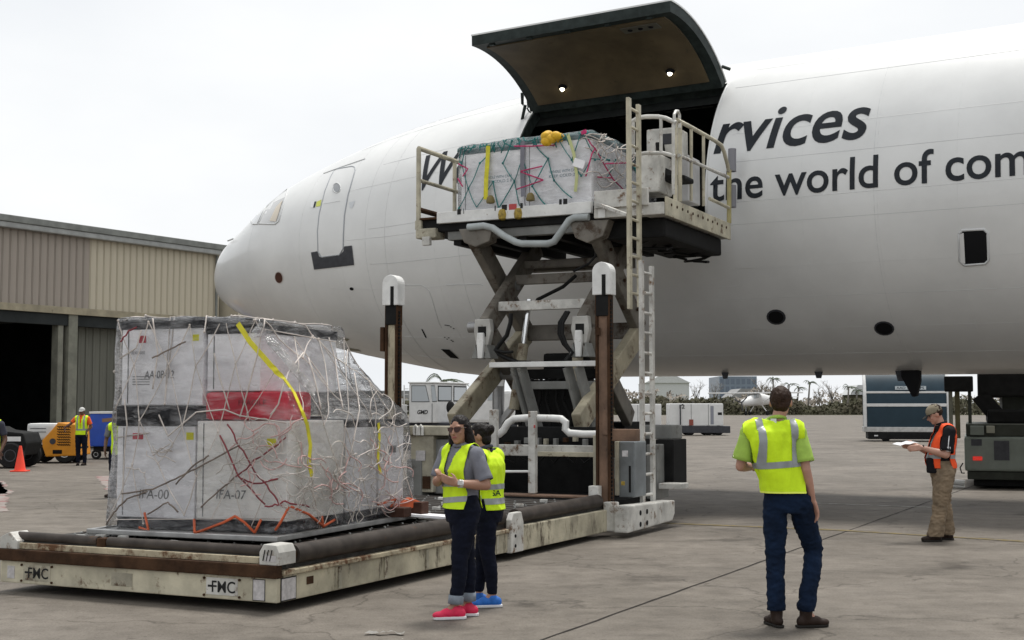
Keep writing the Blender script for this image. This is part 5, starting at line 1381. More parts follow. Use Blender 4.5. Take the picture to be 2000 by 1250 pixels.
    # ---- safety vest
    if P.get('vest'):
        mb = MB(); torso(mb, P.get('vinf', .018), P.get('vlow', -.08), P.get('flare', .01))
        ax = (V_['sh_r'] - V_['sh_l']); ax.z *= .4; ax.normalize()
        hem = P['hem']; ao = P.get('armo', .015)
        cuts = [(Vector((0, 0, hem)), Vector((0, 0, -1))), (V_['sh_r'] + ax * ao, ax), (V_['sh_l'] - ax * ao, -ax)]
        F_ = fy(yaw); X_ = fx(yaw); vz = P.get('vneck', None)
        def kill(c):
            r_ = c - nek; 
            if r_.z > -.045 and (r_ - Vector((0, 0, r_.z))).length < .075 + max(0, r_.z) * 3: return True
            # arm holes
            for s_ in ('sh_r', 'sh_l'):
                q_ = c - V_[s_]; sgn = 1 if s_ == 'sh_r' else -1
                lat = q_.dot(X_) * sgn
                if lat > -.045 and -.24 < q_.z < -.0 and abs(q_.dot(F_)) < .075 * math.sqrt(max(0, 1 - ((q_.z + .10) / .14) ** 2)): return True
            if vz is not None:
                q_ = c - nek
                if q_.dot(F_) > .02 and c.z > vz and abs(q_.dot(X_) - .0) < (c.z - vz) * P.get('vslope', .22): return True
            return False
        ve = blob('safety_vest', mb, vox, 4, P['vest'], root, P.get('vwr', .011), (10, 10, 3.2), cuts, kill, seed=3.3)
        for z0, z1, tilt in P.get('bands', ()):
            n_up = (Vector((0, 0, 1)) + X_ * tilt).normalized(); c0 = Vector((wai.x, wai.y, 0))
            band('reflective_band', ve, [(c0 + Vector((0, 0, z1)), n_up), (c0 + Vector((0, 0, z0)), -n_up)], m_refl, ve)
        for (c_off, wd, fb, slope) in P.get('vbands', ()):    # upright bands: lateral offset from the chest centre, width, front or back
            nrm_ = (X_ + Vector((0, 0, slope))).normalized(); c0 = shc + X_ * c_off
            cts = [(c0 + nrm_ * wd / 2, nrm_), (c0 - nrm_ * wd / 2, -nrm_)]
            if fb: cts.append((shc + Vector((0, 0, 0)) - F_ * fb * .0, -F_ * fb))
            if P.get('vb_low'): cts.append((Vector((0, 0, P['vb_low'])), Vector((0, 0, -1))))
            band('reflective_band', ve, cts, m_refl, ve, .0055)
        if P.get('trim'):
            band('vest_trim', ve, [(Vector((0, 0, hem + .014)), Vector((0, 0, 1)))], P['trim'], ve, .003)
        md = ve.modifiers.new('cloth', 'SOLIDIFY'); md.thickness = .004; md.offset = -1
        P['_vest'] = ve
    # ---- hair or cap
    hm = P.get('hair')
    if hm:
        mb = MB(); ell(mb, H_(0, -.019, .036), (.084 * hs, .100 * hs, .096 * hs), hr)
        if P.get('hair_style') == 'short': ell(mb, H_(0, -.055, -.012), (.072 * hs, .056 * hs, .062 * hs), hr)
        if P.get('hair_style') == 'long':
            for s_ in (-1, 1):
                cap(mb, H_(s_ * .066, -.015, .03), H_(s_ * .085, -.03, -.10), .034, .042); cap(mb, H_(s_ * .085, -.03, -.10), H_(s_ * .082, -.035, -.20), .042, .026)
            cap(mb, H_(0, -.07, .02), H_(0, -.085, -.20), .06, .055)
        if P.get('hair_style') == 'bun':
            ell(mb, H_(0, -.105, .055), (.045, .042, .045), hr); ell(mb, H_(0, -.055, -.03), (.070, .052, .06), hr)
        kf = P.get('hair_front', .058)
        hi_ = hr.inverted()
        def khair(c):
            q_ = hi_ @ (c - hc) / hs
            return q_.y > .035 and q_.z < kf and abs(q_.x) < .075
        blob('hair', mb, .0085, 2, hm, root, .006, (26, 26, 14), (), khair)
    if P.get('capm'):
        mb = MB(); ell(mb, H_(0, -.008, .042), (.088 * hs, .108 * hs, .092 * hs), hr)
        cp = blob('baseball_cap', mb, .009, 2, P['capm'], root, .002, (20, 20, 20), [(H_(0, 0, .030), hr @ Vector((0, 0, -1)))])
        br = MB(); br.prism([(-.072, .05), (-.062, .12), (-.03, .165), (.03, .165), (.062, .12), (.072, .05)], .026, .034, lambda u_, v_, t__: H_(u_, v_, t__ - (v_ - .05) * .22)); br.build('peak', P.get('peakm', P['capm']), cp, bevel=.003)
    P['_H'] = H_; P['_root'] = root; P['_body'] = body; P['_shirt'] = shirt
    return root

# ---- man in a yellow vest seen from behind
P1 = dict(skin=m_skin2, shirt=m_limesh, trousers=m_denim, shoe=m_leather, sole=m_soled, yaw=R(10), yaw_pelvis=R(-4), hyaw=R(-14), hpitch=R(0), hair=m_hairbr, hair_style='short',
          vest=m_hiv, hem=1.035, vinf=.036, flare=.03, armo=.045, bands=((1.235, 1.285, -.07),), vbands=((.125, .052, -1, .0), (-.125, .052, -1, .0)), vb_low=1.26, trim=mat('vest_edge_binding', (.80, .90, .12), .7),
          toe_l=(-.25, 1, 0), toe_r=(.9, .2, 0), boot=.16, shoe_len=.30, hand_r=((.25, .10, -1), (-.6, .8, 0), .55, (-1, 0, 0)), hand_l=((.6, .8, .2), (0, 0, 1), .6), tinf=.012, hemr=.058, twr=.011, sleeve=.80, sleeve_r=.082, hs=1.05, bulk=.99, cuff=.04, vwr=.015)
J1 = dict(pelvis=(-.03, 0, .98), waist=(-.06, .0, 1.13), chest=(-.125, .0, 1.36), neck=(-.10, .02, 1.585), head=(-.062, .03, 1.735), sh_l=(-.325, .0, 1.50), sh_r=(.055, -.045, 1.505),
          el_l=(-.385, .03, 1.235), wr_l=(-.25, .25, 1.22), el_r=(.10, -.09, 1.215), wr_r=(.165, -.02, .965), hip_l=(-.12, .0, .96), hip_r=(.065, -.01, .96), kn_l=(-.125, .02, .54), an_l=(-.125, .0, .11), kn_r=(.195, .10, .575), an_r=(.10, -.04, .125))
person('man seen from behind in a bright yellow vest, lime shirt and blue jeans', gp(1548, 1224), J1, P1)
H1 = P1['_H']; MB().box(J1['neck'] + Vector((-.04, -.075, .03)) if False else Vector(J1['neck']) + Vector((-.04, -.082, -.0)), (.045, .006, .05)).build('neck_label', m_solew, P1['_vest'])
# ---- man in an orange vest reading a paper
P2 = dict(skin=m_skin2, shirt=m_blacksh, trousers=m_khaki, shoe=m_leather, sole=m_soled, yaw=R(84), yaw_pelvis=R(86), hyaw=R(88), hpitch=R(-24), hair=m_hairbr, hair_style='none', vest=m_hivo, hem=.925, vinf=.02, flare=.012, armo=-.005,
          bands=((1.045, 1.095, 0),), vbands=((-.085, .045, 0, .0),), belly=1.28, hipd=1.1, toe_l=(-1, -.12, 0), toe_r=(-1, .15, 0), shoe_len=.29, tinf=.024, hemr=.066, twr=.013, thigh=1.1, capm=mat('khaki_cap', (.21, .18, .125), .9, var=.2), peakm=mat('dark_cap_peak', (.03, .03, .028), .9), vneck=.9, vslope=.22,
          hand_l=((-1, -.05, -.05), (0, .3, 1), .5), hand_r=((-1, -.15, .0), (0, -.3, 1), .5), sleeve=.88, sleeve_r=.078, bulk=1.13, arm=1.08, hs=1.1, cuff=-.01)
J2 = dict(pelvis=(.05, 0, .90), waist=(.02, 0, 1.05), chest=(.06, 0, 1.25), neck=(.045, .0, 1.475), head=(-.035, .0, 1.605), sh_l=(.085, -.195, 1.385), sh_r=(.09, .195, 1.385), el_l=(.015, -.26, 1.10), wr_l=(-.255, -.14, 1.185), el_r=(.0, .24, 1.10), wr_r=(-.27, .08, 1.20),
          hip_l=(.05, -.10, .88), hip_r=(.06, .09, .88), kn_l=(-.03, -.12, .48), an_l=(-.10, -.13, .10), kn_r=(.08, .09, .48), an_r=(.12, .10, .10))
person('man in an orange vest, khaki trousers and cap looking down at a paper', gp(1836, 1056), J2, P2)
pp_ = MB()
for i in range(4): pp_.add([Vector((-.14 + i * .07, -.09, .012 * (i % 2))), Vector((-.07 + i * .07, -.09, .012 * ((i + 1) % 2))), Vector((-.07 + i * .07, .09, .012 * ((i + 1) % 2))), Vector((-.14 + i * .07, .09, .012 * (i % 2)))], [(0, 1, 2, 3)])
po = pp_.build('paper_sheet', m_solew, None); po.modifiers.new('sheet', 'SOLIDIFY').thickness = .002
po.location = gp(1836, 1056) + Vector((-.42, -.02, 1.235)); po.rotation_euler = (.1, -.12, .3)
tag(po, "creased white paper in the orange-vested man's hands", 'paper')
ro = P2['_root']
for k in range(3): MB().bar(Vector((.045 - k * .018, -.325, 1.14 + .001)), Vector((.05 - k * .018, -.322, 1.20)), .008, .006).build('sleeve_logo', m_solew, P2['_shirt'])
MB().tube([Vector((.06, -.268, 1.36)), Vector((.035, -.31, 1.26)), Vector((.02, -.325, 1.17))], .006, 5).build('sleeve_piping', m_solew, P2['_shirt'])
wb_ = MB(); ell(wb_, Vector(J2['wr_l']) + Vector((.02, 0, 0)), (.018, .040, .036)); wb_.build('wristband', m_blacksh, ro, smooth='all')
pk = MB().box((-.10, -.10, .96), (.16, .10, .20)).build('hip_pouch', m_blacksh, ro, bevel=.03)
# ---- woman with sunglasses and pink shoes
P3 = dict(skin=m_skin, shirt=m_greysh, trousers=m_navy, shoe=m_pinkshoe, sole=m_solew, yaw=R(131), yaw_pelvis=R(112), hyaw=R(150), hpitch=R(-2), hroll=R(3), hair=m_hairb, hair_style='long', hair_front=.052, face=True,
          vest=m_hiv, hem=.885, vinf=.018, flare=.012, armo=-.02, bands=((.93, .975, .10), (1.06, 1.105, .04)), vneck=1.06, vslope=.20, toe_l=(-1, -.18, 0), toe_r=(-1, .05, 0), shoe_len=.245, tinf=.006, hemr=.046, twr=.006, thigh=1.12, hip=1.03, hipd=1.12, mid=.95, bust=1.15, bulk=1.0, arm=1.05, cuff=.02, sleeve=.86, sleeve_r=.072,
          hand_l=((-.9, .05, .28), (0, -.2, 1), .45, (0, 1, 0)), hand_r=((.2, -.6, .5), (-.2, 0, 1), .9), hs=.92, head=.95)
J3 = dict(pelvis=(.04, 0, .87), waist=(.035, 0, 1.02), chest=(.03, .0, 1.19), neck=(.035, .01, 1.385), head=(.015, -.02, 1.512), sh_l=(.155, -.115, 1.315), sh_r=(-.095, .125, 1.32), el_l=(.235, -.17, 1.075), wr_l=(.01, -.265, 1.095), el_r=(-.17, .10, 1.09), wr_r=(-.145, -.135, 1.12),
          hip_l=(.075, -.06, .85), hip_r=(.015, .07, .85), kn_l=(.02, -.06, .47), an_l=(-.01, -.07, .125), kn_r=(.075, .07, .47), an_r=(.085, .10, .125))
person('woman in a yellow vest, sunglasses and hot pink shoes, arms held at her waist', gp(893, 1207), J3, P3)
H3 = P3['_H']; r3 = P3['_root']
gl = MB()
for s_ in (-1, 1):
    gl.prism([(s_ * .008, .002), (s_ * .014, -.022), (s_ * .042, -.026), (s_ * .062, -.010), (s_ * .066, .016), (s_ * .014, .018)], 0, .006, lambda u_, v_, t_: H3(u_, .099 - abs(u_) * .30 + t_, v_ + .012))
    gl.tube([H3(s_ * .066, .080, .02), H3(s_ * .086, .03, .02), H3(s_ * .088, -.02, .012)], .0035, 5)
gl.tube([H3(-.012, .10, .022), H3(.012, .10, .022)], .004, 5)
tag(gl.build('sunglasses', m_lens, None), 'dark sunglasses worn by the woman with pink shoes', 'sunglasses').location = r3.location
wt = MB(); w0_, w1_ = Vector(J3['wr_l']), Vector(J3['el_l']); wc = w0_.lerp(w1_, .10)
wt.tube([wc + (w1_ - w0_).normalized() * -.016, wc + (w1_ - w0_).normalized() * .016], .034, 14); wt.box(wc + Vector((.0, -.034, .01)), (.04, .014, .036))
tag(wt.build('wrist_watch', mat('silver_watch', (.62, .62, .62), .25, metal=.6), None, smooth=True), 'silver watch on the left wrist of the woman with pink shoes', 'watch').location = r3.location
for sd in ('l', 'r'):
    a_ = Vector(J3['an_' + sd]); cf = MB().tube([a_ + Vector((0, 0, .0)), a_ + Vector((.002, 0, .035)), a_ + Vector((.004, 0, .07))], [.064, .062, .060], 16, False).build('rolled_cuff', mat('pale_denim_cuff', (.20, .23, .27), .9, var=.2, vscale=20), r3, smooth='all'); cf.modifiers.new('cloth', 'SOLIDIFY').thickness = .006
MB().box(Vector((.02, -.135, .885)), (.075, .006, .03)).build('paper_badge', m_solew, P3['_vest'])
# ---- woman with a bun and blue shoes
P4 = dict(skin=m_skin, shirt=m_darksh, trousers=m_navy, shoe=m_blueshoe, sole=m_solew, yaw=R(62), yaw_pelvis=R(75), hyaw=R(82), hpitch=R(-6), hair=m_hairb, hair_style='bun', hair_front=.06, vest=m_hiv, hem=.825, vinf=.018, flare=.01, armo=-.015, bands=((.875, .925, 0), (1.0, 1.045, 0)),
          vneck=1.0, vslope=.2, toe_l=(-1, -.15, 0), toe_r=(-1, .1, 0), shoe_len=.245, tinf=.006, hemr=.040, twr=.006, bulk=.95, hipd=1.12, thigh=1.04, hand_l=((-.6, .3, -.2), (0, 0, 1), .6), hand_r=((-.6, .3, -.2), (0, 0, 1), .6), cuff=.03, hs=.9, head=.94)
J4 = dict(pelvis=(.02, 0, .82), waist=(.02, 0, .965), chest=(.015, .0, 1.14), neck=(-.01, .01, 1.325), head=(-.055, .02, 1.445), sh_l=(-.06, -.165, 1.255), sh_r=(.10, .155, 1.26), el_l=(-.10, -.20, 1.03), wr_l=(-.28, -.05, 1.05), el_r=(.03, .22, 1.02), wr_r=(-.15, .25, 1.05),
          hip_l=(.0, -.075, .80), hip_r=(.04, .075, .80), kn_l=(.02, -.07, .45), an_l=(.06, -.07, .105), kn_r=(-.03, .08, .45), an_r=(-.06, .09, .105))
person('woman with a dark hair bun and bright blue shoes standing behind the other', gp(948, 1184), J4, P4)
lettering('vest_print', 'SA', mat('dark_green_print', (.02, .05, .03), .7), P4['_vest'], Vector((.055, -.15, .945)), (.80, .42, 0), (0, 0, 1), .05, .09, .02)
# ---- worker by the hangar and two half-hidden ones
def small(name_label, at, sc, P, J):
    P = dict(dict(vox=.016, bvox=.014, bulk=1.0, hand_l=((-.1, 0, -1), (0, 1, 0), .4), hand_r=((.1, 0, -1), (0, 1, 0), .4), shoe_len=.27, toe_l=(-.2, -1, 0), toe_r=(.2, -1, 0), hyaw=R(180), hpitch=0, yaw=R(180), shoe=m_leather, sole=m_soled, cuff=.0), **P)
    o = person(name_label, at, J, P); o.scale = (sc, sc, sc); return o
JS = dict(pelvis=(0, 0, .95), waist=(0, 0, 1.09), chest=(0, 0, 1.30), neck=(0, .01, 1.50), head=(0, -.005, 1.635), sh_l=(.19, 0, 1.425), sh_r=(-.19, 0, 1.425), el_l=(.28, .05, 1.17), wr_l=(.17, -.08, 1.02), el_r=(-.33, -.02, 1.26), wr_r=(-.50, -.08, 1.15), hip_l=(.09, 0, .93), hip_r=(-.09, 0, .93), kn_l=(.10, 0, .50), an_l=(.11, 0, .09), kn_r=(-.10, 0, .5), an_r=(-.09, 0, .09))
small('worker in orange shirt, yellow vest and pale cap leaning on the orange ground unit', gp(158, 909), .96, dict(skin=m_skin3, shirt=m_orangesh, trousers=m_navy, vest=m_hiv, hem=.93, vinf=.02, armo=0, bands=((1.06, 1.11, 0),), vbands=((.10, .05, 1, 0), (-.10, .05, 1, 0)), vb_low=1.09, vneck=1.15, vslope=.12, capm=mat('pale_cap', (.5, .5, .48), .9), sleeve=.7), JS)
JT = dict(JS, el_r=(-.26, .05, 1.16), wr_r=(-.24, -.1, .95), el_l=(.26, .05, 1.16), wr_l=(.24, -.1, .95))
small('worker in a grey shirt mostly hidden behind the wrapped load', gp(229, 972), .93, dict(skin=m_skin3, shirt=m_greysh, trousers=m_navy, vest=m_hiv, hem=.86, vinf=.02, armo=0, yaw=R(110), hyaw=R(95), hair=m_hairb, hair_style='short', toe_l=(-1, -.2, 0), toe_r=(-1, .2, 0)), JT)
small('person in a yellow vest cut off by the left edge of the photo', gp(-23, 985), .98, dict(skin=m_skin3, shirt=m_darksh, trousers=m_navy, vest=m_hiv, hem=.86, vinf=.02, armo=0, hair=m_hairb, hair_style='short'), JT)
# ================================================================== hangar on the left
HF = Frame((-13.27, 60, 0), 33)
m_clad_c = mat('cream_cladding', (0.50, 0.45, 0.345), 0.6, var=.12, vscale=1.2, wear=.22, wscale=2, wcol=(.34, .29, .19), streak=True)
m_clad_g = mat('grey_brown_cladding', (0.33, 0.288, 0.245), 0.65, var=.15, vscale=1.2, streak=True)
m_fascia = mat('roof_fascia', (0.19, 0.20, 0.185), 0.6, var=.3, vscale=2)
m_conc = mat('grey_column', (0.20, 0.20, 0.16), 0.8, var=.3, vscale=2)
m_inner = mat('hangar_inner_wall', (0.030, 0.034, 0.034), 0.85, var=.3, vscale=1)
m_slide = mat('sliding_door_panel', (0.13, 0.13, 0.105), 0.7, var=.25, vscale=1.4, streak=True)  # door grey darkened in the colour to deepen the shade of the bay
HG = thing('hangar', 'corrugated hangar, half grey-brown and half cream, with a dark open bay', 'building', HF.o, HF.rz)
ZL, ZH = 5.70, 8.62
MB().span((-26, -30, ZH + .12), (.45, .3, ZH + .38)).build('roof', m_fascia, HG, bevel=.03)
MB().span((.10, -30, ZH - .10), (.40, .28, ZH + .118)).build('gutter', mat('grey_gutter', (.30, .31, .30), .5, var=.2), HG, bevel=.04)
MB().span((-.35, -30, ZL), (-.02, 0, ZH + .119)).build('upper_wall', m_fascia, HG)
pan = None
for i in range(44):
    y1 = -i * .345; mm = m_clad_c if y1 > -7.2 else m_clad_g
    key = mm.name
    o = MATS.get('mesh_' + key)
    if o is None:
        mb = MB().prism([(0, -.0), (.33, 0), (.33, .02), (.30, .02), (.285, .055), (.255, .055), (.24, .02), (.02, .02), (0, .02)], ZL - .02, ZH, lambda u_, v_, t_: (v_, -u_, t_))
        o = mb.build('cladding_sheet', mm, HG); MATS['mesh_' + key] = o; o.location = (0, y1, 0)
    else:
        c_ = o.copy(); c_.location = (0, y1, 0); COL.objects.link(c_)
MB().span((-.02, -30, ZL - .30), (.09, 0, ZL - .021)).build('lintel_flashing', mat('worn_lintel', (.33, .29, .20), .7, var=.3, vscale=2, wear=.3, wscale=2), HG, bevel=.01)
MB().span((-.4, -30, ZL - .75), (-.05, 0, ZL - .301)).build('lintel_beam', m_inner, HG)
MB().tube([(.12, -.25, ZL - .1), (.12, -.25, ZH)], .06, 8).build('downpipe', m_fascia, HG, smooth=True)
MB().span((-4, .32, 0), (.9, 3.2, 6.9)).build('rear_annex', m_clad_c, HG)
for y in (-7.95, -16.0, -24.0): MB().span((-.45, y - .22, 0), (.0, y + .22, ZL - .302)).build('column', m_conc, HG, bevel=.02)
MB().span((-.5, -8.6, 0), (-.1, -8.35, ZL - .302)).build('column', m_conc, HG, bevel=.02)
for i in range(20): MB().prism([(0, 0), (.37, 0), (.37, .03), (.30, .03), (.27, .07), (.22, .07), (.19, .03), (0, .03)], .05, 5.0, lambda u_, v_, t_: (-.75 + v_, -7.35 + u_ + i * .375, t_)).build('sliding_door_sheet', m_slide, HG)
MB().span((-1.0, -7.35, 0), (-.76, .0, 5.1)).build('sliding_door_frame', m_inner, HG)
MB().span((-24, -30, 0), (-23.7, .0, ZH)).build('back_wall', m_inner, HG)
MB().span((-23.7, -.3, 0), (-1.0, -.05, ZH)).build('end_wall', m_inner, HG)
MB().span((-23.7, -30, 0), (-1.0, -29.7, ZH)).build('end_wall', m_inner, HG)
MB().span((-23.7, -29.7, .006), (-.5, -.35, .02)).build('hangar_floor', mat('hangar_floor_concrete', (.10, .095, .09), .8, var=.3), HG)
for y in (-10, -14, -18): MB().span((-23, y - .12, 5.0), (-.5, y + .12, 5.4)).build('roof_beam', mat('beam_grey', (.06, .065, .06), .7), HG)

# ---- ground units in front of the hangar
m_orange = mat('orange_machine_paint', (0.66, 0.26, 0.012), 0.5, var=.15, vscale=3, wear=.2, wscale=5)
m_whitem = mat('white_machine_paint', (0.66, 0.66, 0.65), 0.45, var=.12, vscale=3, wear=.12, wscale=5, wcol=(.3, .28, .25))
def pz(Y): return lambda x, y: onY(x, y, Y)
def wheel(parent, c, r, w, axis='X', m_r=None):
    w_ = MB().lathe([(r * .45, -w / 2), (r * .9, -w / 2), (r, -w * .3), (r, w * .3), (r * .9, w / 2), (r * .45, w / 2)], c, 18, axis).build('wheel', m_tyre, parent, smooth=True)
    MB().lathe([(r * .1, -w * .42), (r * .48, -w * .52), (r * .48, w * .52), (r * .1, w * .42)], c, 12, axis).build('rim', m_r or m_whitem, w_, smooth=True); return w_
GU = thing('ground_power_unit', 'orange and white wheeled ground unit parked in front of the hangar', 'ground unit', gp(100, 905))
go = GU.location
def gl_(x, y, dy=0): return onY(x, y, go.y + dy) - go
pg = [(450, 500), (590, 515), (605, 760), (355, 770), (330, 690), (325, 640), (415, 545)]
def px4(x, y): return (x / 4, 700 + y / 4)
pts3 = [gl_(*px4(*q)) for q in pg]
MB().prism([(p.x, p.z) for p in pts3], 0, 1.3, lambda u_, v_, t_: (u_, t_, v_)).build('orange_hood', m_orange, GU, bevel=.04)
for r_ in range(8):
    for k in range(6):
        p = gl_(*px4(458 + k * 17 - (r_ % 2) * 3, 535 + r_ * 20)); MB().box((p.x, -.004, p.z), (.085, .01, .025), Matrix.Rotation(.5, 3, 'Y')).build('louvre', m_hole, GU)
p = gl_(*px4(412, 648)); MB().cyl((p.x, -.02, p.z), (p.x, .01, p.z), .09, 14).build('gauge', m_scuff, GU)
p = gl_(*px4(448, 730)); MB().box((p.x, -.005, p.z), (.28, .02, .12)).build('vent_slot', m_hole, GU, bevel=.02)
a_, b_ = gl_(*px4(198, 508)), gl_(*px4(442, 640)); MB().span((a_.x, .1, b_.z), (b_.x, 1.1, a_.z)).build('white_tank', m_whitem, GU, bevel=.09)
a_, b_ = gl_(*px4(110, 655)), gl_(*px4(330, 700)); MB().span((a_.x, .15, b_.z), (b_.x, 1.0, a_.z)).build('white_deck', m_whitem, GU, bevel=.03)
for yy in (548, 575): 
    a_ = gl_(*px4(228, yy)); b_ = gl_(*px4(350, yy)); MB().bar((a_.x, .098, a_.z), (b_.x, .098, b_.z), .02, .02).build('trim_line', m_scuff, GU)
a_, b_ = gl_(*px4(240, 690)), gl_(*px4(600, 790)); MB().span((a_.x, .2, .25), (b_.x, 1.1, a_.z)).build('frame', m_black, GU, bevel=.02)
for x in (252, 500):
    p = gl_(*px4(x, 795)); wheel(GU, (p.x, .12, .33), .33, .2, 'Y'); wheel(GU, (p.x, 1.1, .33), .33, .2, 'Y')
p = gl_(*px4(110, 700)); MB().bar((p.x, .5, .35), (p.x + .9, .5, .42), .08, .08).build('tow_bar', m_black, GU)
TG = thing('baggage_tug', 'dark tug standing at the left edge beside the orange cone', 'tug', gp(-10, 915))
MB().prism([(-1.6, .35), (.75, .35), (.85, .7), (.75, .98), (.1, 1.05), (-.1, 1.15), (-1.6, 1.15)], 0, 1.3, lambda u_, v_, t_: (u_, t_, v_)).build('tug_body', m_black, TG, bevel=.05)
MB().span((-.9, .3, 1.15), (-.3, 1.0, 1.7)).build('seat_back', m_black, TG, bevel=.05)
MB().span((.2, -.005, .75), (.7, .0, .88)).build('pale_panel', m_whitem, TG)
for x in (-1.1, .45): wheel(TG, (x, .0, .36), .36, .22, 'Y', m_scuff); wheel(TG, (x, 1.3, .36), .36, .22, 'Y', m_scuff)
CN = thing('traffic_cone', 'orange traffic cone standing on the apron left of the load', 'cone', gp(39, 921))
MB().lathe([(.155, .03), (.14, .06), (.035, .66), (.028, .68)], (0, 0, 0), 18).build('cone', mat('cone_orange', (.85, .055, .02), .6, var=.1), CN, smooth=True)
MB().box((0, 0, .018), (.40, .40, .034)).build('cone_base', mat('cone_orange', (.85, .055, .02), .6), CN, bevel=.01)
BL = thing('blue_container', 'bright blue bin with a pale rim behind the hangar worker', 'container', onY(205, 900, 43.5) * 1.0)
BL.location.z = 0; bo = BL.location
a_, b_ = onY(176, 808, 43.5) - bo, onY(300, 872, 43.5) - bo
MB().span((a_.x, 0, b_.z), (b_.x, 1.8, a_.z)).build('bin_shell', mat('bright_blue_paint', (.012, .07, .42), .5, var=.15), BL, bevel=.03)
MB().span((a_.x - .03, -.03, a_.z), (b_.x + .03, 1.83, a_.z + .07)).build('rim', m_whitem, BL, bevel=.01)
MB().span((a_.x + .1, .1, .25), (b_.x - .1, 1.7, b_.z)).build('trolley_frame', m_black, BL)
p = onY(212, 820, 43.5) - bo; MB().box((p.x, -.004, p.z), (.42, .008, .12), Matrix.Rotation(-.1, 3, 'Y')).build('faded_logo', mat('faded_logo_brown', (.22, .13, .08), .7), BL)
for x in (.2, 1.6): wheel(BL, (a_.x + x, .1, .16), .16, .1, 'Y')

# ================================================================== vehicles behind the loader
def win(name, parent, pts, Y, m, d=.012):
    base = (parent.parent or parent).location
    P = [onY(x, y, Y) - base for x, y in pts]
    return MB().prism([(p.x, p.z) for p in P], Y - base.y - d, Y - base.y + .01, lambda u_, v_, t_: (u_, t_, v_)).build(name, m, parent)
m_vglass = mat('vehicle_glass', (.36, .39, .41), .08, coat=.8)  # pale base colour stands in for bright sky in the panes
m_rubber = mat('window_rubber', (.015, .015, .015), .6)
GT = thing('utility_truck', 'boxy white truck lettered GMD on its cab door, behind the loader', 'truck', onY(840, 880, 53)); GT.location.z = 0
to = GT.location
def T_(x, y, Y=53): return onY(x, y, Y) - to
cb, rf = T_(799, 826).z, T_(799, 749).z
xs = [T_(799, 800).x, T_(853, 800).x, T_(884, 800, 54).x, T_(912, 800, 55.2).x]
MB().prism([(xs[0], 0), (xs[1], 0), (xs[2], .9), (xs[3], 2.3), (xs[0], 2.3)], cb, rf, lambda u_, v_, t_: (u_, v_, t_)).build('cab', m_whitem, GT, bevel=.05)
MB().prism([(xs[0] - .05, -.05), (xs[1] + .02, -.05), (xs[2] + .05, .85), (xs[3] + .1, 2.35), (xs[0] - .05, 2.35)], rf + .0, rf + .07, lambda u_, v_, t_: (u_, v_, t_)).build('cab_roof', m_whitem, GT, bevel=.03)
def window(pts, m=m_vglass):
    c = (sum(p[0] for p in pts) / len(pts), sum(p[1] for p in pts) / len(pts))
    f_ = win('window_seal', GT, [(c[0] + (x - c[0]) * 1.06, c[1] + (y - c[1]) * 1.08) for x, y in pts], 53, m_rubber, .012)
    win('pane', f_, pts, 53, m, .02)
window([(804.5, 754), (831, 754), (838, 784), (804.5, 784)]); window([(842, 754), (849, 754), (853, 783), (844.5, 784)])
def face_win(p0, p1, u0, u1, z0, z1, name='windscreen', lean=0):
    a_, b_ = Vector(p0), Vector(p1); d = (b_ - a_).normalized(); n_ = Vector((d.y, -d.x, 0))
    q = [a_.lerp(b_, u0), a_.lerp(b_, u1)]
    f_ = MB().add([Vector((p.x, p.y, z)) + n_ * o_ for o_ in (.012, .0) for z in (z0, z1) for p in q], [(0, 1, 3, 2), (4, 6, 7, 5), (0, 2, 6, 4), (1, 5, 7, 3), (2, 3, 7, 6), (0, 4, 5, 1)]).build(name + '_seal', m_rubber, GT)
    MB().add([Vector((p.x, p.y, z)) + n_ * .016 for z in (z0 + .05, z1 - .05) for p in (a_.lerp(b_, u0 + .04), a_.lerp(b_, u1 - .04))], [(0, 1, 3, 2)]).build(name, m_vglass, f_)
zz0, zz1 = T_(860, 784).z, T_(860, 753).z
face_win((xs[1], 0, 0), (xs[2], .9, 0), .06, .94, zz0, zz1); face_win((xs[2], .9, 0), (xs[3], 2.3, 0), .06, .94, zz0, zz1)
lettering('door_lettering', 'GMD', m_blackprint, GT, T_(815, 809) + Vector((0, -.012, 0)), (1, 0, 0), (0, 0, 1), .17, .42, .03, .25)
a_ = T_(800, 827); MB().bar((T_(844, 800).x, -.004, cb), (T_(844, 800).x, -.004, T_(844, 788).z), .02, .02).build('door_gap', m_scuff, GT)
mr = MB(); ell(mr, T_(880, 796, 52.7), (.17, .1, .26)); mr.build('mirror', m_rubber, GT, smooth='all')
MB().span((xs[0] - 3.2, .2, .62), (xs[3], 2.1, cb)).build('chassis', m_scuff, GT, bevel=.04)
MB().span((T_(782, 0).x - 2.5, .1, cb - .1), (xs[0] - .25, 2.2, T_(790, 790).z)).build('flat_bed', m_whitem, GT, bevel=.03)
for k in range(6): z = cb + .25 + k * .22; MB().bar((xs[0] - .2, .0, z), (xs[0] - .03, .0, z), .03, .03).build('step_rung', m_whitem, GT)
MB().bar((xs[0] - .2, 0, cb), (xs[0] - .2, 0, cb + 1.5), .04, .04).build('step_post', m_whitem, GT)
for x in (xs[0] - 2.4, xs[0] + .0, xs[2]): wheel(GT, (x, .2, .5), .5, .3, 'Y'); wheel(GT, (x, 2.2, .5), .5, .3, 'Y')
PT = thing('pickup_truck', 'white bonneted truck facing left behind the scissor lift', 'truck', onY(960, 870, 48)); PT.location.z = 0
po_ = PT.location
def K_(x, y): p = onY(x, y, 48) - po_; return (p.x, p.z)
MB().prism([K_(884, 826), K_(886, 800), (K_(893, 790)), K_(912, 786), K_(945, 783), K_(952, 765), K_(1000, 762), K_(1010, 826)], 0, 2.0, lambda u_, v_, t_: (u_, t_, v_)).build('truck_body', m_whitem, PT, bevel=.12)
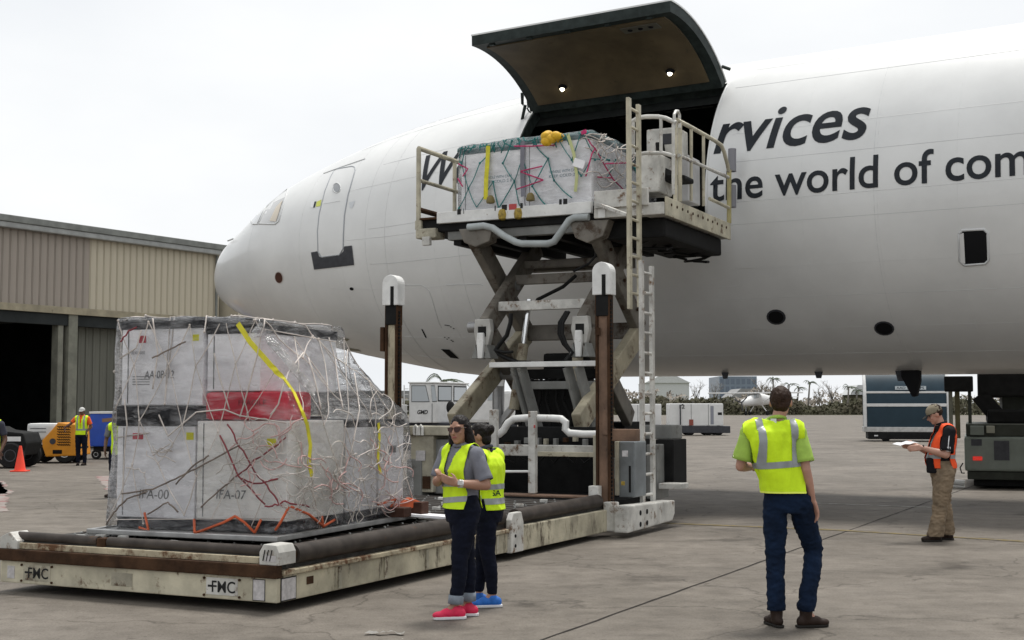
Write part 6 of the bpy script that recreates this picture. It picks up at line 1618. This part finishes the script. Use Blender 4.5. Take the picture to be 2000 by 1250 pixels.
win('side_window', PT, [(952, 782), (956, 768), (985, 766), (985, 782)], 48, m_vglass, .014)
win('head_lamp', PT, [(890, 806), (903, 803), (902, 815), (889, 817)], 48, m_vglass, .014); win('side_vent', PT, [(960, 806), (974, 806), (974, 822), (960, 822)], 48, m_vglass, .014)
MB().span((K_(884, 0)[0], .1, .45), (K_(1010, 0)[0], 1.9, K_(884, 826)[1])).build('chassis', m_scuff, PT)
for x in (900, 995): wheel(PT, (K_(x, 800)[0], .1, .42), .42, .26, 'Y'); wheel(PT, (K_(x, 800)[0], 1.9, .42), .42, .26, 'Y')
VN = thing('box_van', 'white box van with red wavy flag stripes behind the scissor lift', 'van', onY(1135, 870, 52)); VN.location.z = 0
vo = VN.location
def V2(x, y): p = onY(x, y, 52) - vo; return (p.x, p.z)
MB().span((V2(1085, 0)[0], 0, V2(0, 840)[1]), (V2(1172, 0)[0], 2.1, V2(0, 758)[1])).build('van_box', m_whitem, VN, bevel=.05)
MB().span((V2(1085, 0)[0], .1, .4), (V2(1172, 0)[0], 2.0, V2(0, 840)[1])).build('chassis', m_scuff, VN)
for k, y in enumerate((771, 785, 799, 811)):
    top = [V2(1136 + i * 2.6, y + 1.6 * math.sin(i * .75)) for i in range(9)]; bot = [V2(1136 + i * 2.6, y + 5.5 + 1.6 * math.sin(i * .75)) for i in range(9)]
    MB().add([Vector((u_, -.006, v_)) for u_, v_ in top + bot], [(i, i + 1, i + 10, i + 9) for i in range(8)]).build('flag_stripe', mat('dull_red_stripe', (.25, .055, .06), .6), VN)
for x in (1095, 1160): wheel(VN, (V2(x, 0)[0], .1, .4), .4, .25, 'Y'); wheel(VN, (V2(x, 0)[0], 2.0, .4), .4, .25, 'Y')

# ================================================================== carts, container, parked machine on the right
m_cartw = mat('cart_white', (.70, .70, .69), .5, var=.08, vscale=2, wear=.10, wscale=4, wcol=(.35, .32, .28))
def cart(label, Y, x0, x1, y0, y1, yb, num=None):
    c = thing('ground_cart', label, 'cart', onY((x0 + x1) / 2, 850, Y), 0, 'white ground carts'); c.location.z = 0; o_ = c.location
    def q(x, y): p = onY(x, y, Y) - o_; return (p.x, p.z)
    (a0, t0), (a1, b1) = q(x0, y0), q(x1, y1)
    MB().span((a0, 0, b1), (a1, 1.9, t0)).build('housing', m_cartw, c, bevel=.06)
    for f in (.40, .72): MB().span((a0 + (a1 - a0) * f - .012, -.006, b1 + .05), (a0 + (a1 - a0) * f + .012, .0, t0 - .05)).build('door_gap', m_scuff, c)
    MB().span((a0 + (a1 - a0) * .76, -.008, b1 + .1), (a0 + (a1 - a0) * .82, .0, t0 - .15)).build('grey_stripe', mat('cart_stripe', (.24, .25, .29), .6), c)
    MB().span((a0 - .25, -.1, b1 - .42), (a1 + .4, 2.0, b1 - .003)).build('chassis', m_scuff, c, bevel=.03)
    for x in (.35, 1.2, (a1 - a0) - .9, (a1 - a0) - .3): wheel(c, (a0 + x, .05, .3), .3, .2, 'Y', m_scuff); wheel(c, (a0 + x, 1.8, .3), .3, .2, 'Y', m_scuff)
    if num:
        p = q(x0 + 19, 798); lettering('number', num, m_blackprint, c, Vector((p[0], -.008, p[1])), (1, 0, 0), (0, 0, 1), .24, .32, .02)
        MB().tube([(a0 + .62, -.12, .5), (a0 + .62, -.12, t0 - .12), (a0 + .8, -.12, t0 - .05)], .045, 6).build('tow_arm', m_scuff, c, smooth=True)
        p = q(1406, 808); MB().box((p[0], -.005, p[1]), (.25, .01, .16)).build('logo_plate', m_blackprint, c)
        p = q(1350, 825); MB().box((p[0], -.02, p[1]), (.25, .04, .35)).build('red_tag', mat('rust_red', (.25, .06, .04), .7), c)
    return c
cart('white cart numbered 12 with black wheels, parked beyond the loader', 80, 1308, 1413, 788, 832, 850, '12')
cart('white cart half hidden behind the loader ladder', 84, 1215, 1292, 789, 832, 850)
CT = thing('cargo_container', 'slate blue rounded air cargo container with white rails on a dolly', 'container', onY(1770, 862, 66)); CT.location.z = 0; CT.rotation_euler.z = -R(12)
co_ = CT.location
def C_(x, y): p = onY(x, y, 66) - co_; return (p.x, p.z)
xa, xb = C_(1692, 800)[0], C_(1849, 800)[0]
m_slate = mat('slate_blue_panel', (.022, .042, .058), .45, var=.12, vscale=1.5)
zb, z1, z2, z3 = C_(0, 834)[1], C_(0, 791)[1], C_(0, 766)[1], C_(0, 733)[1]
prof = [(0, zb), (0, z1), (.03, z1 + .25), (.12, z2), (.35, z2 + .42), (.75, z3 + .1), (1.25, z3 + .35), (2.2, z3 + .4), (2.2, zb)]
MB().prism(prof, xa, xb, lambda u_, v_, t_: (t_, u_, v_)).build('shell', m_slate, CT, smooth=30)
for z, y, h_ in ((z1, -.03, .15), (z2, .08, .10)): MB().span((xa, y, z - h_ / 2), (xb, y + .06, z + h_ / 2)).build('white_rail', m_whitem, CT, bevel=.01)
for x in (xa, xb): MB().tube([(x, p[0] - .03, p[1]) for p in prof[:8]], .085, 8).build('corner_rail', m_whitem, CT, smooth=True)
MB().span((xa - .05, -.06, C_(0, 844)[1]), (xb + .05, 2.25, zb)).build('base_extrusion', m_alu, CT, bevel=.02)
pl_ = MB().add([Vector((C_(1735, 0)[0], .22, C_(0, 761)[1] - .02)), Vector((C_(1792, 0)[0], .22, C_(0, 761)[1] - .02)), Vector((C_(1792, 0)[0], .28, C_(0, 754)[1])), Vector((C_(1735, 0)[0], .28, C_(0, 754)[1]))], [(0, 1, 2, 3)])
p0_ = Vector((C_(1735, 0)[0], .04, C_(0, 761)[1]))
idp = MB().span((p0_.x, .06, p0_.z), (C_(1792, 0)[0], .16, C_(0, 754)[1])).build('id_plate', mat('pale_plate', (.50, .55, .58), .5), CT)
lettering('id_lettering', 'AAD 7373 UPS', m_slate, idp, (p0_.x + .06, .055, p0_.z + .03), (1, 0, 0), (0, 0, 1), .12, 1.32, .01)
MB().span((C_(1683, 0)[0], -.1, C_(0, 858)[1]), (xb + .15, 2.3, C_(0, 845)[1])).build('dolly_deck', m_black, CT, bevel=.03)
for x in (1716, 1830): wheel(CT, (C_(x, 0)[0], .2, .25), .25, .5, 'Y', m_scuff)
p = C_(1713, 851); MB().box((p[0], -.11, p[1]), (.18, .02, .06)).build('reflector', m_whitem, CT)

RV = thing('belly_loader', 'grey-green service loader with red tail lamp under the fuselage', 'loader', onY(1960, 955, 27.6)); RV.location.z = 0; RV.rotation_euler.z = -R(19)
ro_ = RV.location
def R_(x, y): p = onY(x, y, 27.6) - ro_; return (p.x, p.z)
m_gg = mat('grey_green_paint', (.165, .19, .165), .55, var=.22, vscale=2, wear=.2, wscale=4, wcol=(.06, .05, .04))
m_ggd = mat('dark_grey_green', (.05, .055, .045), .6, var=.3, vscale=3)
def rbox(name, x0, y0, x1, y1, d0, d1, m, bevel=.02): (a_, t_), (c_, b2) = R_(x0, y0), R_(x1, y1); return MB().span((a_, d0, b2), (c_, d1, t_)).build(name, m, RV, bevel=bevel)
rbox('rear_panel', 1887, 853, 2080, 921, 0, 4.0, m_gg, .05); rbox('top_step', 1890, 828, 2080, 852, .05, 4.0, m_ggd, .02)
rbox('lower_skirt', 1893, 922, 2080, 938, .1, 3.8, m_ggd); rbox('under_frame', 1905, 938, 2080, 952, .4, 3.6, m_black)
rbox('grille', 1900, 858, 1920, 871, -.006, .0, m_scuff, 0); rbox('dark_panel', 1942, 861, 1971, 899, -.008, .0, m_scuff, .01)
tl_ = rbox('tail_lamp', 1903, 892, 1921, 900, -.04, .0, mat('red_lamp', (.55, .02, .015), .25, emit=((1, .05, .03), .15)), .015)
rbox('step_box', 1898, 832, 1924, 850, -.02, .04, m_gg, .01); rbox('step_box', 1928, 832, 1944, 846, -.02, .04, mat('pale_step', (.25, .25, .2), .6), .01)
for x0, x1, mm in ((1856, 1866, m_conc), (1868, 1880, mat('olive_post', (.13, .115, .055), .7, var=.3)), (1893, 1902, m_ggd)): rbox('mast_post', x0, 745, x1, 850 if x0 > 1880 else 858, .6, .8, mm, .01)
rbox('mast_beam', 1848, 733, 1904, 764, .5, 1.0, m_black, .03); rbox('machine_block', 1912, 720, 2080, 775, .6, 3.5, m_black, .05)
rbox('machine_block', 1930, 800, 2080, 828, .4, 3.5, m_black, .05); rbox('machine_block', 1958, 770, 2080, 806, .8, 3.2, m_ggd, .04)
(a_, b_), (c_, d_) = R_(1915, 770), R_(1948, 812); MB().bar((a_, .7, b_), (c_, .7, d_), .2, .35).build('boom', m_black, RV, bevel=.02)
(a_, b_), (c_, d_) = R_(1862, 944), R_(1888, 946); MB().cyl((a_, .3, b_), (c_, .3, d_), .06, 8).build('tow_bar', m_whitem, RV); MB().cyl((a_, .5, b_ - .1), (c_, .5, d_ - .1), .05, 8).build('tow_bar', m_whitem, RV)
(a_, b_), (c_, d_) = R_(1885, 905), R_(1886, 925); MB().tube([(a_, -.02, b_), (a_ - .06, -.02, b_ - .1), (a_ - .03, -.02, d_), (a_ + .03, -.02, d_)], .015, 6).build('safety_chain', m_black, RV, smooth=True)
for x in (1925, 2050): wheel(RV, (R_(x, 0)[0], .7, .35), .35, .25, 'Y', m_scuff); wheel(RV, (R_(x, 0)[0], 3.2, .35), .35, .25, 'Y', m_scuff)

# ---- small high-wing airplane far across the apron
SP = thing('light_airplane', 'small white high-wing propeller airplane parked across the apron', 'airplane', onY(1478, 811, 276)); SP.scale = (1.3, 1.3, 1.3); SP.location.z = 0
SP.rotation_euler.z = R(0)
vs_ = []
m_spw = mat('light_aircraft_white', (.72, .72, .71), .4)
fr_ = [(-4.6, 2.0, .25, .25), (-4.2, 2.0, .45, .5), (-3.2, 2.1, .6, .65), (-2.0, 2.25, .75, .8), (-1.0, 2.5, .8, 1.0), (1.5, 2.5, .8, 1.0), (3.5, 2.45, .65, .75), (6.0, 2.6, .35, .45), (8.0, 2.8, .12, .25)]
mb = MB(); n = 14
for (x, z, w, h) in fr_:
    for k in range(n): an = 2 * math.pi * k / n; vs_.append((x, w * math.cos(an), z + h * math.sin(an)))
mb.add(vs_, [(i * n + k, i * n + (k + 1) % n, (i + 1) * n + (k + 1) % n, (i + 1) * n + k) for i in range(len(fr_) - 1) for k in range(n)] + [tuple(range(n)), tuple((len(fr_) - 1) * n + k for k in range(n))])
SB = sub(SP, 'airframe', (0, 0, 0), R(28))
mb.build('fuselage', m_spw, SP, smooth='all').rotation_euler.z = R(50)
def sp(mbx, name, m): o = mbx.build(name, m, SP, bevel=.03); o.rotation_euler.z = R(50); return o
bpy.data.objects.remove(SB)
sp(MB().prism([(-1.6, -8), (.4, -8), (.6, 0), (.4, 8), (-1.6, 8), (-1.9, 0)], 3.45, 3.65, lambda u_, v_, t_: (u_, v_, t_)), 'wing', m_spw)
sp(MB().prism([(6.3, 2.7), (7.9, 5.2), (8.8, 5.2), (8.6, 2.7)], -.08, .08, lambda u_, v_, t_: (u_, t_, v_)), 'tail_fin', m_spw)
sp(MB().span((7.3, -3, 2.9), (8.6, 3, 3.02)), 'tailplane', m_spw)
sp(MB().prism([(-1.9, 2.75), (-1.2, 3.35), (-.6, 3.4), (-.6, 2.75)], -.82, .82, lambda u_, v_, t_: (u_, t_, v_)), 'cockpit_glazing', m_vglass)
for s_ in (-1, 1): sp(MB().cyl((-.6, s_ * .8, 1.7), (-.6, s_ * 4.2, 3.45), .06, 6), 'wing_strut', m_spw); sp(MB().lathe([(.1, -.12), (.38, -.12), (.38, .12), (.1, .12)], (.6, s_ * 1.6, .38), 12, 'Y'), 'wheel', m_tyre); sp(MB().cyl((.5, s_ * .6, 1.7), (.6, s_ * 1.6, .4), .08, 6), 'gear_leg', m_spw)
sp(MB().lathe([(.1, -.1), (.33, -.1), (.33, .1), (.1, .1)], (-3.4, 0, .33), 12, 'Y'), 'wheel', m_tyre); sp(MB().cyl((-3.4, 0, .4), (-3.3, 0, 1.6), .07, 6), 'gear_leg', m_steel)
for a_ in (20, 140, 260): sp(MB().bar((-4.7, 0, 2.0), (-4.7, 1.3 * math.cos(R(a_)), 2.0 + 1.3 * math.sin(R(a_))), .2, .05, (1, 0, 0)), 'propeller_blade', m_scuff)

# ================================================================== far edge of the airfield
m_leaf = mat('scrub_leaf', (.085, .085, .05), .8, var=.5, vscale=.15, col2=(.06, .052, .035))
m_leaf2 = mat('dry_leaf', (.27, .235, .195), .85, var=.5, vscale=.2)  # dry grey-brown, paled in the colour to stand in for distance haze
m_bark = mat('grey_bark', (.24, .22, .195), .9, var=.3)
m_palm = mat('palm_leaf', (.055, .075, .035), .7, var=.4, vscale=.6)
m_grass = mat('verge_grass', (.10, .105, .045), .95, var=.4, vscale=.1)
def scrub(name, segs, n, m, size):
    mb = MB()
    for _ in range(n):
        x0, x1, Y0, Y1, zb_, zt_ = rnd.choice(segs); t = rnd.random(); x = x0 + (x1 - x0) * t; Y = rnd.uniform(Y0, Y1)
        h = zt_ * (.62 + .55 * mnoise.noise(Vector((x * .11, Y * .02, 3))) + .25 * mnoise.noise(Vector((x * .5, 0, 9))))
        z = zb_ + h * rnd.random() ** .8; s = size * rnd.uniform(.5, 1.3)
        c = Vector((x, Y, max(.1, z))); a_ = Vector((rnd.uniform(-1, 1), rnd.uniform(-1, 1), rnd.uniform(-1, 1))).normalized() * s; b_ = a_.orthogonal().normalized() * s * .6
        mb.add([c - a_, c + b_, c + a_, c - b_], [(0, 1, 2, 3)])
    return stuff(mb.build(name, m))
g_ = MB().add([(-400, 283, .02), (400, 283, .02), (600, 700, .02), (-600, 700, .02)], [(0, 1, 2, 3)]).build('grass_verge', m_grass); struct(g_)
tag(scrub('hedge_scrub', [(-130, 160, 286, 300, 0, 5.0)], 30000, m_leaf, .5), 'dark scrub hedge along the far edge of the apron', 'scrub')
tag(scrub('dry_scrub', [(10, 75, 305, 330, 0, 7.0), (-150, 10, 305, 330, 0, 5.5), (75, 160, 305, 330, 0, 6.5)], 16000, m_leaf2, .45), 'dry brown storm-stripped scrub behind the hedge', 'scrub')
def bare_tree(label, px, Y, h):
    base = onY(px, 812, Y); base.z = 0; t = thing('bare_tree', label, 'tree', base, 0, 'storm-stripped trees'); 
    tr_ = MB(); tw = MB()
    tr_.tube([(0, 0, 0), (.1, 0, h * .3), (.05, 0, h * .5)], [.22, .17, .12], 7)
    for k in range(9):
        an = rnd.uniform(0, 6.28); z0 = h * rnd.uniform(.25, .5); L_ = h * rnd.uniform(.3, .55); d = Vector((math.cos(an) * .5, math.sin(an) * .5, 1)).normalized()
        p0 = Vector((.06, 0, z0)); p1 = p0 + d * L_ * .5; p2 = p1 + (d + Vector((rnd.uniform(-.4, .4), rnd.uniform(-.4, .4), 0))) * L_ * .5
        tr_.tube([p0, p1, p2], [.09, .06, .025], 5)
        for j in range(7):
            q0 = p1.lerp(p2, rnd.random()); q1 = q0 + Vector((rnd.uniform(-1, 1), rnd.uniform(-1, 1), rnd.uniform(.2, 1.2))) * h * .12; tw.tube([q0, q1], [.03, .012], 4)
    tr_.build('trunk', m_bark, t, smooth='all'); tw.build('crown', m_bark, t, smooth='all')
for i, (px, Y, h, lb_) in enumerate(((690, 250, 7.5, 'leafless tree seen between the big load and the left mast'), (1490, 300, 9, 'leafless tree left of the tall palm'), (1505, 310, 8, 'leafless tree just behind the tall palm'), (1360, 300, 8, 'leafless tree above the numbered cart'), (1395, 310, 9, 'leafless tree left of the far blue-grey building'), (1600, 305, 7, 'leafless tree right of the standing man'), (1625, 300, 8, 'leafless tree between the man and the container'))):
    bare_tree(lb_, px, Y, h)
def palm(label, px, Y, ytop, lean=0.0, nf=11):
    base = onY(px, 812, Y); base.z = 0; top = onY(px, ytop, Y).z
    t = thing('palm_tree', label, 'tree', base, 0, 'palms along the airfield edge')
    MB().tube([(0, 0, 0), (lean * .3, 0, top * .4), (lean * .7, 0, top * .75), (lean, 0, top)], [.28, .22, .18, .16], 8).build('trunk', m_bark, t, smooth='all')
    fr2 = MB()
    for k in range(nf):
        an = 6.28 * k / nf + rnd.uniform(-.3, .3); L_ = rnd.uniform(1.7, 2.8); wind = .9; p = Vector((lean, 0, top)); P = []
        d = Vector((math.cos(an) + wind * .5, math.sin(an), rnd.uniform(.2, .9)))
        for j in range(7):
            P.append(p.copy()); p += d.normalized() * L_ / 6; d.z -= .32
        for j in range(6):
            tdir = (P[j + 1] - P[j]).normalized(); sd = tdir.cross(Vector((0, 0, 1)))
            if sd.length < .01: sd = Vector((1, 0, 0))
            sd.normalize(); w = .42 * (1 - abs(j - 2.5) / 4.5)
            for s_ in (-1, 1):
                for q in range(3):
                    c0 = P[j].lerp(P[j + 1], q / 3); c1 = c0 + (sd * s_ + tdir * .6 + Vector((0, 0, -.5))) * w
                    fr2.add([c0, c0 + tdir * .10, c1], [(0, 1, 2)])
        fr2.tube(P, [.05, .045, .04, .03, .025, .02, .012], 4)
    fr2.build('crown', m_palm, t)
palm('tall palm rising left of the standing man', 1511, 290, 741); palm('wind-bent palm close left of the man beyond the scrub', 1537, 300, 752, .6, 7); palm('wind-bent palm just right of the standing man beyond the scrub', 1556, 300, 758, .5, 8)
palm('leaning palm farther right of the standing man', 1578, 295, 748, .5, 9); palm('shaggy palm left of the blue container', 1655, 290, 757, .4, 10); palm('low shaggy palm touching the blue container', 1672, 295, 764, .3, 9); palm('storm-torn palm poking up behind the white truck', 872, 120, 745, -.4, 7)
# far buildings
def far_box(name, label, x0, x1, y0, Y, m, depth=20, cat='building', roofm=None, rows=0, cols=0, wm=None):
    a_, b_ = onY(x0, y0, Y), onY(x1, y0, Y)
    t = thing(name, label, cat, ((a_.x + b_.x) / 2, Y, 0)); hw = (b_.x - a_.x) / 2; h = a_.z
    MB().span((-hw, 0, 0), (hw, depth, h)).build('wall', m, t)
    if roofm: MB().prism([(-hw - .5, h), (hw + .5, h), (hw * .4, h + 2.2), (-hw * .4, h + 2.2)], -.5, depth, lambda u_, v_, t_: (u_, t_, v_)).build('roof', roofm, t)
    for r_ in range(rows):
        for c_ in range(cols):
            MB().span((-hw + (c_ + .18) * 2 * hw / cols, -.05, h * (.30 + .66 * (r_ + .15) / rows)), (-hw + (c_ + .82) * 2 * hw / cols, .0, h * (.30 + .66 * (r_ + .85) / rows))).build('window', wm, t)
    return t
m_fbw = mat('far_white_wall', (.55, .56, .56), .7, var=.1); m_fbg = mat('far_grey_wall', (.27, .27, .27), .8, var=.2, vscale=.3); m_fblue = mat('far_blue_grey_glass', (.17, .21, .27), .4, var=.15, vscale=.1)
far_box('office_block', 'far blue-grey glass block beyond the scrub', 1405, 1478, 735, 560, m_fblue, 30, rows=3, cols=7, wm=mat('far_window', (.11, .14, .19), .2))
far_box('warehouse', 'far white shed right of the loader ladder', 1262, 1346, 748, 420, m_fbw, 25, roofm=m_fbw)
far_box('warehouse', 'far low grey shed seen left of the left mast', 560, 800, 763, 330, m_fbg, 20)
far_box('warehouse', 'far small white hut left of the blue container', 1664, 1700, 771, 300, m_leaf, 8, 'hut', roofm=m_fbw)
far_box('warehouse', 'far pale shed behind the light airplane', 1430, 1485, 776, 340, m_fbg, 15, roofm=m_fbg)
far_box('warehouse', 'low white shed behind the left mast', 640, 775, 777, 150, m_fbw, 8)
BG = far_box('gate_hut', 'small white hut with a barred window left of the left mast', 700, 742, 779, 110, m_fbw, 4, 'hut')
a_ = onY(708, 790, 110) - BG.location; 
MB().span((a_.x, -.06, a_.z - 1.6), (a_.x + 1.1, .0, a_.z + .2)).build('window', m_hole, BG)
for k in range(5): MB().span((a_.x + .12 + k * .2, -.09, a_.z - 1.6), (a_.x + .16 + k * .2, -.07, a_.z + .2)).build('window_bar', m_fbw, BG)
